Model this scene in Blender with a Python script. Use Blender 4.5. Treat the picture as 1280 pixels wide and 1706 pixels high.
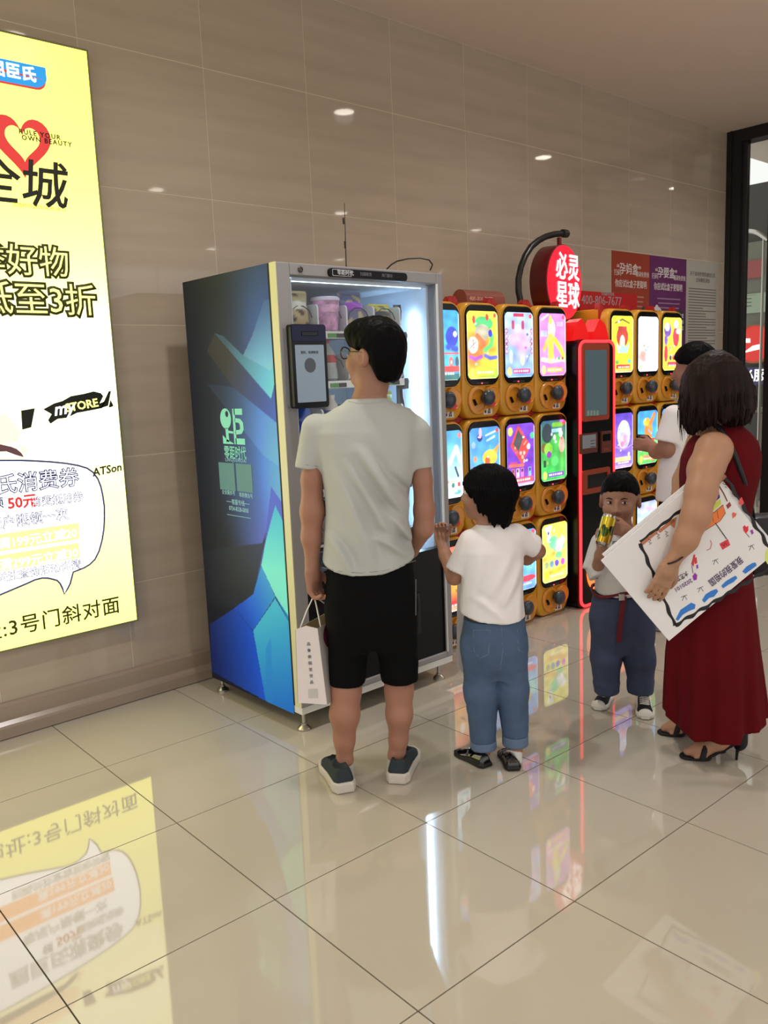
import bpy, bmesh, math, random
import numpy as np
from mathutils import Matrix, Vector

random.seed(7)
for o in list(bpy.data.objects):
    bpy.data.objects.remove(o)
SC = bpy.context.scene
C = SC.collection

# ---------------------------------------------------------------- camera
YAW, PITCH, ROLL, FPX = 0.7256, 0.1551, -0.0415, 1407.0
CAMP = np.array([-1.0726, -3.7198, 1.4608])
def cam_axes():
    fwd = np.array([math.sin(YAW)*math.cos(PITCH), math.cos(YAW)*math.cos(PITCH), -math.sin(PITCH)])
    right = np.array([math.cos(YAW), -math.sin(YAW), 0.0])
    up = np.cross(right, fwd)
    c, s = math.cos(ROLL), math.sin(ROLL)
    return c*right+s*up, -s*right+c*up, fwd
CR, CU, CF = cam_axes()
cam_d = bpy.data.cameras.new('camera')
cam = bpy.data.objects.new('camera', cam_d)
C.objects.link(cam)
cam_d.sensor_fit = 'HORIZONTAL'
cam_d.sensor_width = 36.0
cam_d.lens = 36.0*FPX/1280.0
cam_d.clip_start = 0.05
mw = Matrix.Identity(4)
for r_ in range(3):
    mw[r_][0], mw[r_][1], mw[r_][2], mw[r_][3] = CR[r_], CU[r_], -CF[r_], CAMP[r_]
cam.matrix_world = mw
SC.camera = cam

# ---------------------------------------------------------------- world, lights, exposure
WORLD_COL, WORLD_STR = (1.0, 0.985, 0.975), 1.15
w_ = bpy.data.worlds.new('world'); SC.world = w_; w_.use_nodes = True
w_.node_tree.nodes['Background'].inputs[0].default_value = (*WORLD_COL, 1)
w_.node_tree.nodes['Background'].inputs[1].default_value = WORLD_STR
SC.view_settings.view_transform = 'Standard'
SC.view_settings.look = 'None'
SC.view_settings.exposure = 0.0
SC.view_settings.gamma = 1.0
SC.view_settings.use_curve_mapping = False
SC.cycles.max_bounces = 8; SC.cycles.diffuse_bounces = 4; SC.cycles.glossy_bounces = 5; SC.cycles.transparent_max_bounces = 12
SC.cycles.caustics_reflective = False; SC.cycles.caustics_refractive = False
CEIL = 3.458
LAMP_W = 22.0
LAMPS = [(0.84+2.405*i, -1.41-3.0*j) for i in range(-1, 4) for j in range(0, 3)]
for lx, ly in LAMPS:
    ld = bpy.data.lights.new('downlight_glow', 'SPOT')
    ld.energy = LAMP_W*4; ld.color = (1.0, 0.97, 0.94); ld.shadow_soft_size = 0.07
    ld.spot_size = math.radians(150); ld.spot_blend = 0.9
    lo_ = bpy.data.objects.new('downlight_glow', ld); C.objects.link(lo_)
    lo_.location = (lx, ly, CEIL-0.03)

# ---------------------------------------------------------------- geometry of the view: pixel -> point on a known plane
def ray(px, py):
    return (px-640)/FPX*CR-(py-853)/FPX*CU+CF
def on(ax, v, px, py):
    d = ray(px, py); t = (v-CAMP[ax])/d[ax]
    return CAMP+t*d
def onX(x, px, py): return on(0, x, px, py)
def onY(y, px, py): return on(1, y, px, py)
def onZ(z, px, py): return on(2, z, px, py)

# ---------------------------------------------------------------- materials
def lin(c):
    c = np.asarray(c, float)/255.0
    return np.where(c <= 0.04045, c/12.92, ((c+0.055)/1.055)**2.4)
MATS = {}
def mat(name, col=(200,200,200), rough=0.5, metal=0.0, emit=0.0, ior=1.45, spec=0.5, coat=0.0, bump=None, var=None, sss=0.0, attr=False, sheen=0.0):
    """bump=(scale, strength, stretch xyz); var=(scale, amount) colour variation"""
    if name in MATS: return MATS[name]
    m = bpy.data.materials.new(name); m.use_nodes = True
    nt = m.node_tree; b = nt.nodes['Principled BSDF']
    l = tuple(lin(col))+(1,)
    b.inputs['Base Color'].default_value = l
    b.inputs['Roughness'].default_value = rough
    b.inputs['Metallic'].default_value = metal
    b.inputs['IOR'].default_value = ior
    b.inputs['Specular IOR Level'].default_value = spec
    b.inputs['Coat Weight'].default_value = coat
    b.inputs['Coat Roughness'].default_value = 0.03
    if sheen: b.inputs['Sheen Weight'].default_value = sheen
    if sss:
        b.inputs['Subsurface Weight'].default_value = sss
        b.inputs['Subsurface Radius'].default_value = (0.012, 0.005, 0.003)
        b.inputs['Subsurface Scale'].default_value = 0.6
    src = None
    if attr:
        a = nt.nodes.new('ShaderNodeAttribute'); a.attribute_name = 'Col'; src = a.outputs['Color']
    if var and not attr:
        tc = nt.nodes.new('ShaderNodeTexCoord'); n = nt.nodes.new('ShaderNodeTexNoise')
        n.inputs['Scale'].default_value = var[0]; n.inputs['Detail'].default_value = 4
        if len(var) > 2:
            mp = nt.nodes.new('ShaderNodeMapping'); mp.inputs['Scale'].default_value = var[2]
            nt.links.new(tc.outputs['Object'], mp.inputs[0]); nt.links.new(mp.outputs[0], n.inputs['Vector'])
        else:
            nt.links.new(tc.outputs['Object'], n.inputs['Vector'])
        r = nt.nodes.new('ShaderNodeValToRGB')
        r.color_ramp.elements[0].position = 0.3; r.color_ramp.elements[1].position = 0.7
        k = var[1]
        r.color_ramp.elements[0].color = tuple(max(0, x*(1-k)) for x in l[:3])+(1,)
        r.color_ramp.elements[1].color = tuple(min(1, x*(1+k)) for x in l[:3])+(1,)
        nt.links.new(n.outputs['Fac'], r.inputs[0]); src = r.outputs[0]
    if emit:
        b.inputs['Emission Strength'].default_value = emit
        if src: nt.links.new(src, b.inputs['Emission Color'])
        else: b.inputs['Emission Color'].default_value = l
        b.inputs['Base Color'].default_value = tuple(x*0.15 for x in l[:3])+(1,)
    elif src:
        nt.links.new(src, b.inputs['Base Color'])
    if bump:
        tc = nt.nodes.new('ShaderNodeTexCoord'); mp = nt.nodes.new('ShaderNodeMapping'); n = nt.nodes.new('ShaderNodeTexNoise')
        mp.inputs['Scale'].default_value = bump[2] if len(bump) > 2 else (1,1,1)
        n.inputs['Scale'].default_value = bump[0]; n.inputs['Detail'].default_value = 3
        bp = nt.nodes.new('ShaderNodeBump'); bp.inputs['Strength'].default_value = bump[1]; bp.inputs['Distance'].default_value = 0.01
        nt.links.new(tc.outputs['Object'], mp.inputs[0]); nt.links.new(mp.outputs[0], n.inputs['Vector'])
        nt.links.new(n.outputs['Fac'], bp.inputs['Height']); nt.links.new(bp.outputs[0], b.inputs['Normal'])
    MATS[name] = m
    return m
def glass_mat(name, tint=(1,1,1), refl=0.05, rough=0.0):
    if name in MATS: return MATS[name]
    m = bpy.data.materials.new(name); m.use_nodes = True; nt = m.node_tree
    for n in list(nt.nodes): nt.nodes.remove(n)
    out = nt.nodes.new('ShaderNodeOutputMaterial'); mx = nt.nodes.new('ShaderNodeMixShader')
    tr = nt.nodes.new('ShaderNodeBsdfTransparent'); gl = nt.nodes.new('ShaderNodeBsdfGlossy')
    lw = nt.nodes.new('ShaderNodeLayerWeight'); lw.inputs[0].default_value = 0.5
    pw = nt.nodes.new('ShaderNodeMath'); pw.operation = 'POWER'; pw.inputs[1].default_value = 4.0
    fr = nt.nodes.new('ShaderNodeMath'); fr.operation = 'MULTIPLY_ADD'; fr.inputs[1].default_value = 0.7; fr.inputs[2].default_value = refl*0.5
    nt.links.new(lw.outputs['Facing'], pw.inputs[0]); nt.links.new(pw.outputs[0], fr.inputs[0])
    tr.inputs[0].default_value = (*tint, 1); gl.inputs['Roughness'].default_value = rough
    nt.links.new(fr.outputs[0], mx.inputs[0]); nt.links.new(tr.outputs[0], mx.inputs[1]); nt.links.new(gl.outputs[0], mx.inputs[2])
    nt.links.new(mx.outputs[0], out.inputs[0]); MATS[name] = m
    return m

# ---------------------------------------------------------------- mesh building
class MB:
    def __init__(s): s.v = []; s.f = []
    def add(s, vs, fs):
        n = len(s.v); s.v += [tuple(map(float, p)) for p in vs]; s.f += [tuple(i+n for i in f) for f in fs]; return s
    def bm(s, b):
        b.verts.ensure_lookup_table()
        for i, v in enumerate(b.verts): v.index = i
        s.add([v.co[:] for v in b.verts], [[v.index for v in f.verts] for f in b.faces]); b.free(); return s
    def box(s, x0, x1, y0, y1, z0, z1, bev=0.0, seg=2):
        if bev <= 0:
            return s.add([(x0,y0,z0),(x1,y0,z0),(x1,y1,z0),(x0,y1,z0),(x0,y0,z1),(x1,y0,z1),(x1,y1,z1),(x0,y1,z1)],
                         [(0,3,2,1),(4,5,6,7),(0,1,5,4),(1,2,6,5),(2,3,7,6),(3,0,4,7)])
        b = bmesh.new(); bmesh.ops.create_cube(b, size=1)
        for v in b.verts: v.co = Vector(((x0+x1)/2+v.co.x*(x1-x0), (y0+y1)/2+v.co.y*(y1-y0), (z0+z1)/2+v.co.z*(z1-z0)))
        bmesh.ops.bevel(b, geom=b.edges[:], offset=bev, segments=seg, affect='EDGES', profile=0.5)
        return s.bm(b)
    def prism(s, poly, y0, y1):           # polygon in xz, extruded along y (front = y0)
        n = len(poly)
        a = sum(poly[i][0]*poly[(i+1)%n][1]-poly[(i+1)%n][0]*poly[i][1] for i in range(n))
        if a < 0: poly = poly[::-1]
        vs = [(x, y0, z) for x, z in poly]+[(x, y1, z) for x, z in poly]
        fs = [tuple(range(n)), tuple(range(2*n-1, n-1, -1))]+[(i, i+n, (i+1)%n+n, (i+1)%n) for i in range(n)]
        return s.add(vs, fs)
    def ring(s, outer, inner, y0, y1):    # frame between two polygons with the same count
        n = len(outer)
        vs = [(x,y0,z) for x,z in outer]+[(x,y0,z) for x,z in inner]+[(x,y1,z) for x,z in outer]+[(x,y1,z) for x,z in inner]
        fs = []
        for i in range(n):
            j = (i+1)%n
            fs += [(i,j,n+j,n+i), (2*n+j,2*n+i,3*n+i,3*n+j), (j,i,2*n+i,2*n+j), (n+i,n+j,3*n+j,3*n+i)]
        return s.add(vs, fs)
    def tube(s, pts, r, seg=10, caps=True, closed=False):
        pts = [Vector(p) for p in pts]; n = len(pts)
        rs = r if hasattr(r, '__len__') else [r]*n
        vs = []; prev = None
        for i, p in enumerate(pts):
            if closed: t = pts[(i+1)%n]-pts[i-1]
            else: t = pts[min(i+1, n-1)]-pts[max(i-1, 0)]
            t.normalize()
            if prev is None:
                a = Vector((0,0,1)) if abs(t.z) < 0.9 else Vector((1,0,0)); u = t.cross(a).normalized()
            else:
                u = (prev-t*prev.dot(t)).normalized()
            prev = u; w = t.cross(u)
            vs += [p+(u*math.cos(2*math.pi*k/seg)+w*math.sin(2*math.pi*k/seg))*rs[i] for k in range(seg)]
        fs = []
        for i in range(n if closed else n-1):
            a, b = i*seg, ((i+1)%n)*seg
            fs += [(a+k, a+(k+1)%seg, b+(k+1)%seg, b+k) for k in range(seg)]
        if caps and not closed: fs += [tuple(range(seg-1, -1, -1)), tuple((n-1)*seg+k for k in range(seg))]
        return s.add(vs, fs)
    def lathe(s, prof, c=(0,0,0), axis='z', seg=24):   # prof [(r,h)]
        vs = []
        for r, h in prof:
            for k in range(seg):
                a = 2*math.pi*k/seg
                p = (r*math.cos(a), r*math.sin(a), h)
                if axis == 'y': p = (r*math.cos(a), -h, r*math.sin(a))
                if axis == 'x': p = (h, r*math.cos(a), r*math.sin(a))
                vs.append((p[0]+c[0], p[1]+c[1], p[2]+c[2]))
        n = len(prof); fs = []
        for i in range(n-1):
            fs += [(i*seg+k, i*seg+(k+1)%seg, (i+1)*seg+(k+1)%seg, (i+1)*seg+k) for k in range(seg)]
        fs += [tuple(range(seg-1,-1,-1)), tuple((n-1)*seg+k for k in range(seg))]
        return s.add(vs, fs)
    def xf(s, M):
        s.v = [tuple(M @ Vector(p)) for p in s.v]; return s
    def mesh(s, name):
        me = bpy.data.meshes.new(name); me.from_pydata(s.v, [], s.f); me.validate(); return me
    def build(s, name, m, parent=None, smooth=False, M=None, fix=True):
        me = s.mesh(name)
        if fix:
            b = bmesh.new(); b.from_mesh(me); bmesh.ops.recalc_face_normals(b, faces=b.faces[:]); b.to_mesh(me); b.free()
        if smooth: shade(me)
        return link(name, me, m, parent, M)
def shade(me, ang=40):
    me.polygons.foreach_set('use_smooth', [True]*len(me.polygons))
    try: me.set_sharp_from_angle(angle=math.radians(ang))
    except Exception: pass
def link(name, me, m=None, parent=None, M=None):
    o = bpy.data.objects.new(name, me); C.objects.link(o)
    if m is not None and not me.materials: me.materials.append(m)
    if parent is not None: o.parent = parent
    if M is not None: o.matrix_basis = M
    return o
def empty(name, loc=(0,0,0), rz=0.0):
    o = bpy.data.objects.new(name, None); C.objects.link(o); o.empty_display_size = 0.1
    o.location = loc; o.rotation_euler = (0,0,rz); return o
def tag(o, label, cat, group=None):
    o['label'] = label; o['category'] = cat
    if group: o['group'] = group
    return o
def struct(o): o['kind'] = 'structure'; return o
def rrect(x0, x1, z0, z1, r, n=6):
    out = []
    for cx, cz, a0 in ((x1-r,z1-r,0),(x0+r,z1-r,90),(x0+r,z0+r,180),(x1-r,z0+r,270)):
        for k in range(n+1):
            a = math.radians(a0+90*k/n); out.append((cx+r*math.cos(a), cz+r*math.sin(a)))
    return out
def oval(cx, cz, rx, rz, n=28):
    return [(cx+rx*math.cos(2*math.pi*k/n), cz+rz*math.sin(2*math.pi*k/n)) for k in range(n)]
# frames: matrices that send local (x right, z up, -y towards viewer) onto a surface
def frame(o, xdir, zdir=(0,0,1)):
    x = Vector(xdir).normalized(); z = Vector(zdir).normalized(); y = z.cross(x)
    M = Matrix.Identity(4)
    for r in range(3): M[r][0], M[r][1], M[r][2], M[r][3] = x[r], y[r], z[r], o[r]
    return M
TXT = {}
def text(body, size, m, parent=None, M=None, name='lettering', bold=0.0, ext=0.0008, ax='LEFT', space=1.0, shear=0.0, xs=1.0):
    """lettering lies in local xz, reads from -y"""
    c = bpy.data.curves.new('lettering', 'FONT'); c.body = body; c.size = size; c.extrude = ext
    if bold > 0: c.bevel_depth = bold*size; c.bevel_resolution = 0
    elif bold < 0: c.offset = bold*size
    c.align_x = ax; c.align_y = 'CENTER'; c.space_character = space; c.shear = shear; c.resolution_u = 2
    o = bpy.data.objects.new('lettering', c)
    me = bpy.data.meshes.new_from_object(o)
    bpy.data.objects.remove(o); bpy.data.curves.remove(c)
    zs = 1.0 if bold <= 0 else ext/(ext+bold*size)
    me.transform(Matrix.Rotation(math.pi/2, 4, 'X') @ Matrix.Diagonal((xs,1,zs,1)))
    me.materials.clear()
    return link(name, me, m, parent, M)
def T(x, y, z): return Matrix.Translation((x, y, z))

# ---------------------------------------------------------------- printed panels: colour per vertex of a fine grid
class Print:
    def __init__(s, w, h, nx, ny, bg):
        s.w, s.h, s.nx, s.ny = w, h, nx, ny
        s.X, s.Z = np.meshgrid(np.linspace(0, w, nx+1), np.linspace(0, h, ny+1))
        s.img = np.zeros(s.X.shape+(3,)); s.img[:] = bg
    def _put(s, a, col):
        col = np.asarray(col, float); s.img = s.img*(1-a[..., None])+col*a[..., None]
    def vgrad(s, stops):
        z = s.Z/s.h; zs = [q[0] for q in stops]
        for k in range(3): s.img[..., k] = np.interp(z, zs, [q[1][k] for q in stops])
    def poly(s, pts, col, a=1.0, grad=None):
        ins = np.zeros(s.X.shape, bool); n = len(pts)
        for i in range(n):
            x1, z1 = pts[i]; x2, z2 = pts[(i+1)%n]
            if z1 == z2: continue
            c = ((s.Z < z1) != (s.Z < z2)) & (s.X < (x2-x1)*(s.Z-z1)/(z2-z1)+x1)
            ins ^= c
        if grad is None: s._put(ins*float(a), col)
        else:                       # grad = (p0, p1, col2): colour runs from col at p0 to col2 at p1
            p0, p1, c2 = grad; d = np.array(p1)-np.array(p0)
            t = np.clip(((s.X-p0[0])*d[0]+(s.Z-p0[1])*d[1])/(d@d), 0, 1)[..., None]
            cc = np.asarray(col, float)*(1-t)+np.asarray(c2, float)*t
            al = (ins*float(a))[..., None]; s.img = s.img*(1-al)+cc*al
    def ell(s, cx, cz, rx, rz, col, a=1.0, soft=0.02):
        d = np.sqrt(((s.X-cx)/rx)**2+((s.Z-cz)/rz)**2)
        s._put(np.clip((1-d)/soft+0.5, 0, 1)*a, col)
    def glow(s, cx, cz, rx, rz, col, a=1.0):
        d = ((s.X-cx)/rx)**2+((s.Z-cz)/rz)**2
        s._put(np.exp(-d)*a, col)
    def rect(s, x0, x1, z0, z1, col, a=1.0):
        s._put(((s.X >= x0) & (s.X <= x1) & (s.Z >= z0) & (s.Z <= z1))*float(a), col)
    def line(s, pts, wd, col, a=1.0):
        for (x1, z1), (x2, z2) in zip(pts[:-1], pts[1:]):
            dx, dz = x2-x1, z2-z1; L = dx*dx+dz*dz+1e-12
            t = np.clip(((s.X-x1)*dx+(s.Z-z1)*dz)/L, 0, 1)
            d = np.hypot(s.X-x1-t*dx, s.Z-z1-t*dz)
            s._put(np.clip((wd/2-d)/(0.3*wd)+0.5, 0, 1)*a, col)
    def mesh(s, name, mask=None, gain=1.0):
        nx, ny = s.nx, s.ny; vs = np.stack([s.X, np.zeros_like(s.X), s.Z], -1).reshape(-1, 3)
        i = np.arange(ny)[:, None]*(nx+1)+np.arange(nx)[None]
        fs = np.stack([i, i+1, i+nx+2, i+nx+1], -1).reshape(-1, 4)
        if mask is not None:        # keep the cells inside a rounded rectangle of radius mask
            r = mask; cx = (s.X[:-1,:-1]+s.X[1:,1:])/2; cz = (s.Z[:-1,:-1]+s.Z[1:,1:])/2
            qx = np.abs(cx-s.w/2)-(s.w/2-r); qz = np.abs(cz-s.h/2)-(s.h/2-r)
            d = np.hypot(np.maximum(qx, 0), np.maximum(qz, 0))+np.minimum(np.maximum(qx, qz), 0)-r
            fs = fs[(d <= 0).reshape(-1)]
        me = bpy.data.meshes.new(name); me.from_pydata(vs.tolist(), [], fs.tolist())
        ca = me.color_attributes.new('Col', 'FLOAT_COLOR', 'POINT')
        col = np.ones((len(vs), 4)); col[:, :3] = np.minimum(lin(np.clip(s.img, 0, 255)).reshape(-1, 3)*np.asarray(gain), 1.0 if np.isscalar(gain) else 0.92)
        ca.data.foreach_set('color', col.reshape(-1).astype(np.float32))
        return me

# ================================================================= THE SETTING
m_floor = mat('polished_floor_tile', (184,176,161), 0.04, ior=1.8, var=(1.3, 0.05), bump=(2.2, 0.012))
m_grout = mat('floor_grout', (70,58,44), 0.8)
m_wall = mat('polished_wall_tile', (176,161,143), 0.035, ior=1.5, var=(2.0, 0.10, (0.35,1,5)), bump=(14, 0.004, (0.3,1,2.5)))
m_wgrout = mat('wall_grout', (206,192,170), 0.7)
m_ceil = mat('ceiling_paint', (222,208,196), 0.9)
m_black = mat('black_metal', (22,22,23), 0.35, bump=(30, 0.03))
m_chrome = mat('brushed_steel', (190,186,178), 0.28, 1.0)

XW = 6.39
# floor: grout bed and single tiles
floor = MB().box(-4.5, 16.0, -9.5, 1.0, -0.08, -0.004).build('floor', m_grout); struct(floor)
TH, FX, FY, TS = -0.0175, -0.4318, -0.0132, 0.6
tile_me = MB().box(0.002, TS-0.002, 0.002, TS-0.002, -0.012, 0.0).mesh('floor_tile'); tile_me.materials.append(m_floor)
for i in range(-3, 15):
    for j in range(-1, 9):
        a, b = FX+TS*i, FY-TS*j
        x, y = math.cos(TH)*a-math.sin(TH)*b, math.sin(TH)*a+math.cos(TH)*b
        if x > XW-0.1 and y > 0.2: continue
        # past the drawn tiles the floor is one surface
        o = link('floor_tile', tile_me, None, floor); o.location = (x, y-TS*0, 0); o.rotation_euler = (0,0,TH)
far = MB()
def far_quad(x0, x1, y0, y1):
    vs = []
    for a, b in ((x0,y0),(x1,y0),(x1,y1),(x0,y1)):
        a2, b2 = FX+TS*a, FY-TS*b
        vs.append((math.cos(TH)*a2-math.sin(TH)*b2, math.sin(TH)*a2+math.cos(TH)*b2, -0.0005))
    far.add(vs, [(0,1,2,3)])
far_quad(15, 27, 8, -2); far_quad(-7, -3, 8, -2); far_quad(-7, 27, 15.5, 8)
o = far.build('far_floor', m_floor, floor)

# back wall with tiles
WW, WH, WX, WZ = 0.6097, 0.5995, -0.023, 2.9566
wall = MB().box(-4.5, XW+0.02, 0.0006, 0.25, -0.05, CEIL+0.2).build('wall_back', m_wgrout); struct(wall)
cache = {}
for i in range(-6, 11):
    x0, x1 = WX+WW*i, WX+WW*(i+1)
    if x0 > XW: continue
    x1 = min(x1, XW)
    for j in range(-1, 5):
        z1, z0 = WZ-WH*j, WZ-WH*(j+1)
        if j == -1: z1 = CEIL
        if j == 4: z0 = 0.0
        k = (round(x1-x0, 3), round(z1-z0, 3))
        if k not in cache:
            cache[k] = MB().box(0.0016, k[0]-0.0016, 0.0, 0.012, 0.0016, k[1]-0.0016, 0.0004, 1).mesh('wall_tile'); cache[k].materials.append(m_wall)
        o = link('wall_tile', cache[k], None, wall); o.location = (x0, 0, z0)
ceil = MB().box(-4.5, 16.0, -9.5, 0.3, CEIL, CEIL+0.12).build('ceiling', m_ceil); struct(ceil)
m_lamp = mat('downlight_diffuser', (255,244,226), 0.4, emit=14.0)
m_trim = mat('downlight_trim', (225,220,210), 0.4)
ring_me = MB().lathe([(0.072,0.0),(0.098,-0.002),(0.098,-0.008),(0.072,-0.008)], seg=24).mesh('downlight_trim'); ring_me.materials.append(m_trim)
disc_me = MB().lathe([(0.074,-0.004),(0.074,-0.009),(0.05,-0.012)], seg=24).mesh('downlight'); disc_me.materials.append(m_lamp)
for lx, ly in LAMPS:
    a = link('downlight', disc_me, None, ceil); a.location = (lx, ly, CEIL)
    b = link('downlight_trim', ring_me, None, ceil); b.location = (lx, ly, CEIL)
# skirting: two rounded steps
prof = [(0,0.155),(-0.012,0.152),(-0.02,0.14),(-0.021,0.075),(-0.026,0.07),(-0.036,0.06),(-0.04,0.05),(-0.04,0.004),(0,0.004)]
bb = MB()
n = len(prof)
xs = (-4.5, XW)
bb.add([(x, y, z) for x in xs for y, z in prof], [tuple(range(n)), tuple(range(2*n-1,n-1,-1))]+[(i,i+n,(i+1)%n+n,(i+1)%n) for i in range(n)])
struct(bb.build('baseboard_back', mat('skirting_tile', (150,134,118), 0.22, var=(3, 0.12, (0.3,1,6)), ior=1.5)))

# ---------------------------------------------------------------- glazed end: black frame, glass, hall beyond
m_gl = glass_mat('window_glass', (0.93,0.95,0.93))
win = empty('window_1', (XW, 0, 0)); struct(win)
f = MB().box(0.0, 0.16, -0.13, 0.0, 0.0, CEIL).box(-0.012, 0.02, -0.05, -0.035, 0.0, CEIL)
f.build('frame_post', m_black, win)
MB().box(0.0, 0.16, -3.4, -0.13, CEIL-0.10, CEIL).build('frame_beam', m_black, win)
MB().box(0.05, 0.10, -0.165, -0.13, 0, CEIL-0.1).build('frame_bead', mat('grey_bead',(70,70,72),0.3,0.6), win)
MB().box(0.0, 0.14, -0.50, -0.375, 0.0, CEIL-0.1).build('frame_post', m_black, win)
MB().box(0.07, 0.08, -0.375, -0.165, 0.02, CEIL-0.1).build('glass_pane', m_gl, win)
MB().box(0.0, 0.14, -0.375, -0.165, 0.0, 0.05).build('frame_sill', m_black, win)
for y1_, y0_ in ((-0.50, -1.40), (-1.52, -2.42), (-2.54, -3.40)):
    MB().box(0.07, 0.08, y0_, y1_, 0.02, CEIL-0.1).build('glass_pane', m_gl, win); MB().box(0.0, 0.14, y0_-0.12, y0_, 0.0, CEIL-0.1).build('frame_post', m_black, win)
    MB().box(0.0, 0.14, y0_, y1_, 0.0, 0.05).build('frame_sill', m_black, win)
# ================================================================= hall beyond the glass
XB = 8.7
def bx(px, py): p = onX(XB, px, py); return -p[1], p[2]      # local x runs towards -Y when seen from -X side
MB_ = frame((XB, 0, 0), (0, -1, 0))
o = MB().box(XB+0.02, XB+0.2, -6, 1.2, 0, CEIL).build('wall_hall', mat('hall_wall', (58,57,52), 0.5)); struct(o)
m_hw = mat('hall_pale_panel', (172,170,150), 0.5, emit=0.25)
def hall_panel(name, x0, y0, x1, y1, m, label, cat, th=0.03):
    a, c = bx(x0, y1); b, d = bx(x1, y0)
    t = MB().prism(rrect(a, b, c, d, 0.015, 3), -th, 0.0).build(name, m, None); t.matrix_basis = MB_
    return tag(t, label, cat)
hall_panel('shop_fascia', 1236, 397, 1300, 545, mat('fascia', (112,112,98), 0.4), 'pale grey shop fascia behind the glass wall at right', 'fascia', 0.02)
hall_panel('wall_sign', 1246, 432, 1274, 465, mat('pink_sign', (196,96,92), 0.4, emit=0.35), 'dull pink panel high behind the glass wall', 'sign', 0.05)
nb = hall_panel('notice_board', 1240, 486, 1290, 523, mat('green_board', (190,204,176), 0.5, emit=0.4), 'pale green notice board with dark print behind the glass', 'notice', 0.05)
for k, yy in enumerate((491, 497, 503, 509)):
    a, c = bx(1243, yy+2.4); b, d = bx(1256 if k else 1264, yy)
    MB().prism([(a,c),(b,c),(b,d),(a,d)], -0.054, -0.05).build('print_line', mat('dark_print', (60,66,60), 0.6), nb)
rs = empty('round_sign'); rs.matrix_basis = MB_
a, c = bx(1264, 573); rr = abs(bx(1264, 543)[1]-c)
MB().prism(oval(a, c, rr*1.0, rr), -0.10, -0.02).build('disc', mat('red_disc', (232,52,44), 0.3, emit=0.9), rs)
MB().ring(oval(a, c, rr*1.08, rr*1.08), oval(a, c, rr*0.99, rr*0.99), -0.12, -0.02).build('rim', mat('orange_rim', (214,120,70), 0.4, emit=0.3), rs)
m_wl = mat('white_lit', (255,252,246), 0.4, emit=2.2)
MB().prism([bx(1238,564), bx(1257,564), bx(1257,571), bx(1238,571)], -0.115, -0.10).build('mark', m_wl, rs)
MB().prism([bx(1246,588), bx(1262,576), bx(1276,573), bx(1276,581), bx(1262,584)], -0.115, -0.10).build('mark', m_wl, rs)
tag(rs, 'round red lit sign with white strokes behind the glass wall', 'sign')
ls = empty('lettered_sign'); ls.matrix_basis = MB_
a, c = bx(1238, 642); b, d = bx(1300, 610)
MB().prism([(a,c),(b,c),(b,d),(a,d)], -0.05, 0.0).build('board', mat('violet_board', (86,80,140), 0.4, emit=0.3), ls)
hgt = d-c
text('必服', hgt*0.72, m_wl, ls, T(a+0.0, -0.055, (c+d)/2), bold=0.02)
tag(ls, 'violet sign board with white lit characters below the round red sign', 'sign')
rail = MB()
pts = []
for k in range(13):
    t = k/12; q = onX(7.6, 1240+40*t, 386+14*t-6*math.sin(math.pi*t)); pts.append(tuple(q))
e0 = onX(7.6, 1241, 700)
rail.tube(pts, 0.022, 10).tube([pts[0], (e0[0], pts[0][1], 0.0)], 0.03, 10).tube([pts[10], (7.6, pts[10][1], 0.0)], 0.014, 8)
tag(rail.build('metal_canopy', m_chrome, None, True), 'bright metal rail with posts standing behind the glass wall', 'rail')
cnt = MB().box(8.0, 8.4, -2.6, 0.4, 0, 0.95, 0.01).box(7.97, 8.43, -2.65, 0.45, 0.95, 1.0, 0.008)
tag(cnt.build('counter', mat('counter_grey', (120,112,104), 0.35), None), 'grey counter in the hall beyond the glass wall', 'counter')

# ================================================================= light box advertisement
LB_X0, LB_X1, LB_Z0, LB_Z1 = -0.98, 0.611, 0.386, 2.90
lb = empty('light_box', (LB_X0, 0, LB_Z0)); tag(lb, 'tall yellow backlit advertising panel on the wall at left', 'light box')
LW, LH = LB_X1-LB_X0, LB_Z1-LB_Z0
def lp(px, py):                                             # pixel -> panel coordinates
    p = onY(-0.045, px, py); return p[0]-LB_X0, p[2]-LB_Z0
m_edge = mat('lightbox_edge', (150,148,96), 0.4, emit=0.25)
MB().box(0.004, LW-0.004, -0.042, 0.0, 0.004, LH-0.004).build('case', m_edge, lb)
MB().ring([(0,0),(LW,0),(LW,LH),(0,LH)], [(0.008,0.008),(LW-0.008,0.008),(LW-0.008,LH-0.008),(0.008,LH-0.008)], -0.047, -0.001).build('frame', mat('lightbox_frame', (120,118,84), 0.4), lb)
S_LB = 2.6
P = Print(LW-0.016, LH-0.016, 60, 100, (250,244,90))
P.vgrad([(0, (250,244,112)), (0.2, (252,247,146)), (0.42, (253,249,166)), (0.62, (252,247,128)), (0.8, (249,242,98)), (1, (247,239,86))])  # even yellow print, paled mid-panel in the colours for stronger backlight
P.glow(lp(40,600)[0], lp(40,620)[1], 0.9, 0.30, (255,253,214), 0.75)  # backlight hot spot painted into the panel colours as a pale patch
bub = []
for px, py in ((-330,800),(-250,782),(-150,772),(-80,769),(0,767),(35,767),(60,768),(85,769.5),(110,772),(130,775.5),(145,780),(155,787),(163,798),(168,811),(171,825),(173.5,842),(174,860),(173,881),(170,900),(165,918),(158,932),(150,940),(140,946),(130,950),(122,953),(119.5,962),(117,972),(112.5,981),(107,990),(104,980),(100,972),(95,967),(88,965),(80,963.2),(70,963),(58,966),(45,972),(0,991),(-60,1014),(-160,1040),(-260,1040),(-330,1000)):
    bub.append(lp(px, py))
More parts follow.
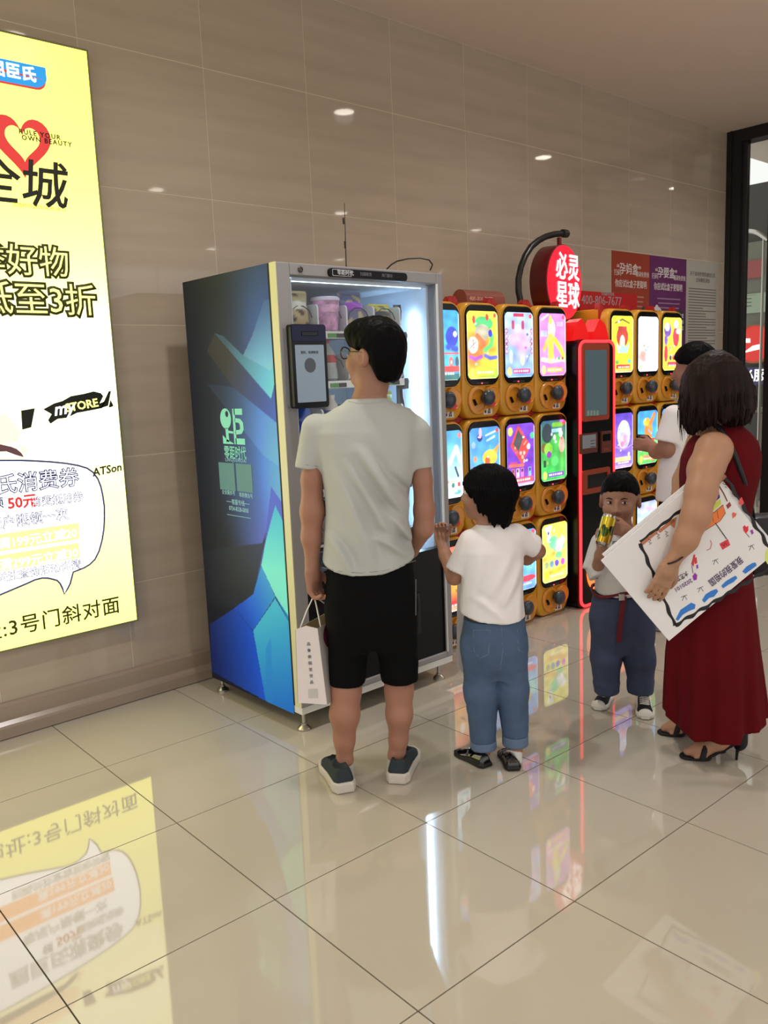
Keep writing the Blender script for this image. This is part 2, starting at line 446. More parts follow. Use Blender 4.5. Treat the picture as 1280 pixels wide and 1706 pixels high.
o = link('lit_panel', P.mesh('lit_panel'), mat('lightbox_print_hotspot', emit=S_LB, attr=True, rough=0.25), lb); o.location = (0.008, -0.045, 0.008)
Z_ = -0.0465
def flat(name, pts, m, dy=0.0): return MB().prism([lp(*p) for p in pts], -0.0460-dy, -0.0448).build(name, m, lb)
m_bubw = mat('bubble_white_lit', (252,252,255), 0.5, emit=S_LB); m_coup = mat('coupon_orange_lit', (250,168,110), 0.5, emit=S_LB); m_band = mat('band_cream_lit', (255,250,190), 0.5, emit=S_LB)
flat('cream_band', [(-200,760),(30,722),(192,684),(197,762),(120,785),(-200,800)], m_band)
flat('arm_shape', [(-240,700),(10,690),(34,720),(30,736),(-5,742),(-240,760)], mat('arm_tan_lit', (238,206,150), 0.5, emit=S_LB), 0.0002)
flat('arm_shadow', [(-200,742),(0,740),(18,744),(28,748),(36,755),(40,762),(26,758),(10,752),(-200,765)], mat('shadow_print', (120,80,84), 0.5, emit=0.6), 0.0003)
flat('fallen_tip', [(30,738),(42,745),(48,750),(44,757),(36,756)], mat('arm_tan_lit', (238,206,150), 0.5, emit=S_LB), 0.0004)
MB().prism(bub, -0.0462, -0.0448).build('speech_bubble', m_bubw, lb)
for p_, q_ in (((131,871),(132,898)), ((131,904),(133,929))):
    (x1_, z1_), (x2_, z2_) = lp(*p_), lp(*q_); MB().prism([(0.45,z2_),(x2_,z2_),(x1_,z1_),(0.45,z1_)], -0.0464, -0.0448).build('coupon_bar', m_coup, lb)
m_ink0 = mat('ink_black', (22,24,10), 0.5)
flat('brush_strip', [(35,684),(58,680),(52,712),(37,716)], m_ink0, 0.0003)
flat('brush_strip', [(72,682),(90,672),(104,668),(118,660),(140,656),(156,652),(168,655),(172,660),(166,672),(176,668),(170,680),(150,684),(128,688),(112,696),(96,698),(84,706),(80,700),(86,690)], m_ink0, 0.0003)
flat('brush_strip', [(168,680),(181,652),(185,651),(180,676)], m_ink0, 0.0003); flat('brush_strip', [(184,666),(189,676),(186,678),(181,679)], m_ink0, 0.0003)
m_ink = mat('ink_black', (22,24,10), 0.5); m_inkg = mat('ink_olive', (60,64,10), 0.5)
m_navy = mat('ink_navy', (50,62,150), 0.5, emit=0.3); m_redk = mat('ink_red', (236,60,56), 0.5, emit=0.9)
m_blue = mat('ink_blue', (36,160,232), 0.5, emit=1.0); m_whitel = mat('print_white_lit', (255,255,255), 0.5, emit=2.2); m_yel = mat('print_yellow_lit', (246,244,120), 0.5, emit=2.6)
bt = MB().tube([(a, Z_, b) for a, b in bub], 0.0042, 4, closed=True); bt.build('bubble_outline', m_navy, lb)
def lbtext(body, size, m, px, py, bold=0.0, dy=0.0, shear=0.0, ax='RIGHT', sp=1.0, rot=0.0):
    x, z = lp(px, py); return text(body, size, m, lb, T(x, Z_-dy, z) @ Matrix.Rotation(rot, 4, 'Y'), bold=bold, ax=ax, shear=shear, space=sp)
# blue corner banner with shop name
bb_ = [lp(-330,80)[0], lp(76,118)[0]]; zt, zb = lp(70,112)[1], lp(70,148)[1]
x0, x1 = lp(-250,90)[0], lp(76,120)[0]
MB().prism(rrect(x0, x1-0.004, zb-0.008, zt-0.02, 0.04), Z_, -0.045).build('banner_shadow', m_redk, lb)
MB().prism([(x0,zt),(x1,zt)]+[p for p in rrect(x0, x1, zb, zt, 0.05) if p[1] < (zt+zb)/2][::-1], Z_-0.001, -0.045).build('banner', m_blue, lb)
lbtext('屈臣氏', (zt-zb)*0.72, m_whitel, 60, 128, 0.03, 0.0022)
# brush heart
hx, hz = lp(36, 238); hs = 0.125
def heart(s, n=44):
    out = []
    for k in range(n):
        t = 2*math.pi*k/n
        out.append((hx+s*16*math.sin(t)**3/17*1.04, hz+s*(13*math.cos(t)-5*math.cos(2*t)-2*math.cos(3*t)-math.cos(4*t))/15))
    return out
inn = heart(0.072); out_ = heart(hs)
inn = [(a+0.006, b+0.006) for a, b in inn]
MB().ring(out_, inn, Z_, -0.045).build('heart', m_redk, lb)
lbtext('RULE YOUR', 0.027, m_ink, 100, 230, 0.03, 0.002, ax='RIGHT', sp=1.25)
lbtext('OWN BEAUTY', 0.027, m_ink, 119, 242, 0.03, 0.002, ax='RIGHT', sp=1.25)
lbtext('爱全城', 0.20, m_ink, 112, 318, 0.012, 0.001, shear=0.12)
lbtext('活动时间:2020.05.30-06.21', 0.020, mat('ink_yellow', (196,186,30), 0.5, emit=0.4), 110, 350, 0, 0.001)
for body, px, py, s in (('春季好物', 116, 442, 0.132), ('低至3折', 161, 505, 0.142)):
    lbtext(body, s, m_inkg, px, py, 0.075, 0.0)
    lbtext(body, s, m_yel, px, py, -0.004, 0.0016)
lbtext('my', 0.075, m_whitel, 122, 678, 0.02, 0.001, shear=0.3, rot=-0.12); lbtext('STORE', 0.05, m_yel, 163, 671, 0.02, 0.001, rot=-0.12)
lbtext('ATSon', 0.05, m_inkg, 202, 778, 0.03, 0.001, shear=0.15, rot=-0.1)
for body, px, py, s, m, b in (('屈臣氏消费券', 131, 796, 0.088, m_navy, 0.04), ('消费抵用券', 139, 828, 0.046, m_navy, 0.045), ('每用户限领一次', 114, 857, 0.056, m_navy, 0.04), ('扫码关注查询活动详情', 135, 940, 0.045, m_navy, 0.04)):
    lbtext(body, s, m, px, py, b, 0.0)
    lbtext(body, s, m_whitel, px, py, -0.012, 0.0016)
lbtext('50元', 0.062, m_redk, 62, 834, 0.035, 0.0016); lbtext('领', 0.05, m_navy, 6, 838, 0.02, 0.0)
lbtext('满199元立减20', 0.052, m_whitel, 128, 888, 0.02, 0.001); lbtext('满299元立减30', 0.052, m_whitel, 130, 921, 0.02, 0.001)
lbtext('地址:3号门斜对面', 0.088, m_inkg, 200, 1008, 0.012, 0.0, sp=1.08)

# ================================================================= vending machine
VX0, VX1, VYF, VYB, VZ0, VZ1 = 0.885, 1.805, -0.945, -0.215, 0.085, 1.93
m_case = mat('machine_grey', (150,148,150), 0.4); m_white = mat('machine_white', (225,226,222), 0.35); m_cream = mat('door_edge_cream', (214,212,176), 0.4)
m_dark = mat('dark_plastic', (12,12,15), 0.3, spec=0.25); m_inner = mat('interior_white', (214,230,244), 0.35); m_steel2 = mat('tray_grey', (96,104,110), 0.35, 0.6)
vm = empty('vending_machine', ((VX0+VX1)/2, (VYF+VYB)/2, 0)); tag(vm, 'tall snack vending machine with glass front and blue patterned side', 'vending machine')
VO = Vector(vm.location)
def V(mb, name, m, parent=vm, smooth=False):
    o_ = (mb.xf(Matrix.Translation(-VO))).build(name, m, parent, smooth); return o_
DY = VYF+0.06                                               # door thickness: frame between VYF and DY
# cabinet shell (open front)
cab = MB().box(VX0, VX0+0.03, DY, VYB, VZ0, VZ1).box(VX1-0.03, VX1, DY, VYB, VZ0, VZ1).box(VX0+0.03, VX1-0.03, VYB-0.03, VYB, VZ0, VZ1)
cab.box(VX0+0.03, VX1-0.03, DY, VYB-0.03, VZ1-0.045, VZ1).box(VX0+0.03, VX1-0.03, DY, VYB-0.03, VZ0, VZ0+0.05)
V(cab, 'cabinet', mat('cabinet_dark', (44,50,62), 0.4))
V(MB().box(VX0+0.032, VX1-0.032, VYB-0.06, VYB-0.032, 0.62, VZ1-0.05), 'back_liner', mat('liner_grey', (128,134,140), 0.4))
V(MB().box(VX1-0.05, VX1-0.032, DY, VYB-0.06, 0.62, VZ1-0.05).box(VX0+0.032, 0.998, DY+0.004, VYB-0.06, 0.62, VZ1-0.05).box(1.0, VX1-0.05, DY, VYB-0.06, VZ1-0.06, VZ1-0.047), 'side_liner', m_inner)
V(MB().box(VX0+0.032, VX1-0.032, DY, VYB-0.06, 0.60, 0.62), 'interior_floor', m_inner)
# door frame
GX0, GX1, GZ0, GZ1 = 0.948, 1.766, 0.66, 1.882
fr = MB().box(VX0, GX0, VYF, DY, VZ0+0.03, VZ1, 0.004).box(GX1, VX1, VYF, DY, VZ0+0.03, VZ1, 0.004)
fr.box(GX0, GX1, VYF, DY, GZ1, VZ1, 0.004).box(GX0, GX1, VYF, DY, VZ0+0.03, 0.142, 0.004)
V(fr, 'door_frame', m_case)
V(MB().box(VX0-0.0035, VX0-0.0002, VYF+0.001, VYF+0.045, VZ0+0.03, VZ1), 'door_edge', m_cream)
V(MB().box(VX0-0.002, VX0-0.0002, VYF+0.0455, VYF+0.058, VZ0+0.03, VZ1), 'door_seal', mat('rubber_black', (12,12,14), 0.6))
V(MB().box(VX0+0.001, VX1-0.001, VYF+0.004, DY+0.1, VZ0-0.004, VZ0+0.028, 0.003), 'kick_rail', m_white)
V(MB().box(GX1-0.006, GX1+0.004, VYF-0.004, VYF+0.002, GZ0, GZ1).box(GX1-0.003, GX1+0.003, VYF-0.004, VYF+0.002, 0.142, GZ0), 'glass_trim', m_white)
V(MB().box(GX0, GX1, VYF+0.012, DY-0.005, 0.142, GZ0), 'lower_panel', m_dark)
pk = MB().box(1.16, 1.60, VYF+0.004, VYF+0.014, 0.27, 0.47, 0.006)
V(pk, 'pickup_flap', mat('flap_black', (18,19,22), 0.2, spec=0.35))
V(MB().box(GX0, GX1, VYF+0.020, VYF+0.026, GZ0, GZ1), 'glass_pane', glass_mat('clear_glass'))
# header plate, lock
hp = MB().prism(rrect(1.135, 1.572, 1.884, 1.918, 0.015), VYF-0.012, VYF)
hpo = V(hp, 'header_plate', m_dark)
m_wp = mat('print_white', (220,220,224), 0.5); m_gp = mat('print_grey', (120,122,128), 0.5)
def vtext(body, s, m, x, y, z, parent=vm, ax='LEFT', b=0.0, sp=1.0): return text(body, s, m, parent, T(x-VO.x, y-VO.y, z-VO.z), bold=b, ax=ax, space=sp)
vtext('零距时代', 0.022, m_wp, 1.176, VYF-0.0125, 1.901, hpo)
vtext('扫描取货', 0.016, m_gp, 1.30, VYF-0.0125, 1.901, hpo); vtext('关门提示', 0.016, m_gp, 1.42, VYF-0.0125, 1.901, hpo)
V(MB().ring(rrect(1.152, 1.252, 1.888, 1.914, 0.003, 2), rrect(1.1535, 1.2505, 1.8895, 1.9125, 0.003, 2), VYF-0.0128, VYF-0.0121), 'logo_box', m_wp, hpo)
V(MB().lathe([(0.012,0.0),(0.012,0.004),(0.009,0.008),(0.009,0.005)], (0.998, VYF, 1.905), 'y', 20), 'lock', mat('lock_steel', (90,88,84), 0.35, 0.8))
# feet
fm = MB().lathe([(0.028,0.0),(0.028,0.008),(0.02,0.016),(0.012,0.022),(0.012,0.03),(0.008,0.032),(0.008,0.1)], seg=20).mesh('levelling_foot'); shade(fm, 30); fm.materials.append(m_chrome)
for fx, fy in ((0.917,-0.905),(1.74,-0.905),(0.925,-0.232),(1.74,-0.25)):
    o = link('levelling_foot', fm, None, vm); o.location = (fx-VO.x, fy-VO.y, 0)
# printed side panel (seen on plane x = VX0)
SPW, SPH = DY-0.003-VYB, VZ1-VZ0+0.01
SPW = abs(SPW)
def sp(px, py):
    p = onX(VX0-0.003, px, py); return VYB-p[1], p[2]-(VZ0-0.01)
P = Print(SPW, SPH, 190, 460, (17,20,27))
P.glow(0.62, 1.50, 0.22, 0.50, (58,86,128), 0.85); P.glow(0.36, 1.30, 0.14, 0.35, (26,30,40), 0.5)
P.glow(0.70, 0.95, 0.26, 0.42, (96,156,232), 0.95); P.glow(0.52, 0.70, 0.14, 0.20, (104,92,170), 0.55); P.glow(0.40,0.95,0.14,0.25,(58,78,104),0.6)
# upper arrows
P.poly([sp(420,560), sp(405,592), sp(451.7,618), sp(466,566), sp(466,500), sp(440,500)], (70,96,120), 0.6, (sp(430,520), sp(453,612), (150,220,200)))
P.poly([sp(357,555), sp(451.7,664), sp(466,602), sp(466,566), sp(451.7,618), sp(405,592), sp(372,560)], (52,70,74), 0.9, (sp(375,575), sp(453,655), (104,184,186)))
P.poly([sp(357,557), sp(345,585), sp(388,645), sp(463,706), sp(474,660), sp(472,590), sp(466,604), sp(451.7,665)], (44,38,34), 0.9, (sp(375,610), sp(466,680), (62,82,142)))
P.poly([sp(345,640), sp(388,645), sp(463,706), sp(470,780), sp(440,760)], (46,58,72), 0.4, (sp(370,660), sp(462,712), (112,168,222)))
# lower facets
P.poly([sp(310,920), sp(437,905), sp(452,858), sp(422,990), sp(391,1013), sp(330,1005)], (20,22,28), 0.85, (sp(330,960), sp(440,900), (40,44,52)))
P.poly([sp(441,902), sp(452,811), sp(486,861), sp(489,905), sp(458.7,842)], (76,84,150), 0.9)
P.poly([sp(458.7,842), sp(489,905), sp(495,1050), sp(458.5,992), sp(435.5,942), sp(443,902)], (64,160,216), 0.95, (sp(460,845), sp(472,960), (120,214,206)))
P.poly([sp(391,1013), sp(422,990), sp(435.5,942), sp(458.5,994), sp(422,1051)], (24,66,150), 0.95, (sp(400,1020), sp(452,975), (56,140,206)))
P.poly([sp(391,1013), sp(422,1052), sp(443,1168), sp(352,1118), sp(350,1040)], (20,34,80), 0.9, (sp(352,1080), sp(440,1100), (22,84,186)))
P.poly([sp(422,1051), sp(458.5,997), sp(496,1060), sp(501,1200), sp(443,1168)], (66,166,214), 0.95, (sp(440,1030), sp(490,1185), (26,104,192)))
P.poly([sp(458.5,992), sp(495,1048), sp(496,1062)], (34,122,200), 0.95)
P.poly([sp(443,1080), sp(452,1060), sp(455,1172), sp(443,1168)], (36,118,196), 0.6)
mp = P.mesh('printed_panel', gain=(1.25,1.55,2.5)); mo = link('printed_panel', mp, mat('side_print', attr=True, rough=0.5, spec=0.25), vm)
FS = frame((VX0-0.003-VO.x, VYB-VO.y, VZ0-0.01), (0,-1,0)); mo.matrix_basis = FS
V(MB().box(VX0-0.0028, VX0, DY+0.003, VYB, VZ0-0.01, VZ1), 'side_panel', mat('side_dark', (26,30,36), 0.35))
m_mint = mat('mint_print', (124,216,206), 0.45); m_mint2 = mat('mint_pale_print', (150,206,226), 0.45)
def st(body, size, m, px, py, ax='CENTER', b=0.0, s=1.0, xs=1.0):
    x, z = sp(px, py); return text(body, size, m, mo, T(x, -0.0006, z), bold=b, ax=ax, space=s, ext=0.0004, xs=xs)
# emblem
lx0, lz1 = sp(367, 681); lx1, lz0 = sp(409, 741)
def lg(u, v): return lx0+(lx1-lx0)*u, lz0+(lz1-lz0)*v
em = MB()
cx, cz = lg(0.22, 0.72)
em.ring(oval(cx, cz, (lx1-lx0)*0.24, (lz1-lz0)*0.29), oval(cx+0.012, cz+0.02, (lx1-lx0)*0.07, (lz1-lz0)*0.09), -0.0012, -0.0004)
em.prism([lg(0.18,0.45), lg(0.30,0.45), lg(0.32,0.06), lg(0.20,0.06)], -0.0012, -0.0004)
em.prism([lg(0.30,0.38), lg(0.52,0.36), lg(0.52,0.30), lg(0.31,0.31)], -0.0012, -0.0004)
em.prism([lg(0.04,0.24), lg(0.20,0.14), lg(0.50,0.02), lg(0.50,0.0), lg(0.04,0.0)], -0.0012, -0.0004)
em.prism([lg(0.54,1.0), lg(0.54,0.0), lg(0.64,0.0), lg(0.64,1.0)], -0.0012, -0.0004)
em.prism([lg(0.60,1.0), lg(0.96,1.0), lg(0.96,0.83), lg(0.60,0.83)], -0.0012, -0.0004)
em.prism([lg(0.60,0.17), lg(1.0,0.17), lg(1.0,0.0), lg(0.60,0.0)], -0.0012, -0.0004)
em.ring([lg(0.62,0.74), lg(0.85,0.72), lg(0.97,0.62), lg(0.98,0.42), lg(0.88,0.30), lg(0.62,0.27)], [lg(0.62,0.62), lg(0.78,0.61), lg(0.83,0.56), lg(0.83,0.45), lg(0.80,0.41), lg(0.62,0.40)], -0.0012, -0.0004)
em.build('emblem', m_mint, mo)
st('零距时代', 0.062, m_mint, 392, 756, xs=0.72, b=0.01); st('LINGJUSHIDAI', 0.022, m_mint2, 393, 767, s=1.25)
st('企业服务号', 0.022, m_mint2, 381, 821); st('零距微信号', 0.022, m_mint2, 410, 826)
st('客服专线', 0.026, m_mint2, 397, 838); st('0754-8328-0000', 0.028, m_mint2, 398, 849, xs=0.85)
for p0, p1 in (((378,835),(386,836)), ((407,839),(416,840)), ((379,857),(418,862))):
    a, b = sp(*p0), sp(*p1); MB().tube([(a[0],-0.0006,a[1]),(b[0],-0.0006,a[1])], 0.0012, 4).build('print_rule', m_mint2, mo)
# interior: trays, dividers, tags, tube, service strip
TX0, TX1, TYF = 1.005, 1.635, -0.845
SHELF = [1.655, 1.445, 1.215, 0.985, 0.745]
m_tag = mat('price_green', (96,190,90), 0.5, emit=0.2); m_tagd = mat('price_dark', (30,34,32), 0.5); m_strip = mat('shelf_strip', (232,236,236), 0.4)
m_div = mat('divider_white', (226,232,238), 0.4)
LANES = 4; LP = (TX1-TX0)/LANES
dv = MB().prism(rrect(0, 0.5, 0, 0.115, 0.018, 4), -0.004, 0.004)
dv_me = dv.xf(Matrix.Rotation(math.pi/2, 4, 'Z')).mesh('divider'); dv_me.materials.append(m_div)
tg = MB().box(-0.045, 0.0, -0.0015, 0, -0.008, 0.010).mesh('price_tag'); tg.materials.append(m_tag)
tgd = MB().box(0.002, 0.045, -0.0015, 0, -0.008, 0.010).mesh('price_tag'); tgd.materials.append(m_tagd)
coil_pts = [(0.05*math.cos(a), 0.0+0.0085*a, 0.055+0.05*math.sin(a)) for a in [k*math.pi/5 for k in range(0, 90)]]
coil = MB().tube(coil_pts, 0.0022, 5).mesh('spiral_coil'); coil.materials.append(mat('coil_wire', (40,40,44), 0.35, 0.7)); shade(coil)
for zi, z in enumerate(SHELF):
    t = V(MB().box(TX0, TX1, TYF+0.004, -0.30, z+0.012, z+0.018), 'tray', m_steel2)
    V(MB().box(TX0, TX1, TYF-0.004, TYF+0.004, z-0.012, z+0.020, 0.002), 'tray_strip', m_strip, vm)
    for k in range(LANES+1):
        o = link('divider', dv_me, None, vm); o.location = (TX0+LP*k-VO.x, TYF+0.012-VO.y, z+0.018)
    for k in range(LANES):
        for me_ in (tg, tgd):
            o = link('price_tag', me_, None, vm); o.location = (TX0+LP*(k+0.5)-VO.x, TYF-0.0045-VO.y, z)
        o = link('spiral_coil', coil, None, vm); o.location = (TX0+LP*(k+0.5)-VO.x, TYF+0.015-VO.y, z+0.02)
    V(MB().box(TX1+0.002, TX1+0.03, TYF+0.0, TYF+0.04, z-0.03, z+0.02, 0.004).box(TX1+0.006, TX1+0.05, TYF+0.02, TYF+0.03, z-0.005, z+0.012), 'tray_latch', mat('latch_grey', (70,74,80), 0.4))
V(MB().box(TX1+0.004, TX1+0.03, TYF+0.05, TYF+0.06, 0.63, 1.80), 'slotted_rail', m_steel2)
cp = [(TX1+0.03+0.006*math.sin(k*1.3), TYF+0.045, 1.80-k*0.03) for k in range(38)]
V(MB().tube(cp, 0.006, 6), 'cable_chain', mat('cable_black', (18,18,20), 0.5), vm, True)
m_tube = mat('led_tube', (196,228,255), 0.3, emit=22.0)
V(MB().tube([(GX1-0.028, -0.80, 0.70), (GX1-0.028, -0.80, 1.76)], 0.011, 10), 'light_tube', m_tube, vm, True)
V(MB().box(GX1-0.012, GX1+0.002, -0.82, -0.78, 0.68, 1.78), 'tube_holder', m_inner)
V(MB().tube([(GX0+0.02, -0.868, GZ1-0.006), (GX1-0.03, -0.868, GZ1-0.006)], 0.008, 8), 'top_light_tube', mat('led_tube_top', (200,232,255), 0.3, emit=7.0), vm, True)
V(MB().box(1.66, 1.72, -0.262-0.018, -0.262-0.012, 1.70, 1.74), 'sticker', mat('sticker_print', (120,150,180), 0.6))
# payment terminal with screen
tb = V(MB().prism(rrect(0.905, 1.078, 1.362, 1.690, 0.012), VYF-0.042, VYF-0.012), 'payment_terminal', mat('terminal_black', (12,13,17), 0.25, spec=0.3))
V(MB().prism(rrect(0.899, 1.072, 1.366, 1.684, 0.012), VYF-0.014, VYF), 'terminal_back', mat('clear_case', (120,122,126), 0.15), tb)
V(MB().prism(rrect(0.908, 1.075, 1.625, 1.687, 0.008), VYF-0.0445, VYF-0.042), 'sensor_bar', mat('sensor_navy', (16,18,58), 0.2, spec=0.3), tb)
V(MB().box(0.955, 1.035, VYF-0.046, VYF-0.0445, 1.645, 1.662, 0.002), 'camera_strip', mat('lens_black', (4,5,5), 0.1, spec=0.4), tb)
sc_ = V(MB().prism(rrect(0.921, 1.063, 1.385, 1.610, 0.003, 2), VYF-0.0435, VYF-0.042), 'screen', mat('screen_grey', (150,164,176), 0.25, emit=0.55), tb)
V(MB().prism(oval(0.990, 1.530, 0.028, 0.029), VYF-0.0442, VYF-0.0435), 'screen_disc', mat('screen_disc', (104,110,118), 0.4, emit=0.3), sc_ if False else tb)
text('您好，欢迎使用', 0.0125, mat('screen_ink', (50,56,66), 0.5), tb, T(0.990-VO.x, VYF-0.0445-VO.y, 1.580), ax='CENTER')
# on the roof: antenna and loose cable, pads
an = onY(-0.85, 577, 445); a1 = onY(-0.85, 574, 338)
V(MB().lathe([(0.014,0),(0.014,0.012),(0.004,0.016)], (an[0], -0.85, VZ1)).tube([(an[0],-0.85,VZ1+0.01), (a1[0],-0.85,a1[2])], [0.0026, 0.0012], 6).tube([(an[0]-0.0005,-0.85,VZ1+0.09), (an[0]-0.001,-0.85,VZ1+0.12)], 0.0042, 8).tube([(an[0]-0.003,-0.85,VZ1+0.19), (an[0]-0.0035,-0.85,VZ1+0.215)], 0.004, 8), 'antenna', m_black, vm, True)
cq = [onY(-0.80, px, py) for px, py in ((645,448),(652,441),(662,435),(680,431),(700,430),(715,433),(721,441),(717,450))]
V(MB().tube([tuple(q) for q in cq], 0.0035, 8), 'loose_cable', m_black, vm, True)
V(MB().box(0.985, 1.08, -0.86, -0.80, VZ1, VZ1+0.006).box(1.70, 1.76, -0.88, -0.84, VZ1, VZ1+0.006), 'roof_pad', m_white)
# plain plates where codes are printed
m_plate = mat('code_plate', (80,132,142), 0.5)
for (pa, pb) in (((367.5,772),(390,815)), ((396,774),(419,818))):
    a, b = sp(pa[0], pb[1]), sp(pb[0], pa[1])
    MB().prism([(a[0],a[1]),(b[0],a[1]),(b[0],b[1]),(a[0],b[1])], -0.0010, -0.0004).build('code_plate', m_plate, mo)

# ================================================================= goods inside the machine
def lane(k): return TX0+LP*(k+0.5)
PY = TYF+0.05
def bag_mesh(w, h, d, n=14, m=20, seed=0):
    rng = np.random.default_rng(seed); vs = []; ph = rng.uniform(0, 6, 4)
    for side in (-1, 1):
        for j in range(m+1):
            for i in range(n+1):
                u, v = i/n, j/m
                e = (max(0, math.sin(math.pi*u))**0.6)*(max(0, math.sin(math.pi*min(1, max(0, (v-0.07)/0.86))))**0.55)
                wr = 0.006*math.sin(9*u+ph[0]+5*v)*math.sin(7*v+ph[1])*e
                pinch = 1-0.10*math.sin(math.pi*v)
                vs.append(((u-0.5)*w*pinch, side*(d/2*e+wr), v*h))
    N = (n+1)*(m+1); fs = []
    for s_ in range(2):
        for j in range(m):
            for i in range(n):
                a = s_*N+j*(n+1)+i; q = (a, a+1, a+n+2, a+n+1); fs.append(q if s_ == 0 else q[::-1])
    return vs, fs
def snack_bag(k, z, w, h, d, cols, label, tilt=0.0, seed=0, yo=0.0, text_=None):
    t = empty('snack_bag', (lane(k), PY+yo, z+0.02)); t.rotation_euler = (tilt, 0, 0.03*(seed%3-1))
    vs, fs = bag_mesh(w, h, d, seed=seed)
    me = bpy.data.meshes.new('wrapper'); me.from_pydata(vs, [], fs)
    ca = me.color_attributes.new('Col', 'FLOAT_COLOR', 'POINT'); rng = np.random.default_rng(seed+50)
    base, c2, c3 = cols; V_ = np.array(vs)
    pat = np.sin(V_[:,0]*90+V_[:,2]*60*rng.uniform(.5,1.5)+seed)+np.sin(V_[:,2]*75-V_[:,0]*40+2*seed)
    col = np.where((pat > 0.7)[:,None], lin(c2), lin(base)); zf = V_[:,2]/h
    col = np.where(((zf > 0.50) & (zf < 0.74) & (np.abs(V_[:,0]) < w*0.34))[:,None], lin(c3), col)
    ca.data.foreach_set('color', np.c_[col, np.ones(len(col))].reshape(-1).astype(np.float32)); shade(me, 80)
    link('wrapper', me, mat('bag_foil', attr=True, rough=0.28, coat=0.2), t)
    MB().box(-w*0.45, w*0.45, -0.002, 0.002, h*0.965, h*1.03).build('seal', mat('bag_seal_%d' % seed, base, 0.4), t)
    return tag(t, label, 'snack bag')
snack_bag(0, SHELF[0], 0.135, 0.165, 0.07, ((196,178,128),(86,64,40),(236,232,214)), 'brown and cream snack bag, leftmost on the top tray', -0.12, 1, text_=1)
snack_bag(2, SHELF[0], 0.14, 0.175, 0.075, ((92,98,140),(190,170,130),(168,60,196)), 'blue and purple snack bag in the third lane of the top tray', -0.2, 2)
snack_bag(3, SHELF[0], 0.13, 0.125, 0.07, ((216,206,60),(120,84,60),(60,58,70)), 'yellow and brown snack bag, rightmost on the top tray', -0.18, 3)
tub = empty('snack_tub', (lane(1), PY+0.01, SHELF[0]+0.02))
MB().lathe([(0.046,0),(0.05,0.004),(0.06,0.125),(0.06,0.13)], seg=28).build('tub_body', mat('tub_pink', (206,150,196), 0.3, var=(30,0.5)), tub, True)
MB().lathe([(0.0605,0.128),(0.064,0.13),(0.064,0.14),(0.058,0.146)], seg=28).build('lid', mat('tub_lid', (226,210,226), 0.25), tub, True)
MB().lathe([(0.0525,0.05),(0.0592,0.112),(0.0597,0.112),(0.053,0.05)], seg=28).build('label_band', mat('tub_label', (236,176,214), 0.4, var=(40,0.35)), tub, True)
tag(tub, 'pink round snack tub with a lid on the top tray', 'snack tub')
def bottle(k, z, h, r, body_m, cap_m, band_m, label, grp=None, dx=0.0, tilt=0.0, yo=0.0):
    t = empty('drink_bottle', (lane(k)+dx, PY+yo, z+0.02)); t.rotation_euler = (tilt, 0, 0)
    MB().lathe([(r*0.8,0),(r,0.008),(r,h*0.3),(r*0.92,h*0.36),(r,h*0.42),(r,h*0.62),(r*0.8,h*0.74),(r*0.42,h*0.87),(r*0.38,h*0.93)], seg=20).build('bottle_body', body_m, t, True)
    MB().lathe([(r*0.46,h*0.92),(r*0.46,h),(r*0.40,h*1.005)], seg=16).build('cap', cap_m, t, True)
    MB().lathe([(r*1.01,h*0.43),(r*1.012,h*0.62),(r*1.0,h*0.62),(r*1.0,h*0.43)], seg=20).build('label_band', band_m, t, True)
    return tag(t, label, 'bottle', grp)
m_pet = mat('pet_clear', (176,190,196), 0.08, coat=0.6); m_red = mat('cap_red', (200,36,40), 0.35); m_capw = mat('cap_white', (236,238,240), 0.35)
m_bblue = mat('label_blue', (40,84,190), 0.35); m_bred = mat('label_red', (190,60,66), 0.4, var=(40,0.4)); m_cola = mat('cola', (34,16,14), 0.1, coat=0.6)
m_tea = mat('tea_amber', (150,84,30), 0.1, coat=0.6); m_bgreen = mat('label_green', (70,160,90), 0.4); m_byel = mat('label_yellow', (220,200,60), 0.4); m_milk = mat('milk_white', (232,234,236), 0.25)
m_purple = mat('label_purple', (128,76,170), 0.4, var=(40,0.4))
W1 = 'leftmost'; ORD = ['leftmost', 'second from left', 'third from left', 'rightmost']
for k in range(4):
    bottle(k, SHELF[1], 0.175, 0.036, m_pet, m_red, m_bred if k < 2 else m_purple, 'clear drink bottle with red cap, %s on the second tray' % ORD[k], 'red-capped bottles on the second tray', tilt=-0.1)
for k in range(3):
    bottle(k, SHELF[2], 0.17, 0.034, m_milk if k else m_bblue, m_capw, m_bblue, 'blue-labelled drink bottle with white cap, %s on the third tray' % ORD[k], 'white-capped bottles on the third tray')
snack_bag(3, SHELF[2], 0.13, 0.17, 0.075, ((206,214,60),(150,190,60),(230,230,140)), 'yellow-green snack bag at the right end of the third tray', -0.15, 6)
cfg3 = [(m_cola, m_bred, m_red, 'dark cola bottle with red label'), (m_tea, m_bgreen, m_capw, 'amber tea bottle with green label'), (m_pet, m_purple, m_capw, 'clear bottle with purple label'), (m_milk, m_bblue, m_capw, 'milky bottle with blue label')]
for k in range(4):
    b_, l_, c_, s_ = cfg3[k]; bottle(k, SHELF[3], 0.18, 0.035, b_, c_, l_, s_+', %s on the fourth tray' % ORD[k], 'bottles on the fourth tray')
cfg4 = [(m_tea, m_bred, m_red, 'amber bottle with red label'), (m_milk, m_bgreen, m_capw, 'milky bottle with green label'), (m_cola, m_byel, m_red, 'dark bottle with yellow label'), (m_pet, m_bblue, m_capw, 'clear bottle with blue label')]
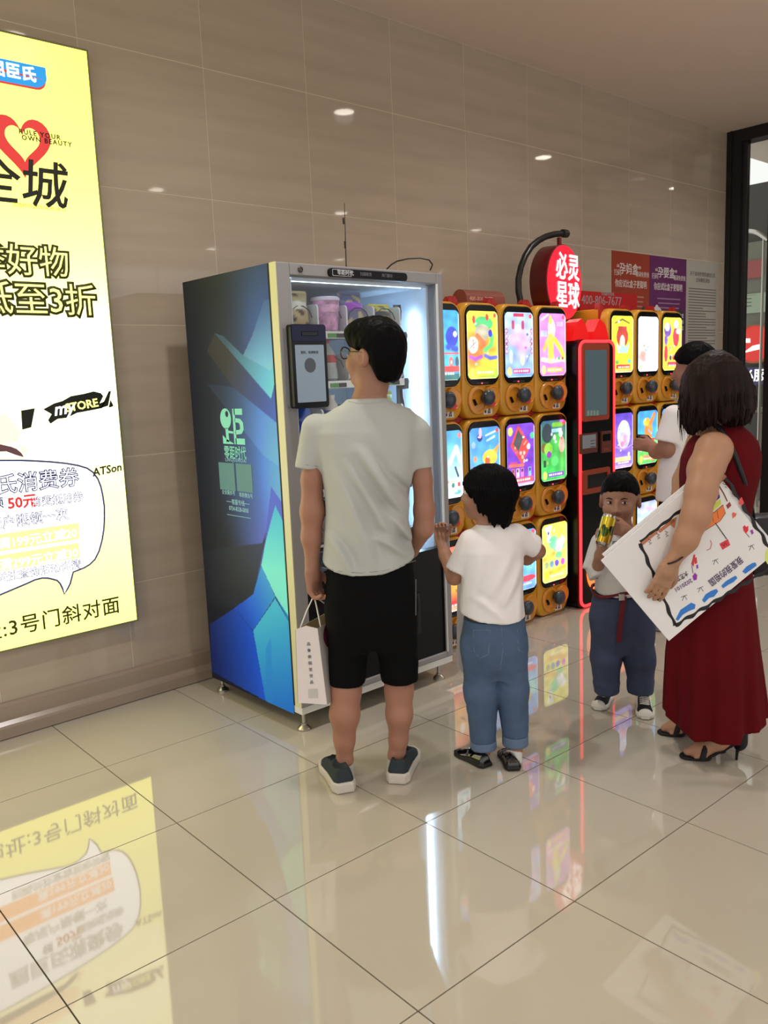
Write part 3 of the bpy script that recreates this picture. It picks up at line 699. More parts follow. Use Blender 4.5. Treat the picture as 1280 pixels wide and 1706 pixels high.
for k in range(4):
    b_, l_, c_, s_ = cfg4[k]; bottle(k, SHELF[4], 0.18, 0.035, b_, c_, l_, s_+', %s on the lowest tray' % ORD[k], 'bottles on the lowest tray')

# ================================================================= capsule toy machines
GYF, GYB = -0.64, -0.24
UW, UH = 0.3065, 0.6165
m_gold = mat('gacha_gold', (212,154,42), 0.32, coat=0.25, var=(3,0.08)); m_gold2 = mat('gacha_orange', (208,136,40), 0.3, coat=0.3)
m_cup = mat('gacha_cup', (150,106,44), 0.35); m_rackred = mat('rack_red', (168,34,30), 0.35); m_bez = mat('bezel_black', (10,9,10), 0.2, spec=0.3)
m_knob = mat('knob_grey', (46,56,66), 0.35, coat=0.3); m_flap = mat('flap_red', (216,56,40), 0.4); m_stk = mat('sticker_white', (226,220,210), 0.6)
m_disp = mat('lit_display', emit=1.9, attr=True, rough=0.12)
m_ledred = mat('indicator_red', (255,60,70), 0.4, emit=3.0)
E_ = 0.006
def rr_loft(rects, name, m):                                # stack of rounded rects (x0,x1,z0,z1,r,y)
    mb = MB(); rings = [rrect(*q[:5], 7) for q in rects]; n_ = len(rings[0]); vs = []
    for q, rg in zip(rects, rings): vs += [(x, q[5], z) for x, z in rg]
    fs = [tuple(range(n_)), tuple(range(len(rects)*n_-1, (len(rects)-1)*n_-1, -1))]
    for a in range(len(rects)-1): fs += [(a*n_+i, (a+1)*n_+i, (a+1)*n_+(i+1)%n_, a*n_+(i+1)%n_) for i in range(n_)]
    mb.add(vs, fs); me = mb.mesh(name); b = bmesh.new(); b.from_mesh(me); bmesh.ops.recalc_face_normals(b, faces=b.faces[:]); b.to_mesh(me); b.free(); shade(me, 50); me.materials.append(m); return me
D_ = GYB-GYF
body_me = rr_loft([(0.012,UW-0.012,0.012,UH-0.012,0.062,0.0),(0.005,UW-0.005,0.005,UH-0.005,0.068,0.008),(0.002,UW-0.002,0.002,UH-0.002,0.07,0.022),(0.002,UW-0.002,0.002,UH-0.002,0.07,0.05)], 'shell', m_gold)
plate_me = MB().box(0.0012, UW-0.0012, 0.0495, 0.062, 0.0008, UH-0.0008).mesh('mounting_plate'); plate_me.materials.append(m_rackred)
chas_me = MB().box(0.003, UW-0.003, 0.0615, D_, 0.002, UH-0.002, 0.004, 1).mesh('chassis'); chas_me.materials.append(m_gold)
def finial_mesh(k0, k1):
    mb = MB(); xs_ = ([0.0] if k0 else [])+([UW] if k1 else [])
    for xm in xs_:
        s = 1 if xm == 0 else -1
        mb.prism([(xm+s*0.001,-0.04),(xm+s*0.034,-0.04),(xm+s*0.034,0.01),(xm+s*0.016,0.03),(xm+s*0.001,0.03)], 0.064, 0.10)
    return mb
BX0, BX1, BZ0, BZ1 = 0.026, UW-0.016, 0.178, UH-0.016
bez_me = rr_loft([(BX0+0.004,BX1-0.004,BZ0+0.004,BZ1-0.004,0.055,-0.012),(BX0,BX1,BZ0,BZ1,0.06,-0.006),(BX0,BX1,BZ0,BZ1,0.06,0.004)], 'bezel', m_bez)
rim_me = MB().ring(rrect(BX0-0.006,BX1+0.006,BZ0-0.006,BZ1+0.006,0.066,7), rrect(BX0-0.0005,BX1+0.0005,BZ0-0.0005,BZ1+0.0005,0.06,7), -0.006, 0.004).mesh('rim'); rim_me.materials.append(m_gold)
KX, KZ = 0.118, 0.098
dial_me = MB().lathe([(0.074,-0.003),(0.078,0.005),(0.074,0.010),(0.060,0.011),(0.056,0.004),(0.05,0.004)], (KX,0,KZ), 'y', 28).mesh('dial'); dial_me.materials.append(m_gold2); shade(dial_me, 45)
cup_me = MB().lathe([(0.055,-0.003),(0.056,0.022),(0.050,0.022),(0.044,0.006),(0.0,0.004)], (0.222,0,0.115), 'y', 24).mesh('capsule_cup'); cup_me.materials.append(m_cup); shade(cup_me, 45)
cupr_me = MB().lathe([(0.0565,-0.002),(0.0575,0.023),(0.052,0.0245),(0.05,0.0225)], (0.222,0,0.115), 'y', 24).mesh('cup_rim'); cupr_me.materials.append(m_gold2); shade(cupr_me, 45)
knob_me = MB().lathe([(0.018,0.0),(0.02,0.02),(0.036,0.026),(0.043,0.042),(0.042,0.056),(0.032,0.066),(0.012,0.070)], (0.158,0,0.112), 'y', 22).mesh('knob'); knob_me.materials.append(m_knob); shade(knob_me, 60)
flap_me = MB().prism([(0.185,0.068),(0.222,0.058),(0.238,0.078),(0.222,0.094),(0.198,0.09)], -0.028, -0.022).mesh('chute_flap'); flap_me.materials.append(m_flap)
slot_me = MB().prism([(0.075,0.104),(0.086,0.106),(0.105,0.076),(0.092,0.070)], -0.013, -0.003).mesh('coin_slot'); slot_me.materials.append(m_bez)
scr_me = MB().lathe([(0.008,-0.001),(0.008,0.003),(0.004,0.004)], (0.105,0,0.03), 'y', 12).mesh('screw_button'); scr_me.materials.append(m_gold2)
stk_me = MB().box(0.166, 0.236, -0.0015, 0.0, 0.018, 0.048).mesh('price_sticker'); stk_me.materials.append(m_stk)
led_me = MB().box(0.138, 0.150, -0.0135, -0.010, BZ0+0.007, BZ0+0.014).mesh('indicator'); led_me.materials.append(m_ledred)
btn_me = MB().box(0.10, 0.20, -0.0132, -0.010, BZ0+0.005, BZ0+0.016, 0.002).mesh('button_strip'); btn_me.materials.append(mat('strip_grey', (40,38,38), 0.3))
pt_ = text('¥ 点', 0.028, mat('sticker_ink', (70,30,60), 0.6), None, None, bold=0.03); price_me = pt_.data; bpy.data.objects.remove(pt_)
DW, DH = 0.246, 0.378
def gacha(x, row, design, label):
    t = empty('capsule_machine', (x, GYF, UH*row+0.0)); tag(t, label, 'toy machine', 'capsule toy machines in two blocks')
    link('shell', body_me, None, t); bz = link('bezel', bez_me, None, t); link('rim', rim_me, None, t)
    link('mounting_plate', plate_me, None, t); link('chassis', chas_me, None, t)
    if row == 2:
        for xm, s in ((0.0,1),(UW,-1)): MB().prism([(xm+s*0.001,UH-0.002),(xm+s*0.034,UH-0.002),(xm+s*0.034,UH+0.01),(xm+s*0.016,UH+0.03),(xm+s*0.001,UH+0.03)], 0.05, 0.09).build('finial', m_rackred, t)
    d = link('dial', dial_me, None, t); link('coin_slot', slot_me, None, d)
    link('capsule_cup', cup_me, None, t); link('cup_rim', cupr_me, None, t); link('knob', knob_me, None, t); link('chute_flap', flap_me, None, t)
    link('screw_button', scr_me, None, t); s = link('price_sticker', stk_me, None, t); link('lettering', price_me, None, s, T(0.172, -0.002, 0.034))
    link('button_strip', btn_me, None, bz); link('indicator', led_me, None, bz)
    P = Print(DW, DH, 62, 96, (255,255,255)); design(P)
    rg_ = random.Random(int(x*1000)+row); f1, f2, p1, p2 = rg_.uniform(30,60), rg_.uniform(40,80), rg_.uniform(0,6), rg_.uniform(0,6)
    P.img *= (0.93+0.09*np.sin(P.X*f1+P.Z*f2*.5+p1)*np.sin(P.Z*f2-P.X*f1*.4+p2))[..., None]
    for k in range(5):
        xx, zz = rg_.uniform(0.02,0.2), rg_.uniform(0.07,0.34); P.ell(xx, zz, rg_.uniform(.004,.011), rg_.uniform(.004,.011), (255,255,255) if k % 2 else (rg_.randint(60,255),rg_.randint(60,220),rg_.randint(60,240)), .85)
    for k in range(7): P.rect(0.075+.019*k, 0.088+.019*k, 0.031, 0.041, (255,250,236), .8)
    for k in range(9): P.rect(0.07+.016*k, 0.081+.016*k, 0.008, 0.013, (90,80,90), .5)
    P.rect(0, DW, 0, 0.003, (255,255,255), .7); P.rect(DW-0.004, DW, 0, DH, (255,255,255), .7); P.rect(0, 0.003, 0, DH, (255,255,255), .5)
    o = link('lit_picture', P.mesh('lit_picture', 0.03), m_disp, t); o.location = (BX0+0.009, -0.0132, BZ0+0.034); o.scale = (1, 1, 0.94)
    return t
w_, h_ = DW, DH
def foot(P, c1, c2):
    P.ell(0.035, 0.035, 0.02, 0.026, c1); P.rect(0.065, 0.215, 0.022, 0.05, c2); P.ell(0.222, 0.355, 0.012, 0.012, (220,70,70))
def d_frog(P):
    P.img[:] = (250,236,60); P.glow(0.04,0.15,0.09,0.12,(250,120,50),1); P.glow(0.2,0.03,0.1,0.04,(150,210,80),0.9)
    P.glow(0.14,0.18,0.09,0.05,(255,110,40),0.9)
    P.ell(0.13,0.31,0.075,0.04,(70,200,110)); P.ell(0.12,0.26,0.06,0.045,(180,176,150)); P.ell(0.055,0.33,0.012,0.022,(200,50,30)); P.ell(0.16,0.345,0.012,0.02,(200,50,30))
    P.line([(0.2,0.24),(0.19,0.19),(0.14,0.16)], 0.03, (90,210,100)); P.ell(0.185,0.255,0.016,0.022,(40,50,190)); P.line([(0.08,0.24),(0.13,0.2)],0.03,(250,110,60))
    P.ell(0.045,0.19,0.04,0.046,(250,250,246)); P.line([(0.02,0.17),(0.07,0.21)],0.005,(60,120,110)); P.line([(0.045,0.22),(0.05,0.17)],0.005,(200,80,60))
    P.line([(0.02,0.125),(0.06,0.11),(0.11,0.125)],0.022,(170,80,190)); P.line([(0.14,0.13),(0.18,0.115),(0.23,0.12)],0.022,(100,110,220)); foot(P,(250,240,90),(250,224,60))
def d_uni(P):
    P.vgrad([(0,(120,170,250)),(0.5,(176,190,250)),(1,(170,196,252))]); P.glow(0.12,0.2,0.07,0.07,(250,160,230),0.9); P.ell(0.09,0.22,0.05,0.035,(236,170,240),0.9); P.ell(0.15,0.19,0.05,0.05,(220,170,250),0.9); P.ell(0.12,0.26,0.03,0.05,(230,190,250),0.8)
    P.glow(0.06,0.15,0.05,0.04,(110,170,250),0.9); P.ell(0.15,0.1,0.02,0.03,(250,230,190)); P.ell(0.05,0.12,0.016,0.04,(200,210,240)); P.line([(0.19,0.09),(0.21,0.13)],0.008,(120,110,220))
    for k in range(5): P.ell(0.012,0.27-0.03*k,0.014,0.014,(170,50,90)); P.ell(0.012,0.27-0.03*k,0.009,0.009,(220,200,240)); P.ell(0.234,0.27-0.03*k,0.014,0.014,(170,50,90)); P.ell(0.234,0.27-0.03*k,0.009,0.009,(220,200,240))
    P.rect(0.075,0.165,0.352,0.372,(190,40,80)); P.line([(0.07,0.32),(0.07,0.29)],0.022,(180,60,100)); P.line([(0.155,0.32),(0.155,0.29)],0.022,(180,60,100)); foot(P,(250,210,120),(214,60,130)); P.ell(0.035,0.035,0.013,0.018,(250,230,150))
def d_ban(P):
    P.vgrad([(0,(240,130,220)),(0.5,(232,140,230)),(1,(220,130,230))]); P.ell(0.11,0.28,0.034,0.065,(232,244,190)); P.ell(0.10,0.34,0.014,0.03,(250,236,80))
    P.line([(0.1,0.23),(0.105,0.1)],0.05,(252,240,70)); P.line([(0.14,0.22),(0.2,0.16),(0.23,0.1)],0.034,(250,236,60)); P.line([(0.07,0.21),(0.04,0.16)],0.028,(220,190,90)); P.line([(0.02,0.34),(0.08,0.37)],0.012,(255,255,255)); P.rect(0.01,0.07,0.24,0.275,(180,210,250),0.8); P.rect(0.16,0.22,0.30,0.33,(200,200,255),0.8)
    P.line([(0.02,0.1),(0.09,0.09),(0.23,0.1)],0.025,(250,246,190)); P.ell(0.18,0.105,0.01,0.01,(60,160,90)); P.ell(0.215,0.105,0.01,0.01,(210,60,70)); foot(P,(250,240,130),(252,190,70))
def d_fish(P):
    P.vgrad([(0,(40,140,190)),(0.3,(80,190,220)),(1,(40,150,200))]); P.ell(0.19,0.235,0.045,0.055,(40,60,210)); P.ell(0.215,0.25,0.014,0.016,(255,255,255)); P.line([(0.16,0.18),(0.22,0.17)],0.03,(50,80,220)); P.line([(0.05,0.145),(0.24,0.145)],0.01,(230,90,110)); P.ell(0.18,0.10,0.016,0.03,(230,120,120)); P.ell(0.225,0.1,0.014,0.028,(60,90,110)); P.rect(0.12,0.24,0.045,0.075,(230,70,70)); P.rect(0.1,0.246,0.0,0.035,(40,110,110))
def d_sea(P):
    P.vgrad([(0,(230,246,255)),(0.4,(180,228,244)),(0.8,(90,180,220)),(1,(60,150,200))]); P.line([(0.15,0.2),(0.2,0.28),(0.23,0.2)],0.03,(220,240,250)); P.line([(0.19,0.17),(0.21,0.12)],0.014,(40,60,90)); P.ell(0.17,0.07,0.012,0.014,(60,120,110)); P.rect(0.205,0.225,0.06,0.085,(210,60,60)); P.ell(0.2,0.03,0.03,0.012,(90,190,190)); P.ell(0.225,0.35,0.014,0.016,(220,120,120))
def d_rocket(P):
    P.vgrad([(0,(110,200,250)),(1,(60,140,226))]); P.poly([(0.04,0.12),(0.1,0.15),(0.2,0.25),(0.24,0.28),(0.22,0.22),(0.12,0.11)],(252,170,60)); P.ell(0.16,0.2,0.06,0.045,(255,206,70)); P.ell(0.14,0.18,0.02,0.025,(230,90,50)); P.line([(0.06,0.11),(0.12,0.13)],0.02,(255,240,200)); P.ell(0.08,0.32,0.022,0.022,(30,40,120)); P.ell(0.085,0.345,0.012,0.03,(240,180,210)); P.line([(0.13,0.33),(0.21,0.35)],0.01,(220,240,255)); P.line([(0.14,0.30),(0.2,0.32)],0.014,(190,220,255)); P.ell(0.04,0.2,0.016,0.016,(240,140,110)); P.ell(0.03,0.28,0.016,0.02,(150,180,220)); foot(P,(250,220,120),(240,90,70))
def d_game(P):
    P.vgrad([(0,(150,70,190)),(0.4,(110,50,190)),(1,(120,60,200))]); P.poly([(0.03,0.25),(0.1,0.37),(0.21,0.24),(0.13,0.13)],(232,70,66)); P.poly([(0.055,0.26),(0.1,0.345),(0.145,0.29),(0.1,0.21)],(70,70,76)); P.ell(0.19,0.235,0.016,0.018,(255,220,210)); 
    for a,b in ((0.12,0.2),(0.135,0.175),(0.15,0.2),(0.15,0.15)): P.ell(a,b,0.011,0.012,(255,180,170))
    P.line([(0.15,0.25),(0.17,0.27)],0.01,(255,150,140)); P.ell(0.03,0.335,0.022,0.026,(210,200,100)); P.ell(0.225,0.3,0.02,0.02,(70,180,140)); P.rect(0.02,0.09,0.12,0.15,(180,60,130)); P.line([(0.02,0.13),(0.14,0.125)],0.018,(236,110,90))
    for a,c in ((0.05,(230,110,120)),(0.09,(240,190,210)),(0.13,(230,120,200)),(0.2,(130,170,240))): P.rect(a-0.014,a+0.014,0.055,0.11,c); P.rect(a-0.009,a+0.009,0.085,0.104,(70,60,90))
    P.rect(0.05,0.23,0.02,0.05,(240,90,90)); P.rect(0.0,0.246,0.0,0.016,(200,190,255))
def d_green(P):
    P.vgrad([(0,(50,200,90)),(0.5,(60,170,70)),(1,(40,90,120))]); P.ell(0.06,0.3,0.05,0.06,(30,50,60)); P.ell(0.16,0.24,0.06,0.055,(60,180,70)); P.ell(0.03,0.21,0.03,0.03,(120,90,40)); P.ell(0.07,0.2,0.04,0.04,(130,200,60)); P.ell(0.2,0.22,0.03,0.05,(200,170,150)); P.line([(0.12,0.35),(0.2,0.35)],0.03,(110,180,50)); P.rect(0.1,0.2,0.3,0.325,(150,200,220)); P.ell(0.19,0.29,0.018,0.022,(240,246,230)); P.ell(0.13,0.27,0.012,0.018,(240,246,230)); P.ell(0.075,0.165,0.022,0.022,(130,50,160)); P.ell(0.13,0.12,0.035,0.03,(80,210,100)); P.rect(0.02,0.045,0.09,0.13,(40,60,50)); P.ell(0.22,0.36,0.016,0.016,(220,60,80)); P.ell(0.2,0.37,0.02,0.01,(190,100,210)); foot(P,(250,226,110),(110,60,190))
def d_orange(P): 
    P.vgrad([(0,(240,210,180)),(0.15,(230,70,50)),(0.35,(250,160,60)),(0.7,(250,190,120)),(1,(250,100,80))]); P.line([(0.18,0.2),(0.22,0.23)],0.01,(120,60,40)); P.ell(0.19,0.27,0.02,0.03,(255,240,220)); P.line([(0.17,0.12),(0.19,0.1),(0.22,0.13)],0.008,(150,60,30)); P.rect(0.1,0.24,0.03,0.06,(220,50,50))
def d_rain(P): 
    P.vgrad([(0,(110,160,246)),(0.5,(100,190,246)),(1,(90,150,230))]); P.glow(0.19,0.2,0.05,0.06,(160,240,210),0.9); P.ell(0.12,0.24,0.06,0.06,(250,180,90)); P.ell(0.16,0.07,0.08,0.02,(230,60,80)); P.ell(0.22,0.36,0.016,0.014,(230,90,90))
def d_cat(P):
    P.vgrad([(0,(250,230,110)),(0.5,(244,240,110)),(1,(236,232,90))]); P.poly([(0.02,0.36),(0.05,0.31),(0.04,0.27),(0.09,0.25),(0.08,0.32),(0.1,0.37)],(252,252,240)); P.ell(0.06,0.32,0.008,0.012,(80,60,110)); P.ell(0.11,0.255,0.045,0.042,(110,220,150)); P.ell(0.16,0.22,0.06,0.03,(130,226,160)); P.poly([(0.12,0.21),(0.19,0.29),(0.23,0.26),(0.17,0.17)],(236,246,240)); P.glow(0.15,0.25,0.02,0.02,(255,255,255),1); P.line([(0.02,0.155),(0.11,0.18)],0.03,(240,190,70)); P.ell(0.16,0.165,0.035,0.022,(120,220,140))
    for a,c in ((0.04,(150,170,110)),(0.09,(110,170,190)),(0.14,(110,80,200)),(0.2,(220,90,200))): P.ell(a,0.115,0.02,0.022,c)
    P.line([(0.07,0.06),(0.22,0.075)],0.03,(248,190,60)); P.ell(0.04,0.05,0.026,0.03,(252,224,60))
def d_vase(P):
    P.vgrad([(0,(250,226,50)),(1,(240,232,50))]); P.ell(0.12,0.24,0.065,0.07,(190,60,50)); P.rect(0.075,0.17,0.28,0.31,(190,60,50)); P.ell(0.12,0.2,0.03,0.05,(255,230,190)); P.poly([(0.05,0.2),(0.09,0.17),(0.12,0.19),(0.16,0.17),(0.2,0.2),(0.18,0.13),(0.07,0.13)],(170,230,240)); P.line([(0.04,0.33),(0.12,0.355),(0.2,0.33)],0.012,(120,110,40)); P.ell(0.06,0.07,0.018,0.014,(90,180,80)); P.ell(0.2,0.075,0.02,0.014,(80,190,180)); P.rect(0.05,0.21,0.025,0.055,(230,60,50)); P.rect(0.0,0.246,0.0,0.016,(255,200,120))
def d_hand(P):
    P.vgrad([(0,(236,246,255)),(0.5,(255,246,246)),(1,(250,240,244))]); P.poly([(0.0,0.378),(0.06,0.378),(0.1,0.25),(0.05,0.2),(0.0,0.28)],(246,214,208),0.6); P.poly([(0.08,0.378),(0.14,0.378),(0.2,0.24),(0.15,0.2),(0.1,0.3)],(250,222,216),0.6); P.glow(0.05,0.1,0.05,0.05,(226,150,140),0.9); P.ell(0.06,0.12,0.03,0.02,(214,130,110),0.5); P.ell(0.09,0.15,0.02,0.012,(140,170,210),0.7); P.ell(0.03,0.03,0.014,0.018,(250,236,150))
def d_figs(P):
    P.vgrad([(0,(246,226,60)),(1,(240,222,70))]); P.ell(0.06,0.29,0.045,0.05,(120,80,180)); P.ell(0.055,0.31,0.03,0.03,(255,250,255)); P.ell(0.04,0.22,0.02,0.04,(130,90,190)); P.ell(0.17,0.24,0.04,0.07,(214,60,80)); P.ell(0.17,0.33,0.03,0.03,(255,250,250)); P.ell(0.2,0.28,0.03,0.02,(255,245,250)); P.ell(0.04,0.12,0.022,0.06,(220,60,80)); P.line([(0.08,0.14),(0.1,0.17)],0.01,(90,130,200)); 
    for a in range(4): P.ell(0.1+0.04*a,0.09,0.014,0.018,[(80,60,110),(210,60,60),(60,90,70),(70,60,60)][a])
    P.rect(0.06,0.24,0.03,0.06,(214,60,90)); P.ell(0.035,0.035,0.024,0.03,(252,220,60))
def d_egg(P):
    P.vgrad([(0,(150,120,240)),(0.3,(130,100,220)),(0.6,(120,90,210)),(1,(90,60,190))]); P.ell(0.14,0.23,0.075,0.1,(214,220,250)); P.ell(0.14,0.19,0.05,0.06,(200,190,240)); P.ell(0.15,0.2,0.02,0.03,(240,150,180)); P.ell(0.12,0.165,0.02,0.02,(230,130,160)); P.line([(0.05,0.15),(0.14,0.125),(0.23,0.15)],0.012,(170,130,220)); P.ell(0.2,0.09,0.014,0.014,(230,220,255)); P.rect(0.02,0.22,0.045,0.075,(250,214,150)); P.rect(0.0,0.246,0.0,0.02,(200,170,255))
def d_orang(P):
    P.vgrad([(0,(90,200,90)),(0.45,(120,220,110)),(0.5,(70,180,240)),(1,(60,150,230))]); P.ell(0.13,0.23,0.05,0.08,(246,140,60)); P.ell(0.11,0.3,0.04,0.03,(250,190,60)); P.poly([(0.13,0.28),(0.2,0.37),(0.22,0.35),(0.17,0.27)],(246,130,60)); P.line([(0.13,0.24),(0.17,0.21)],0.012,(130,160,220)); P.ell(0.04,0.13,0.03,0.04,(190,230,190)); P.rect(0.15,0.21,0.155,0.18,(190,70,50)); P.ell(0.04,0.035,0.02,0.026,(250,230,90)); P.line([(0.08,0.05),(0.2,0.03)],0.03,(246,150,100))
def d_ice(P):
    P.vgrad([(0,(190,200,255)),(0.4,(240,170,220)),(0.6,(190,226,255)),(1,(170,180,255))]); P.ell(0.14,0.23,0.07,0.06,(190,240,255)); P.line([(0.05,0.31),(0.12,0.33),(0.21,0.31)],0.03,(230,190,255)); P.ell(0.19,0.22,0.012,0.02,(90,110,160)); P.ell(0.1,0.2,0.02,0.02,(250,250,255)); P.ell(0.18,0.14,0.04,0.02,(250,150,210))
def d_sky(P): P.vgrad([(0,(90,190,250)),(1,(70,150,236))]); P.ell(0.12,0.2,0.06,0.07,(240,250,255)); P.ell(0.14,0.22,0.02,0.02,(250,170,60)); foot(P,(250,230,120),(230,80,90))
RN = {2: 'top', 1: 'middle', 0: 'bottom'}
LX = [1.940+UW*k for k in range(4)]
GL = {(0,2):(d_fish,'blue fish picture'),(1,2):(d_frog,'yellow frog and clock picture'),(2,2):(d_uni,'pale blue and pink picture'),(3,2):(d_ban,'pink banana picture'),
      (0,1):(d_sea,'white and blue seaside picture'),(1,1):(d_rocket,'orange rocket picture'),(2,1):(d_game,'purple game console picture'),(3,1):(d_green,'dark green picture'),
      (0,0):(d_orange,'orange picture'),(1,0):(d_sky,'sky blue picture'),(2,0):(d_rain,'blue picture with a red bar'),(3,0):(d_cat,'yellow cat picture')}
for (k, r), (dn, s) in GL.items(): gacha(LX[k], r, dn, 'gold capsule machine with %s, %s row left of the kiosk' % (s, RN[r]))
RX = [3.588+UW*k for k in range(3)]
GR = {(0,2):(d_vase,'yellow picture of a red vase'),(1,2):(d_hand,'white picture of hands'),(2,2):(d_figs,'yellow figures picture'),
      (0,1):(d_egg,'purple picture of a pale egg'),(1,1):(d_orang,'orange creature picture'),(2,1):(d_sky,'light blue picture'),
      (0,0):(d_orange,'orange picture'),(1,0):(d_ice,'icy blue and pink picture'),(2,0):(d_rain,'blue picture with a red bar')}
for (k, r), (dn, s) in GR.items(): gacha(RX[k], r, dn, 'gold capsule machine with %s, %s row right of the kiosk' % (s, RN[r]))
# printed roll-shaped header above the left block
hx = onY(-0.45, 762, 490); hx2 = onY(-0.45, 826, 500)
arch = [(0.0,0.0)]+[(0.055-0.055*math.cos(a), 0.03+0.055*math.sin(a)) for a in [math.pi*k/10 for k in range(11)]]+[(0.11,0.0)]
hb = MB().prism(arch, 0, abs(hx2[0]-hx[0])); hb.xf(Matrix.Rotation(math.pi/2, 4, 'Z'))
hb2 = MB().add([(-v[0], v[1], v[2]) for v in hb.v], hb.f)
hs_ = empty('header_box', (hx[0], -0.52, UH*3))
hb2.build('header_shell', mat('header_brown', (132,70,58), 0.4), hs_)
text('400-806-7677', 0.034, mat('header_ink', (226,170,150), 0.5), hs_, T(0.02, -0.0012, 0.03))
tag(hs_, 'short brown arched header box standing on the left machine block', 'header box')
# red header board with the hotline number
p0, p1 = onY(-0.30, 966, 517), onY(-0.30, 1062, 493)
bd = empty('hotline_board', (p0[0], -0.30, UH*3))
MB().prism(rrect(0, p1[0]-p0[0], 0.001, 0.145, 0.012, 3), 0.0, 0.03).build('board', mat('board_red', (170,30,32), 0.4), bd)
text('400-806-7677', 0.085, mat('board_ink', (240,200,196), 0.5, emit=0.15), bd, T(-0.02+0.04, -0.001, 0.085)); text('全国服务热线', 0.026, mat('board_ink', (240,200,196), 0.5), bd, T(0.25, -0.001, 0.133))
tag(bd, 'red header board reading a hotline number above the right machine block', 'sign board')

# ================================================================= kiosk
KX0, KX1, KYF, KYB, KZ1 = 3.176, 3.556, -0.725, -0.30, 1.65
ks = empty('payment_kiosk', ((KX0+KX1)/2, (KYF+KYB)/2, 0)); tag(ks, 'black token kiosk outlined by a glowing red tube between machine blocks', 'kiosk')
KO = Vector(ks.location)
def K(mb, name, m, parent=ks, smooth=False): return mb.xf(Matrix.Translation(-KO)).build(name, m, parent, smooth)
m_kb = mat('kiosk_black', (9,9,10), 0.28, spec=0.25); m_kor = mat('kiosk_orange', (150,58,30), 0.4)
K(MB().prism(rrect(KX0, KX1, 0.005, KZ1, 0.05), KYF+0.02, KYB), 'kiosk_body', m_kb)
K(MB().prism(rrect(KX0+0.028, KX1-0.028, 0.03, KZ1-0.028, 0.035), KYF, KYF+0.02), 'front_panel', m_kb)
lp_ = [(x, KYF+0.006, z) for x, z in rrect(KX0+0.012, KX1-0.012, 0.018, KZ1-0.012, 0.05, 8)]
K(MB().tube(lp_, 0.0092, 8, closed=True), 'light_tube', mat('led_red', (255,46,52), 0.3, emit=3.0), ks, True)
def kq(px, py): p = onY(KYF, px, py); return p[0], p[2]
a, b = kq(969, 703), kq(1013, 572)
bz = K(MB().prism(rrect(a[0], b[0], a[1], b[1], 0.02), KYF-0.012, KYF), 'screen_bezel', m_kor)
a, b = kq(973, 694), kq(1008, 583)
K(MB().prism(rrect(a[0], b[0], a[1], b[1], 0.004, 2), KYF-0.014, KYF-0.012), 'screen', mat('kiosk_screen', (96,116,122), 0.08, emit=0.5, coat=0.6), bz)
for k in range(4):
    q = kq(977+5.2*k, 688)
    K(MB().prism(rrect(q[0]-0.011, q[0]+0.011, q[1]-0.016, q[1]+0.016, 0.004, 2), KYF-0.015, KYF-0.014), 'screen_icon', mat('icon_pale', (150,170,150), 0.4, emit=0.35), bz)
a, b = kq(965, 757), kq(993, 720); pl = K(MB().prism(rrect(a[0], b[0], a[1], b[1], 0.006), KYF-0.012, KYF), 'scan_plate', mat('plate_brown', (96,44,34), 0.4))
a, b = kq(968, 748), kq(990, 723); K(MB().prism(rrect(a[0], b[0], a[1], b[1], 0.002, 2), KYF-0.0135, KYF-0.012), 'scan_label', mat('label_pale', (184,186,188), 0.5, emit=0.2), pl)
for k in range(3):
    a, b = kq(981, 733+5*k+2), kq(988, 733+5*k); K(MB().prism([(a[0],a[1]),(b[0],a[1]),(b[0],b[1]),(a[0],b[1])], KYF-0.0142, KYF-0.0135), 'print_line', mat('ink_dark', (40,40,46), 0.5), pl)
a, b = kq(1000, 755), kq(1017, 717); cs = K(MB().prism(rrect(a[0], b[0], a[1], b[1], 0.005), KYF-0.012, KYF), 'coin_plate', mat('plate_brown', (96,44,34), 0.4))
a, b = kq(1002, 735), kq(1015, 722); K(MB().prism(rrect(a[0], b[0], a[1], b[1], 0.003, 2), KYF-0.0135, KYF-0.012), 'note_slot', m_bez, cs)
a, b = kq(1003, 751), kq(1014, 747)
text('投币口', 0.02, mat('plate_ink', (170,90,60), 0.5), cs, T(a[0]-KO.x, KYF-0.0135-KO.y, (a[1]+b[1])/2-KO.z))
a, b = kq(969, 825), kq(1014, 777)
ro, ri = rrect(a[0], b[0], a[1], b[1], 0.012), rrect(a[0]+0.045, b[0]-0.028, a[1]+0.032, b[1]-0.03, 0.004)
K(MB().ring(ro, ri, KYF-0.014, KYF), 'tray_frame', m_kor)
K(MB().prism(ri, KYF-0.004, KYF), 'tray_recess', mat('recess_black', (5,5,6), 0.6))
q = kq(986, 950)
K(MB().prism(oval(q[0]+0.03, q[1], 0.085, 0.125), KYF-0.012, KYF), 'round_emblem', mat('emblem_orange', (255,126,60), 0.4, emit=1.6))
K(MB().prism([(q[0]-0.01,q[1]-0.03),(q[0]+0.06,q[1]-0.02),(q[0]+0.03,q[1]+0.05),(q[0]+0.0,q[1]+0.03)], KYF-0.014, KYF-0.012), 'emblem_mark', mat('emblem_white', (255,244,236), 0.4, emit=2.0))
m_ear = mat('ear_red', (235,20,20), 0.3, emit=0.9)
for xc, s in ((KX0+0.085, 1), (KX1-0.085, -1)):
    pr_ = [(xc-0.085,KZ1-0.005),(xc-0.07,KZ1+0.05),(xc-0.03,KZ1+0.105),(xc+0.012*s,KZ1+0.125),(xc+0.045,KZ1+0.095),(xc+0.075,KZ1+0.04),(xc+0.085,KZ1-0.005)]
    K(MB().prism(pr_, KYF+0.05, KYF+0.14), 'ear', m_ear)
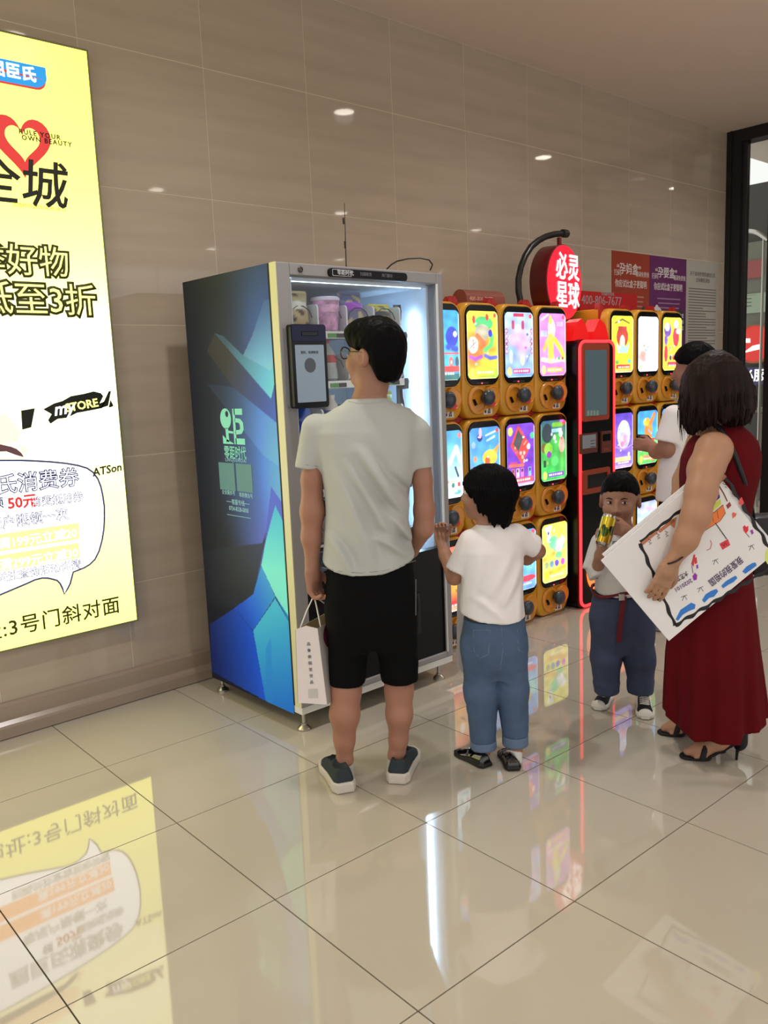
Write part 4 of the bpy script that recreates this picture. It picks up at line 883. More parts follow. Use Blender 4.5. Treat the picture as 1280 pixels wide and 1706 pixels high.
# round red sign on an arched pole
sg = empty('hanging_sign', (3.30, -0.47, 0)); tag(sg, 'round red lit sign hanging from an arched black pole', 'sign')
dc = onY(-0.47, 941, 471); RY = 0.23
S_ = Matrix.Translation((dc[0]-3.30, 0, dc[2])) @ Matrix.Rotation(math.radians(9), 4, 'Z')
MB().lathe([(RY-0.004,-0.12),(RY,-0.115),(RY,-0.004),(RY-0.006,0.0)], (0,0,0), 'y', 48).build('drum', mat('drum_red', (92,16,20), 0.35), sg, True, S_)
MB().prism(oval(0,0,RY-0.006,RY-0.006,48), -0.003, 0.0).build('lit_face', mat('face_red', (255,38,58), 0.3, emit=1.15), sg, False, S_)
m_lw = mat('sign_white', (255,246,244), 0.4, emit=3.0)
text('必灵', 0.172, m_lw, sg, S_ @ T(0.035, -0.006, 0.085), ax='CENTER', bold=0.014, xs=0.9, space=1.04)
text('星球', 0.172, m_lw, sg, S_ @ T(0.035, -0.006, -0.085), ax='CENTER', bold=0.014, xs=0.9, space=1.04)
pp = [tuple(onY(-0.42, px, py)) for px, py in ((867,500),(864,485),(864,465),(868,445),(875,427),(885,411),(897,401),(910,394),(925,390),(940,389))]
pp = [(pp[0][0], -0.42, UH*3-0.02)]+pp
off = Vector((3.30, -0.47, 0))
MB().tube([Vector(p)-off for p in pp], 0.019, 12).build('arched_pole', m_black, sg, True)
e = Vector(pp[-1])-off; MB().lathe([(0.024,-0.02),(0.026,0),(0.024,0.03)], tuple(e), 'x', 14).build('pole_cap', m_black, sg, True)
h0 = Vector(onY(-0.42, 932, 396))-off; MB().box(h0.x-0.01, h0.x+0.01, h0.y-0.01, h0.y+0.01, dc[2]+RY-0.01, h0.z).build('hanger', mat('hanger_red', (110,30,30), 0.4), sg)

# ================================================================= posters on the wall
def poster(name, px0, py0, px1, zb, m, label, cat):
    a, b = onY(-0.004, px0, py0), onY(-0.004, px1, py0)
    t = empty(name, (a[0], 0, zb)); wd = b[0]-a[0]; hg = a[2]-zb
    MB().box(0, wd, -0.004, -0.0005, 0, hg).build('sheet', m, t); tag(t, label, cat); return t, wd, hg
m_pw = mat('poster_white', (206,196,192), 0.5); m_pg = mat('poster_grey', (58,58,64), 0.5)
for i, (px0, px1, py, col, l1, lab) in enumerate(((1020,1083,417,(150,62,44),'“孕妈盒”','orange brown wall poster with white speech bubbles, left of the purple one'), (1083.4,1144,425,(98,44,92),'“孕婴盒”','purple wall poster with white print between brown poster and white notice'))):
    t, wd, hg = poster('wall_poster', px0, py, px1, 1.25, mat('poster_%d' % i, col, 0.28, coat=0.3), lab, 'poster')
    text('扫码', 0.05, m_pw, t, T(0.03*wd+0.01, -0.0045, hg-0.16), ax='LEFT'); text(l1, 0.088, m_pw, t, T(wd*0.44, -0.0045, hg-0.13), ax='CENTER', bold=0.015)
    text('爆满免费领', 0.045, m_pw, t, T(wd*0.98, -0.0045, hg-0.16), ax='RIGHT', xs=0.85); text('你应试比盒子更聪明', 0.062, m_pw, t, T(wd*0.5, -0.0045, hg-0.24), ax='CENTER', bold=0.01, xs=0.8)
    for k in range(3):
        MB().box(wd*(0.2+0.03*k), wd*(0.84-0.02*k), -0.0045, -0.004, hg-0.335-0.036*k, hg-0.325-0.036*k).build('print_line', mat('poster_line_%d' % i, tuple(int(c*0.55+90) for c in col), 0.5), t)
    for cx, cz, m1, tcol in ((wd*0.19, hg-0.50, m_pw, m_pg), (wd*0.84, hg-0.52, m_pg, m_pw)):
        b1 = []
        for k in range(26):
            a_ = 2*math.pi*k/26; rr_ = 1+0.07*math.cos(8*a_); b1.append((cx+0.085*rr_*math.cos(a_), cz+0.115*rr_*math.sin(a_)))
        s_ = MB().prism(b1, -0.0048, -0.004).build('speech_bubble', m1, t)
        for k, w3 in enumerate(('扫这里', '免费领', '礼品盒')): text(w3, 0.038, tcol, s_, T(cx, -0.0056, cz+0.055-0.05*k), ax='CENTER')
    MB().prism(rrect(wd*0.46, wd*0.66, hg-0.86, hg-0.56, 0.02, 3), -0.0048, -0.004).build('printed_phone', m_pg, t)
    MB().prism(rrect(wd*0.475, wd*0.645, hg-0.83, hg-0.62, 0.006, 3), -0.0054, -0.0048).build('phone_picture', m_pw, t)
t, wd, hg = poster('wall_notice', 1144.5, 432.5, 1198, 1.2, mat('notice_paper', (172,166,156), 0.3, coat=0.3, bump=(9,0.05)), 'white paper notice covered in fine print beside the black frame', 'notice')
m_nl = mat('notice_ink', (104,100,96), 0.6)
text('关于商场管理的通知公告', 0.04, m_nl, t, T(wd*0.5, -0.0045, hg-0.11), ax='CENTER'); text('全体顾客须知', 0.04, m_nl, t, T(wd*0.5, -0.0045, hg-0.16), ax='CENTER')
rng = random.Random(3)
for k in range(38):
    x1 = wd*(0.93 if rng.random() < 0.75 else rng.uniform(0.4, 0.85))
    MB().box(wd*0.07, x1, -0.0045, -0.004, hg-0.235-0.023*k, hg-0.227-0.023*k).build('print_line', m_nl, t)
# ================================================================= PEOPLE: signed distance shapes meshed by surface nets
def vec(p): return np.asarray(p, float)
def s_cone(P, a, b, ra, rb):
    a, b = vec(a), vec(b); ba = b-a; pa = P-a
    h = np.clip((pa@ba)/max(ba@ba, 1e-12), 0, 1)
    return np.linalg.norm(pa-h[:, None]*ba, axis=1)-(ra+(rb-ra)*h)
def s_chain(P, pts, rs, k=0.0):
    d = None
    for i in range(len(pts)-1):
        e = s_cone(P, pts[i], pts[i+1], rs[i], rs[i+1]); d = e if d is None else (np.minimum(d, e) if k == 0 else smin(d, e, k))
    return d
def s_ell(P, c, r, R=None):
    q = P-vec(c)
    if R is not None: q = q@R            # R columns = local axes
    r = vec(r); k0 = np.linalg.norm(q/r, axis=1); k1 = np.linalg.norm(q/(r*r), axis=1)
    return np.where(k1 > 1e-9, k0*(k0-1)/np.maximum(k1, 1e-9), -r.min())
def s_box(P, c, hs, r=0.0, R=None):
    q = P-vec(c)
    if R is not None: q = q@R
    q = np.abs(q)-(vec(hs)-r)
    return np.linalg.norm(np.maximum(q, 0), axis=1)+np.minimum(q.max(1), 0)-r
def s_loft(P, secs, ex=2.4):
    """secs: (z, cx, cy, rx, ry) increasing z; superelliptic sections"""
    S = np.array(secs, float); z = P[:, 2]
    def ip(k):
        return np.interp(z, S[:, 0], S[:, k])
    cx, cy, rx, ry = ip(1), ip(2), ip(3), ip(4)
    u, v = np.abs(P[:, 0]-cx)/rx, np.abs(P[:, 1]-cy)/ry
    k = (u**ex+v**ex)**(1/ex)
    d = (k-1)*np.minimum(rx, ry)
    return np.maximum(d, np.maximum(S[0, 0]-z, z-S[-1, 0]))
def smin(a, b, k):
    h = np.clip(0.5+0.5*(b-a)/k, 0, 1); return b*(1-h)+a*h-k*h*(1-h)
def smax(a, b, k): return -smin(-a, -b, k)
def half(P, p, n):
    n = vec(n)/np.linalg.norm(n); return (P-vec(p))@n
def rotm(yaw=0, pitch=0, roll=0):
    """columns: right, forward, up of a head/box frame; yaw 0 looks along +y (away from the viewer)"""
    M = Matrix.Rotation(yaw, 3, 'Z') @ Matrix.Rotation(pitch, 3, 'X') @ Matrix.Rotation(roll, 3, 'Y')
    return np.array(M)
def wob(P, f, seed=0):
    r = np.random.default_rng(seed); d = np.zeros(len(P))
    for k in range(5):
        w = r.normal(size=3); w *= f*r.uniform(0.6, 1.6)/np.linalg.norm(w); d += np.sin(P@w+r.uniform(0, 6.28))
    return d/5
def nets(fn, lo, hi, h):
    lo, hi = vec(lo), vec(hi); n = np.ceil((hi-lo)/h).astype(int)+2
    val = np.full(n, 1.0, np.float32); B = 12
    ax = [lo[k]+h*np.arange(n[k]) for k in range(3)]
    cs = [np.arange(0, n[k], B) for k in range(3)]
    G = np.stack(np.meshgrid(*cs, indexing='ij'), -1).reshape(-1, 3)
    cen = lo+h*(G+B/2); dc_ = fn(cen); rad = h*B*0.5*1.7321*1.25+0.012
    for g, d0 in zip(G, dc_):
        sl = tuple(slice(g[k], min(g[k]+B, n[k])) for k in range(3))
        if abs(d0) > rad: val[sl] = d0; continue
    act = G[np.abs(dc_) <= rad]
    for i0 in range(0, len(act), 150):
        pts = []; sls = []
        for g in act[i0:i0+150]:
            sl = tuple(slice(g[k], min(g[k]+B, n[k])) for k in range(3)); sls.append(sl)
            pts.append(np.stack(np.meshgrid(*[ax[k][sl[k]] for k in range(3)], indexing='ij'), -1).reshape(-1, 3))
        v = fn(np.concatenate(pts)); o_ = 0
        for sl, p in zip(sls, pts):
            val[sl] = v[o_:o_+len(p)].reshape([s.stop-s.start for s in sl]); o_ += len(p)
    val[0] = val[-1] = 1; val[:, 0] = val[:, -1] = 1; val[:, :, 0] = val[:, :, -1] = 1
    s = val < 0
    c8 = [s[i:n[0]-1+i, j:n[1]-1+j, k:n[2]-1+k] for i in (0, 1) for j in (0, 1) for k in (0, 1)]
    cnt = sum(c.astype(np.int8) for c in c8); cell = (cnt > 0) & (cnt < 8)
    ci = np.argwhere(cell); idx = np.full(cell.shape, -1, np.int64); idx[cell] = np.arange(len(ci))
    acc = np.zeros((len(ci), 3)); num = np.zeros(len(ci))
    for a in range(3):
        for p in (0, 1):
            for q in (0, 1):
                o0 = [0, 0, 0]; o1 = [0, 0, 0]; oth = [k for k in range(3) if k != a]
                o0[oth[0]] = o1[oth[0]] = p; o0[oth[1]] = o1[oth[1]] = q; o1[a] = 1
                v0 = val[tuple((ci+o0).T)].astype(float); v1 = val[tuple((ci+o1).T)].astype(float)
                m = (v0 < 0) != (v1 < 0); t = np.where(m, v0/np.where(m, v0-v1, 1), 0)
                pt = ci+np.array(o0, float); pt[:, a] += t
                acc[m] += pt[m]; num[m] += 1
    V_ = lo+h*(acc/np.maximum(num, 1)[:, None]); F_ = []
    for a in range(3):
        b_, c_ = (a+1) % 3, (a+2) % 3
        s0 = [slice(0, n[k]-1) for k in range(3)]; s1 = list(s0)
        s1[a] = slice(1, n[a]); e = s[tuple(s0)] != s[tuple(s1)]
        e[tuple(0 if k == b_ else slice(None) for k in range(3))] = False
        e[tuple(0 if k == c_ else slice(None) for k in range(3))] = False
        E = np.argwhere(e)
        if not len(E): continue
        db = np.zeros(3, int); db[b_] = 1; dc2 = np.zeros(3, int); dc2[c_] = 1
        q = np.stack([idx[tuple(E.T)], idx[tuple((E-db).T)], idx[tuple((E-db-dc2).T)], idx[tuple((E-dc2).T)]], 1)
        neg = s[tuple(E.T)]; q[~neg] = q[~neg][:, ::-1]; F_.append(q)
    F_ = np.concatenate(F_); return V_, F_[(F_ >= 0).all(1)]
def sdf(name, parent, m, fn, lo, hi, h, extra=None, col=None):
    """mesh a shape; extra = list of (lo, hi, h) boxes meshed finer into the same object"""
    V_, F_ = nets(fn, lo, hi, h)
    for (l2, h2, hh) in (extra or []):
        v2, f2 = nets(fn, l2, h2, hh); F_ = np.concatenate([F_, f2+len(V_)]); V_ = np.concatenate([V_, v2])
    me = bpy.data.meshes.new(name); me.vertices.add(len(V_)); me.vertices.foreach_set('co', V_.astype(np.float32).reshape(-1))
    me.loops.add(len(F_)*4); me.loops.foreach_set('vertex_index', F_.astype(np.int32).reshape(-1))
    me.polygons.add(len(F_)); me.polygons.foreach_set('loop_start', np.arange(0, len(F_)*4, 4, dtype=np.int32))
    me.update(); me.validate(); me.polygons.foreach_set('use_smooth', [True]*len(me.polygons))
    if col is not None:
        ca = me.color_attributes.new('Col', 'FLOAT_COLOR', 'POINT'); cc = np.ones((len(V_), 4)); cc[:, :3] = lin(col(V_)); ca.data.foreach_set('color', cc.reshape(-1).astype(np.float32))
    return link(name, me, m, parent)

FU = np.array([math.cos(YAW), -math.sin(YAW), 0.0]); FW = np.array([math.sin(YAW), math.cos(YAW), 0.0])
class Fig:
    """a figure standing at G; local axes u (right in view), w (away), z (up)"""
    def __init__(s, name, px, depth, label, cat='person'):
        d = ray(px, 1200); dh = d@FW; t = depth/dh; p = CAMP+t*d
        s.G = np.array([p[0], p[1], 0.0]); s.e = empty(name, s.G, -YAW)
        if label: tag(s.e, label, cat)
    def J(s, px, py, w=0.0):
        d = ray(px, py); t = (w-(CAMP-s.G)@FW)/(d@FW); q = CAMP+t*d-s.G
        return np.array([q@FU, q@FW, q[2]])
    def M(s, loc=(0,0,0), R=None):
        M = Matrix.Translation(loc)
        if R is not None: M = M @ Matrix(R.tolist()).to_4x4()
        return M
SKIN = (186,134,106)
m_skin = mat('skin_tan', (160,114,94), 0.5, sss=0.12, var=(9,0.06), bump=(160,0.06)); m_skin2 = mat('skin_fair', (172,128,100), 0.5, sss=0.12, var=(9,0.05), bump=(160,0.05))
m_skin3 = mat('skin_child', (168,122,100), 0.5, sss=0.12, var=(9,0.05))
m_hair = mat('hair_black', (8,8,10), 0.5, bump=(60,0.5,(1,1,0.08)), spec=0.07); m_hairb = mat('hair_brown', (30,15,14), 0.5, spec=0.16, bump=(70,0.5,(1,1,0.06)), var=(30,0.5,(1,1,0.1)))

def head_sdf(c, R, s=1.0, child=False):
    """returns fn(P); c = middle of the head, R columns right/forward/up"""
    def W(x, y, z): return vec(c)+R@(vec((x, y, z))*s)
    wd = 1.04 if child else 1.0
    def fn(P):
        d = s_ell(P, W(0,-0.012,0.028), vec((0.076*wd,0.096,0.088))*s, R)
        d = smin(d, s_ell(P, W(0,0.030,-0.040), vec((0.060*wd,0.064,0.072))*s, R), 0.03*s)
        d = smin(d, s_ell(P, W(0,0.062,-0.088), vec((0.026,0.022,0.020))*s, R), 0.03*s)
        for sx in (-1, 1):
            d = smin(d, s_ell(P, W(sx*0.038,0.062,-0.03), vec((0.026,0.026,0.028))*s, R), 0.02*s)      # cheeks
            d = smax(d, -s_ell(P, W(sx*0.031,0.094,0.006), vec((0.018,0.012,0.011))*s, R), 0.012*s)    # eye sockets
            e = s_ell(P, W(sx*0.079*wd,-0.014,-0.008), vec((0.012,0.022,0.032))*s, R@rotm(sx*-0.35))
            e = smax(e, -s_ell(P, W(sx*0.089*wd,-0.008,-0.004), vec((0.008,0.012,0.02))*s, R), 0.006*s)
            d = smin(d, e, 0.008*s)
        d = smin(d, s_cone(P, W(0,0.088,0.006), W(0,0.102 if child else 0.108,-0.030), 0.008*s, 0.013*s), 0.012*s)  # nose
        for sx in (-1, 1): d = smin(d, s_ell(P, W(sx*0.012,0.094,-0.034), vec((0.009,0.010,0.008))*s, R), 0.008*s)
        d = smin(d, s_ell(P, W(0,0.087,-0.058), vec((0.022,0.010,0.006))*s, R), 0.008*s)              # lips
        d = smin(d, s_ell(P, W(0,0.085,-0.068), vec((0.018,0.010,0.006))*s, R), 0.008*s)
        return d
    return fn, W
def hand_sdf(P, wrist, pdir, across, palm_n, s, curl, thumb=1, spread=0.0, thick=1.0):
    """palm from wrist along pdir, fingers fan across; curl = list of 3 bend angles about across; thumb side sign along across"""
    pd = vec(pdir)/np.linalg.norm(pdir); ac = vec(across)-pd*(vec(across)@pd); ac /= np.linalg.norm(ac); nn = vec(palm_n); nn = nn-pd*(nn@pd)-ac*(nn@ac); nn /= np.linalg.norm(nn)
    w = vec(wrist); R = np.stack([ac, pd, nn], 1)
    d = s_box(P, w+pd*0.048*s, (0.040*s, 0.050*s, 0.014*s*thick), 0.013*s, R)
    d = smin(d, s_cone(P, w-pd*0.02*s, w+pd*0.03*s, 0.027*s, 0.026*s), 0.025*s)
    L = [0.078, 0.088, 0.082, 0.064]
    for i in range(4):
        off = (1.5-i)*0.0205*s*thumb
        p = w+pd*0.090*s+ac*off; dirn = pd+ac*spread*(1.5-i)*thumb; dirn /= np.linalg.norm(dirn)
        pts = [p-dirn*0.02*s, p]; rs = [0.0105*s, 0.0102*s]; ang = 0
        for j, fr in enumerate((0.45, 0.31, 0.24)):
            ang += curl[j]
            v = dirn*math.cos(ang)+nn*math.sin(ang); p = p+v*L[i]*fr*s; pts.append(p); rs.append((0.0095-0.0008*j)*s)
        d = smin(d, s_chain(P, pts, rs), 0.004*s)
    t0 = w+pd*0.025*s+ac*0.030*s*thumb; tv = pd*0.75+ac*0.55*thumb+nn*0.35; tv /= np.linalg.norm(tv)
    t1 = t0+tv*0.045*s; tv2 = pd*0.85+ac*0.05*thumb+nn*0.55; tv2 /= np.linalg.norm(tv2); t2 = t1+tv2*0.030*s; t3 = t2+(tv2*0.9+nn*0.2)*0.022*s
    d = smin(d, s_chain(P, [t0, t1, t2, t3], [0.016*s, 0.0125*s, 0.011*s, 0.009*s]), 0.008*s)
    return d
def shoe(fig, name, heel, toe, L_h, m_up, m_sole, w=0.045, sole_t=0.028, h=0.095, opening=True, cuff_m=None):
    """heel, toe: floor points (u,w); a shoe with upper, sole"""
    t = empty(name); t.parent = fig.e
    hl, te = vec((heel[0], heel[1], 0)), vec((toe[0], toe[1], 0)); f_ = te-hl; L = np.linalg.norm(f_); f_ /= L; r_ = np.array([f_[1], -f_[0], 0.0])
    R = np.stack([r_, f_, np.array([0,0,1.0])], 1)
    def loc(x, y, z): return hl+r_*x+f_*y+np.array([0,0,z])
    def outline(P):
        q = (P-hl)@R; y = q[:, 1]/L
        wd = np.interp(y, [0,0.08,0.25,0.45,0.7,0.88,1.0], [0.55,0.78,0.80,0.82,1.0,0.88,0.35])*w
        cx = np.interp(y, [0,0.4,0.7,1.0], [0,0,0,0.0])
        return np.maximum(np.abs(q[:, 0]-cx)-wd, np.maximum(-q[:, 1], q[:, 1]-L)), q, y
    def f_sole(P):
        d, q, y = outline(P); d = d-0.004
        return smax(smax(d, q[:, 2]-sole_t*np.interp(y,[0,0.5,1],[1.15,0.9,0.75]), 0.008), 0.002-q[:, 2], 0.004)
    def f_up(P):
        d, q, y = outline(P)
        top = np.interp(y, [0,0.06,0.2,0.42,0.58,0.8,1.0], [0.9,1.0,0.95,0.86,0.72,0.5,0.3])*h
        prof = np.interp(q[:, 2]/np.maximum(top,1e-3), [0,0.5,0.85,1.0,1.2], [0,0.004,0.014,0.03,0.05])
        d = smax(d+prof, q[:, 2]-top, 0.022)
        d = np.maximum(d, sole_t*0.7-q[:, 2])
        if opening: d = smax(d, -s_ell(P, loc(0,L*0.27,h*1.02), (w*0.60,L*0.20,h*0.36), R), 0.006)
        return d
    lo = np.minimum(hl, te)-0.07; hi = np.maximum(hl, te)+0.07; lo[2] = -0.005; hi[2] = h+0.03
    return t, f_up, f_sole, lo, hi, loc, L, R

def surf(f, fn, px, py, off=0.001, w0=-.32, w1=.12):
    ws = np.linspace(w0, w1, 221); dd = fn(np.array([f.J(px, py, w) for w in ws])); k = int(np.argmax(dd < 0)) if dd.min() < 0 else int(np.argmin(dd))
    return f.J(px, py, ws[k]-off)
def seam(f, fn, pts, r, name, m, parent, n=6):
    out = []
    for (x0, y0), (x1, y1) in zip(pts[:-1], pts[1:]):
        for k in range(n): out.append((x0+(x1-x0)*k/n, y0+(y1-y0)*k/n))
    out.append(pts[-1])
    return MB().tube([tuple(surf(f, fn, x, y, r*.2)) for x, y in out], r, 5).build(name, m, parent, True)
def secs(f, rows):
    out = []
    for py, l, r, w, ry in rows:
        a, b = f.J(l, py, w), f.J(r, py, w); out.append(((a[2]+b[2])/2, (a[0]+b[0])/2, w, (b[0]-a[0])/2, ry))
    return sorted(out)
def floorpt(f, px, py):
    p = onZ(0, px, py)-f.G; return np.array([p@FU, p@FW])
def put_shoe(f, name, heel, toe, m_up, m_sole, vox=0.004, **kw):
    t, fu, fs, lo, hi, loc, L, R = shoe(f, name, heel, toe, 0, m_up, m_sole, **kw)
    bpy.data.objects.remove(t)
    up = sdf(name, f.e, m_up, fu, lo, hi, vox); sdf('sole', up, m_sole, fs, lo, hi, vox)
    return up, loc, L, R
def bbox(pts, m): p = np.array(pts); return p.min(0)-m, p.max(0)+m
def smoothstep(a, b, x): t = np.clip((x-a)/(b-a), 0, 1); return t*t*(3-2*t)

# ----------------------------------------------------------------- man in grey T-shirt
def build_man():
    f = Fig('person', 620, 2.97, 'person seen from behind in grey T-shirt and black shorts'); J = f.J
    c = J(623, 592, 0.01); R = rotm(0.95, 0.05); hd, W = head_sdf(c, R, 1.0)
    armL = [J(526,715), J(520,800), J(520.5,852), J(519,895), J(521,942)]; rL = [.040,.037,.042,.035,.024]
    armR = [J(699,725), J(704,800), J(707,850), J(706,880), J(683,915,.13), J(655,900,.25)]; rR = [.038,.034,.037,.036,.033,.024]
    legL = [J(588,965), J(580,1080), J(577,1150,.0), J(574.5,1190,-.01), J(574,1232,.0), J(574.5,1268,.0), J(574,1292,.02)]; rl = [.068,.055,.054,.054,.038,.029,.031]
    legR = [J(652,965), J(662,1080), J(665,1150,.02), J(665.5,1190,.01), J(664,1232,.02), J(661,1258,.02), J(660,1280,.04)]; rr = [.068,.055,.051,.048,.034,.030,.031]
    tor = secs(f, [(985,556,680,0,.09),(940,556,676,0,.085),(880,558,664,0,.075),(800,556,668,0,.08),(740,550,680,0,.08),(700,552,676,0,.068),(682,565,660,0,.06),(672,578,645,0,.055)])
    wr = J(521,946)
    def body(P):
        d = s_loft(P, tor)
        d = smin(d, s_cone(P, W(0,-0.012,-0.05), J(611,680,.01), .054, .060), .03)
        d = smin(d, hd(P), .02)
        d = smin(d, s_chain(P, armL, rL, .02), .02); d = smin(d, s_chain(P, armR, rR, .015), .02)
        d = smin(d, s_chain(P, legL, rl, .02), .02); d = smin(d, s_chain(P, legR, rr, .02), .02)
        return smin(d, hand_sdf(P, wr, (0.04,0.03,-1), (0.55,0.83,0), (0.83,-0.55,0), 0.92, (.75,.95,.5), 1), .012)
    lo, hi = bbox([J(495,1300,-.15), J(730,528,.3)], .02)
    hl, hh = bbox([J(500,930,-.06), J(550,1010,.06)], 0)
    hdl, hdh = c-np.array([.13,.13,.14]), c+np.array([.13,.13,.14])
    sdf('body', f.e, m_skin, body, lo, hi, .0075, [(hl, hh, .003), (hdl, hdh, .004)])
    # hair
    def hair(P):
        q = (P-c)@R
        d = s_ell(P, W(0,-0.012,0.030), (.090,.112,.105), R)
        d = smin(d, s_ell(P, W(0,-0.055,-0.03), (.070,.052,.080), R), .03)
        d = smin(d, s_ell(P, W(0.0,0.05,0.075), (.074,.055,.045), R), .03)
        cut = (np.interp(q[:,1], [-.1,-.055,-.022,.02,.06,.09,.11], [-.112,-.09,.0,.018,.03,.062,.08])-q[:,2])*.7
        d = smax(d, cut+.004*wob(P,160,3), .012)
        d = smax(d, -q[:,2]-.098, .02)
        d = smax(d, -s_ell(P, W(-.086,-.006,-.01), (.02,.03,.034), R), .01)
        d = smax(d, -s_ell(P, W(.086,-.006,-.01), (.02,.03,.034), R), .01)
        return d+.0022*wob(P*np.array([1,1,.35]),260,5)+.0012*wob(P*np.array([1,1,.3]),520,6)
    sdf('hair', f.e, m_hair, hair, hdl, hdh, .004)
    g = MB(); fr_m = mat('glasses_black', (14,14,16), 0.25)
    for sx in (-1, 1):
        g.tube([tuple(W(sx*.034+.027*math.cos(a), .104-.006*abs(math.cos(a)), .008+.02*math.sin(a))) for a in [2*math.pi*k/18 for k in range(18)]], .0022, 6, closed=True)
        g.tube([tuple(W(sx*.061,.100,.012)), tuple(W(sx*.080,.05,.012)), tuple(W(sx*.083,-.01,.012)), tuple(W(sx*.08,-.03,-.005))], .0022, 6)
    g.tube([tuple(W(-.008,.106,.012)), tuple(W(.008,.106,.012))], .002, 6)
    g.build('glasses', fr_m, f.e, True)
    # T-shirt
    ts = secs(f, [(990,537,694,0,.132),(950,536,695,0,.13),(925,538,691,0,.126),(890,541,684,0,.122),(850,543,681,0,.118),(815,541,684,0,.118),(780,535,691,0,.120),(748,527,700,0,.116),(718,520,706,0,.104),(698,529,700,0,.09),(684,548,684,0,.078),(672,569,656,0,.068),(662,579,641,.005,.062)])
    uh = [J(p,q,-.11) for p,q in ((520,944),(533,948),(560,956),(600,960.5),(640,956),(695,938),(720,930))]
    zs = np.array([u[2] for u in uh]); us = np.array([u[0] for u in uh])
    zneck = J(610,664,-.06)[2]
    sl0, sl1 = J(527,714), J(512.5,780); sr0, sr1 = J(694,722), J(703,779)
    def tee(P):
        d = s_loft(P, ts, 2.3)
        eL = s_cone(P, sl0, sl1, .052, .0455); eL = smax(eL, half(P, sl1, np.array([-.12,0,-1])), .003)
        eR = s_cone(P, sr0, sr1, .050, .0415); eR = smax(eR, half(P, sr1, np.array([.02,0,-1])), .003)
        d = smin(d, np.minimum(eL, eR), .022)
        u, z, w = P[:,0], P[:,2], P[:,1]
        c0 = J(640,800); back = smoothstep(.02,-.05,w)
        for (px0,py0,px1,py1,amp,wd) in ((590,735,690,890,.011,.02),(572,760,668,925,.010,.02),(556,770,625,945,.008,.022),(625,830,690,905,.010,.016),(640,790,692,862,.008,.014),(545,880,590,955,.007,.016),(610,880,690,925,.008,.016)):
            a, b = J(px0,py0), J(px1,py1); t_ = np.array([b[0]-a[0], b[2]-a[2]]); L_ = np.linalg.norm(t_); t_ /= L_
            s_ = ((u-a[0])*t_[0]+(z-a[2])*t_[1])/L_; e = (u-a[0])*t_[1]-(z-a[2])*t_[0]+.012*np.sin(s_*3.0)
            amp = amp*2.3; d = d-amp*back*np.exp(-(e/wd)**2)*np.clip(np.sin(np.pi*np.clip(s_,0,1)),0,1)+amp*.6*back*np.exp(-((e+1.7*wd)/wd)**2)*np.clip(np.sin(np.pi*np.clip(s_,0,1)),0,1)
        d = d+.0022*wob(P*np.array([1,1,.45]),70,11)
        hem = np.interp(u, us, zs)+smoothstep(-.1,.1,w)*.03
        d = smax(d, hem-z, .003)
        return smax(d, z-zneck-.25*np.minimum(0,-(w+.02))*0-.0+np.where(w>0,w*.5,0), .004)
    lo, hi = bbox([J(485,965,-.15), J(725,655,.16)], .01)
    o = sdf('t_shirt', f.e, mat('cotton_grey', (178,182,179), 0.85, bump=(700,0.12), var=(5,0.04)), tee, lo, hi, .0055)
    seam(f, tee, [(537,945),(560,951),(600,955),(640,951),(693,934)], .0011, 'hem_seam', mat('seam_grey', (130,130,122), 0.9), o)
    seam(f, tee, [(495,773),(531,777)], .0010, 'cuff_seam', mat('seam_grey', (130,130,122), 0.9), o)
    seam(f, tee, [(581,668),(595,671),(612,672),(628,671),(640,668)], .0022, 'collar_rib', mat('cotton_grey', (178,182,179), 0.85), o)
    # shorts
    ps = secs(f, [(1075,575,664,0,.085),(1045,556,684,0,.11),(1015,546,693,0,.124),(980,541,695,0,.128),(945,545,690,0,.118),(925,548,686,0,.11)])
    l0, l1, q0, q1 = J(586,1000), J(578.5,1150), J(653,1000), J(668.5,1147,.01)
    zL, zR = J(578,1146,-.05)[2], J(668,1142,-.05)[2]
    zc = J(620,1025)[2]
    def sh(P):
        d = s_loft(P, ps)
        a = smax(s_chain(P, [J(586,1005), J(581,1060), l1], [.080,.078,.064]), zL-P[:,2], .003); b = smax(s_chain(P, [J(653,1005), J(660,1060), q1], [.080,.078,.064]), zR-P[:,2], .003)
        d = smin(d, np.minimum(a, b), .045)
        return d+.003*wob(P*np.array([1,1,.6]),45,21)+.0015*wob(P,110,22)
    lo, hi = bbox([J(530,1165,-.16), J(710,918,.16)], .01)
    sdf('shorts', f.e, mat('cloth_black', (10,11,13), 0.85, bump=(500,0.1), spec=0.12), sh, lo, hi, .006)
    MB().tube([tuple(J(693,y,-.075)) for y in range(965,1035,10)], .0016, 5).build('zip', mat('zip_grey', (120,122,128), 0.4, 0.5), f.e)
    # socks, shoes
    m_sk = mat('sock_grey', (176,176,174), 0.9)
    sL, sR = J(574,1285,.015), J(660,1272,.035)
    for nm, p0, p1 in (('sock', J(574.5,1272,.0), J(574,1305,.02)), ('sock', J(661,1262,.02), J(660,1290,.04))):
        lo, hi = bbox([p0, p1], .06); sdf(nm, f.e, m_sk, lambda P, p0=p0, p1=p1: smax(s_cone(P, p0, p1, .034, .038), P[:,2]-p0[2], .003), lo, hi, .004)
    m_su = mat('sneaker_mesh', (38,48,54), 0.8, bump=(300,0.3)); m_ss = mat('sneaker_sole', (196,190,182), 0.6)
    h1, t1 = floorpt(f,576,1322), floorpt(f,549,1270); h2, t2 = floorpt(f,662,1307), floorpt(f,684,1250)
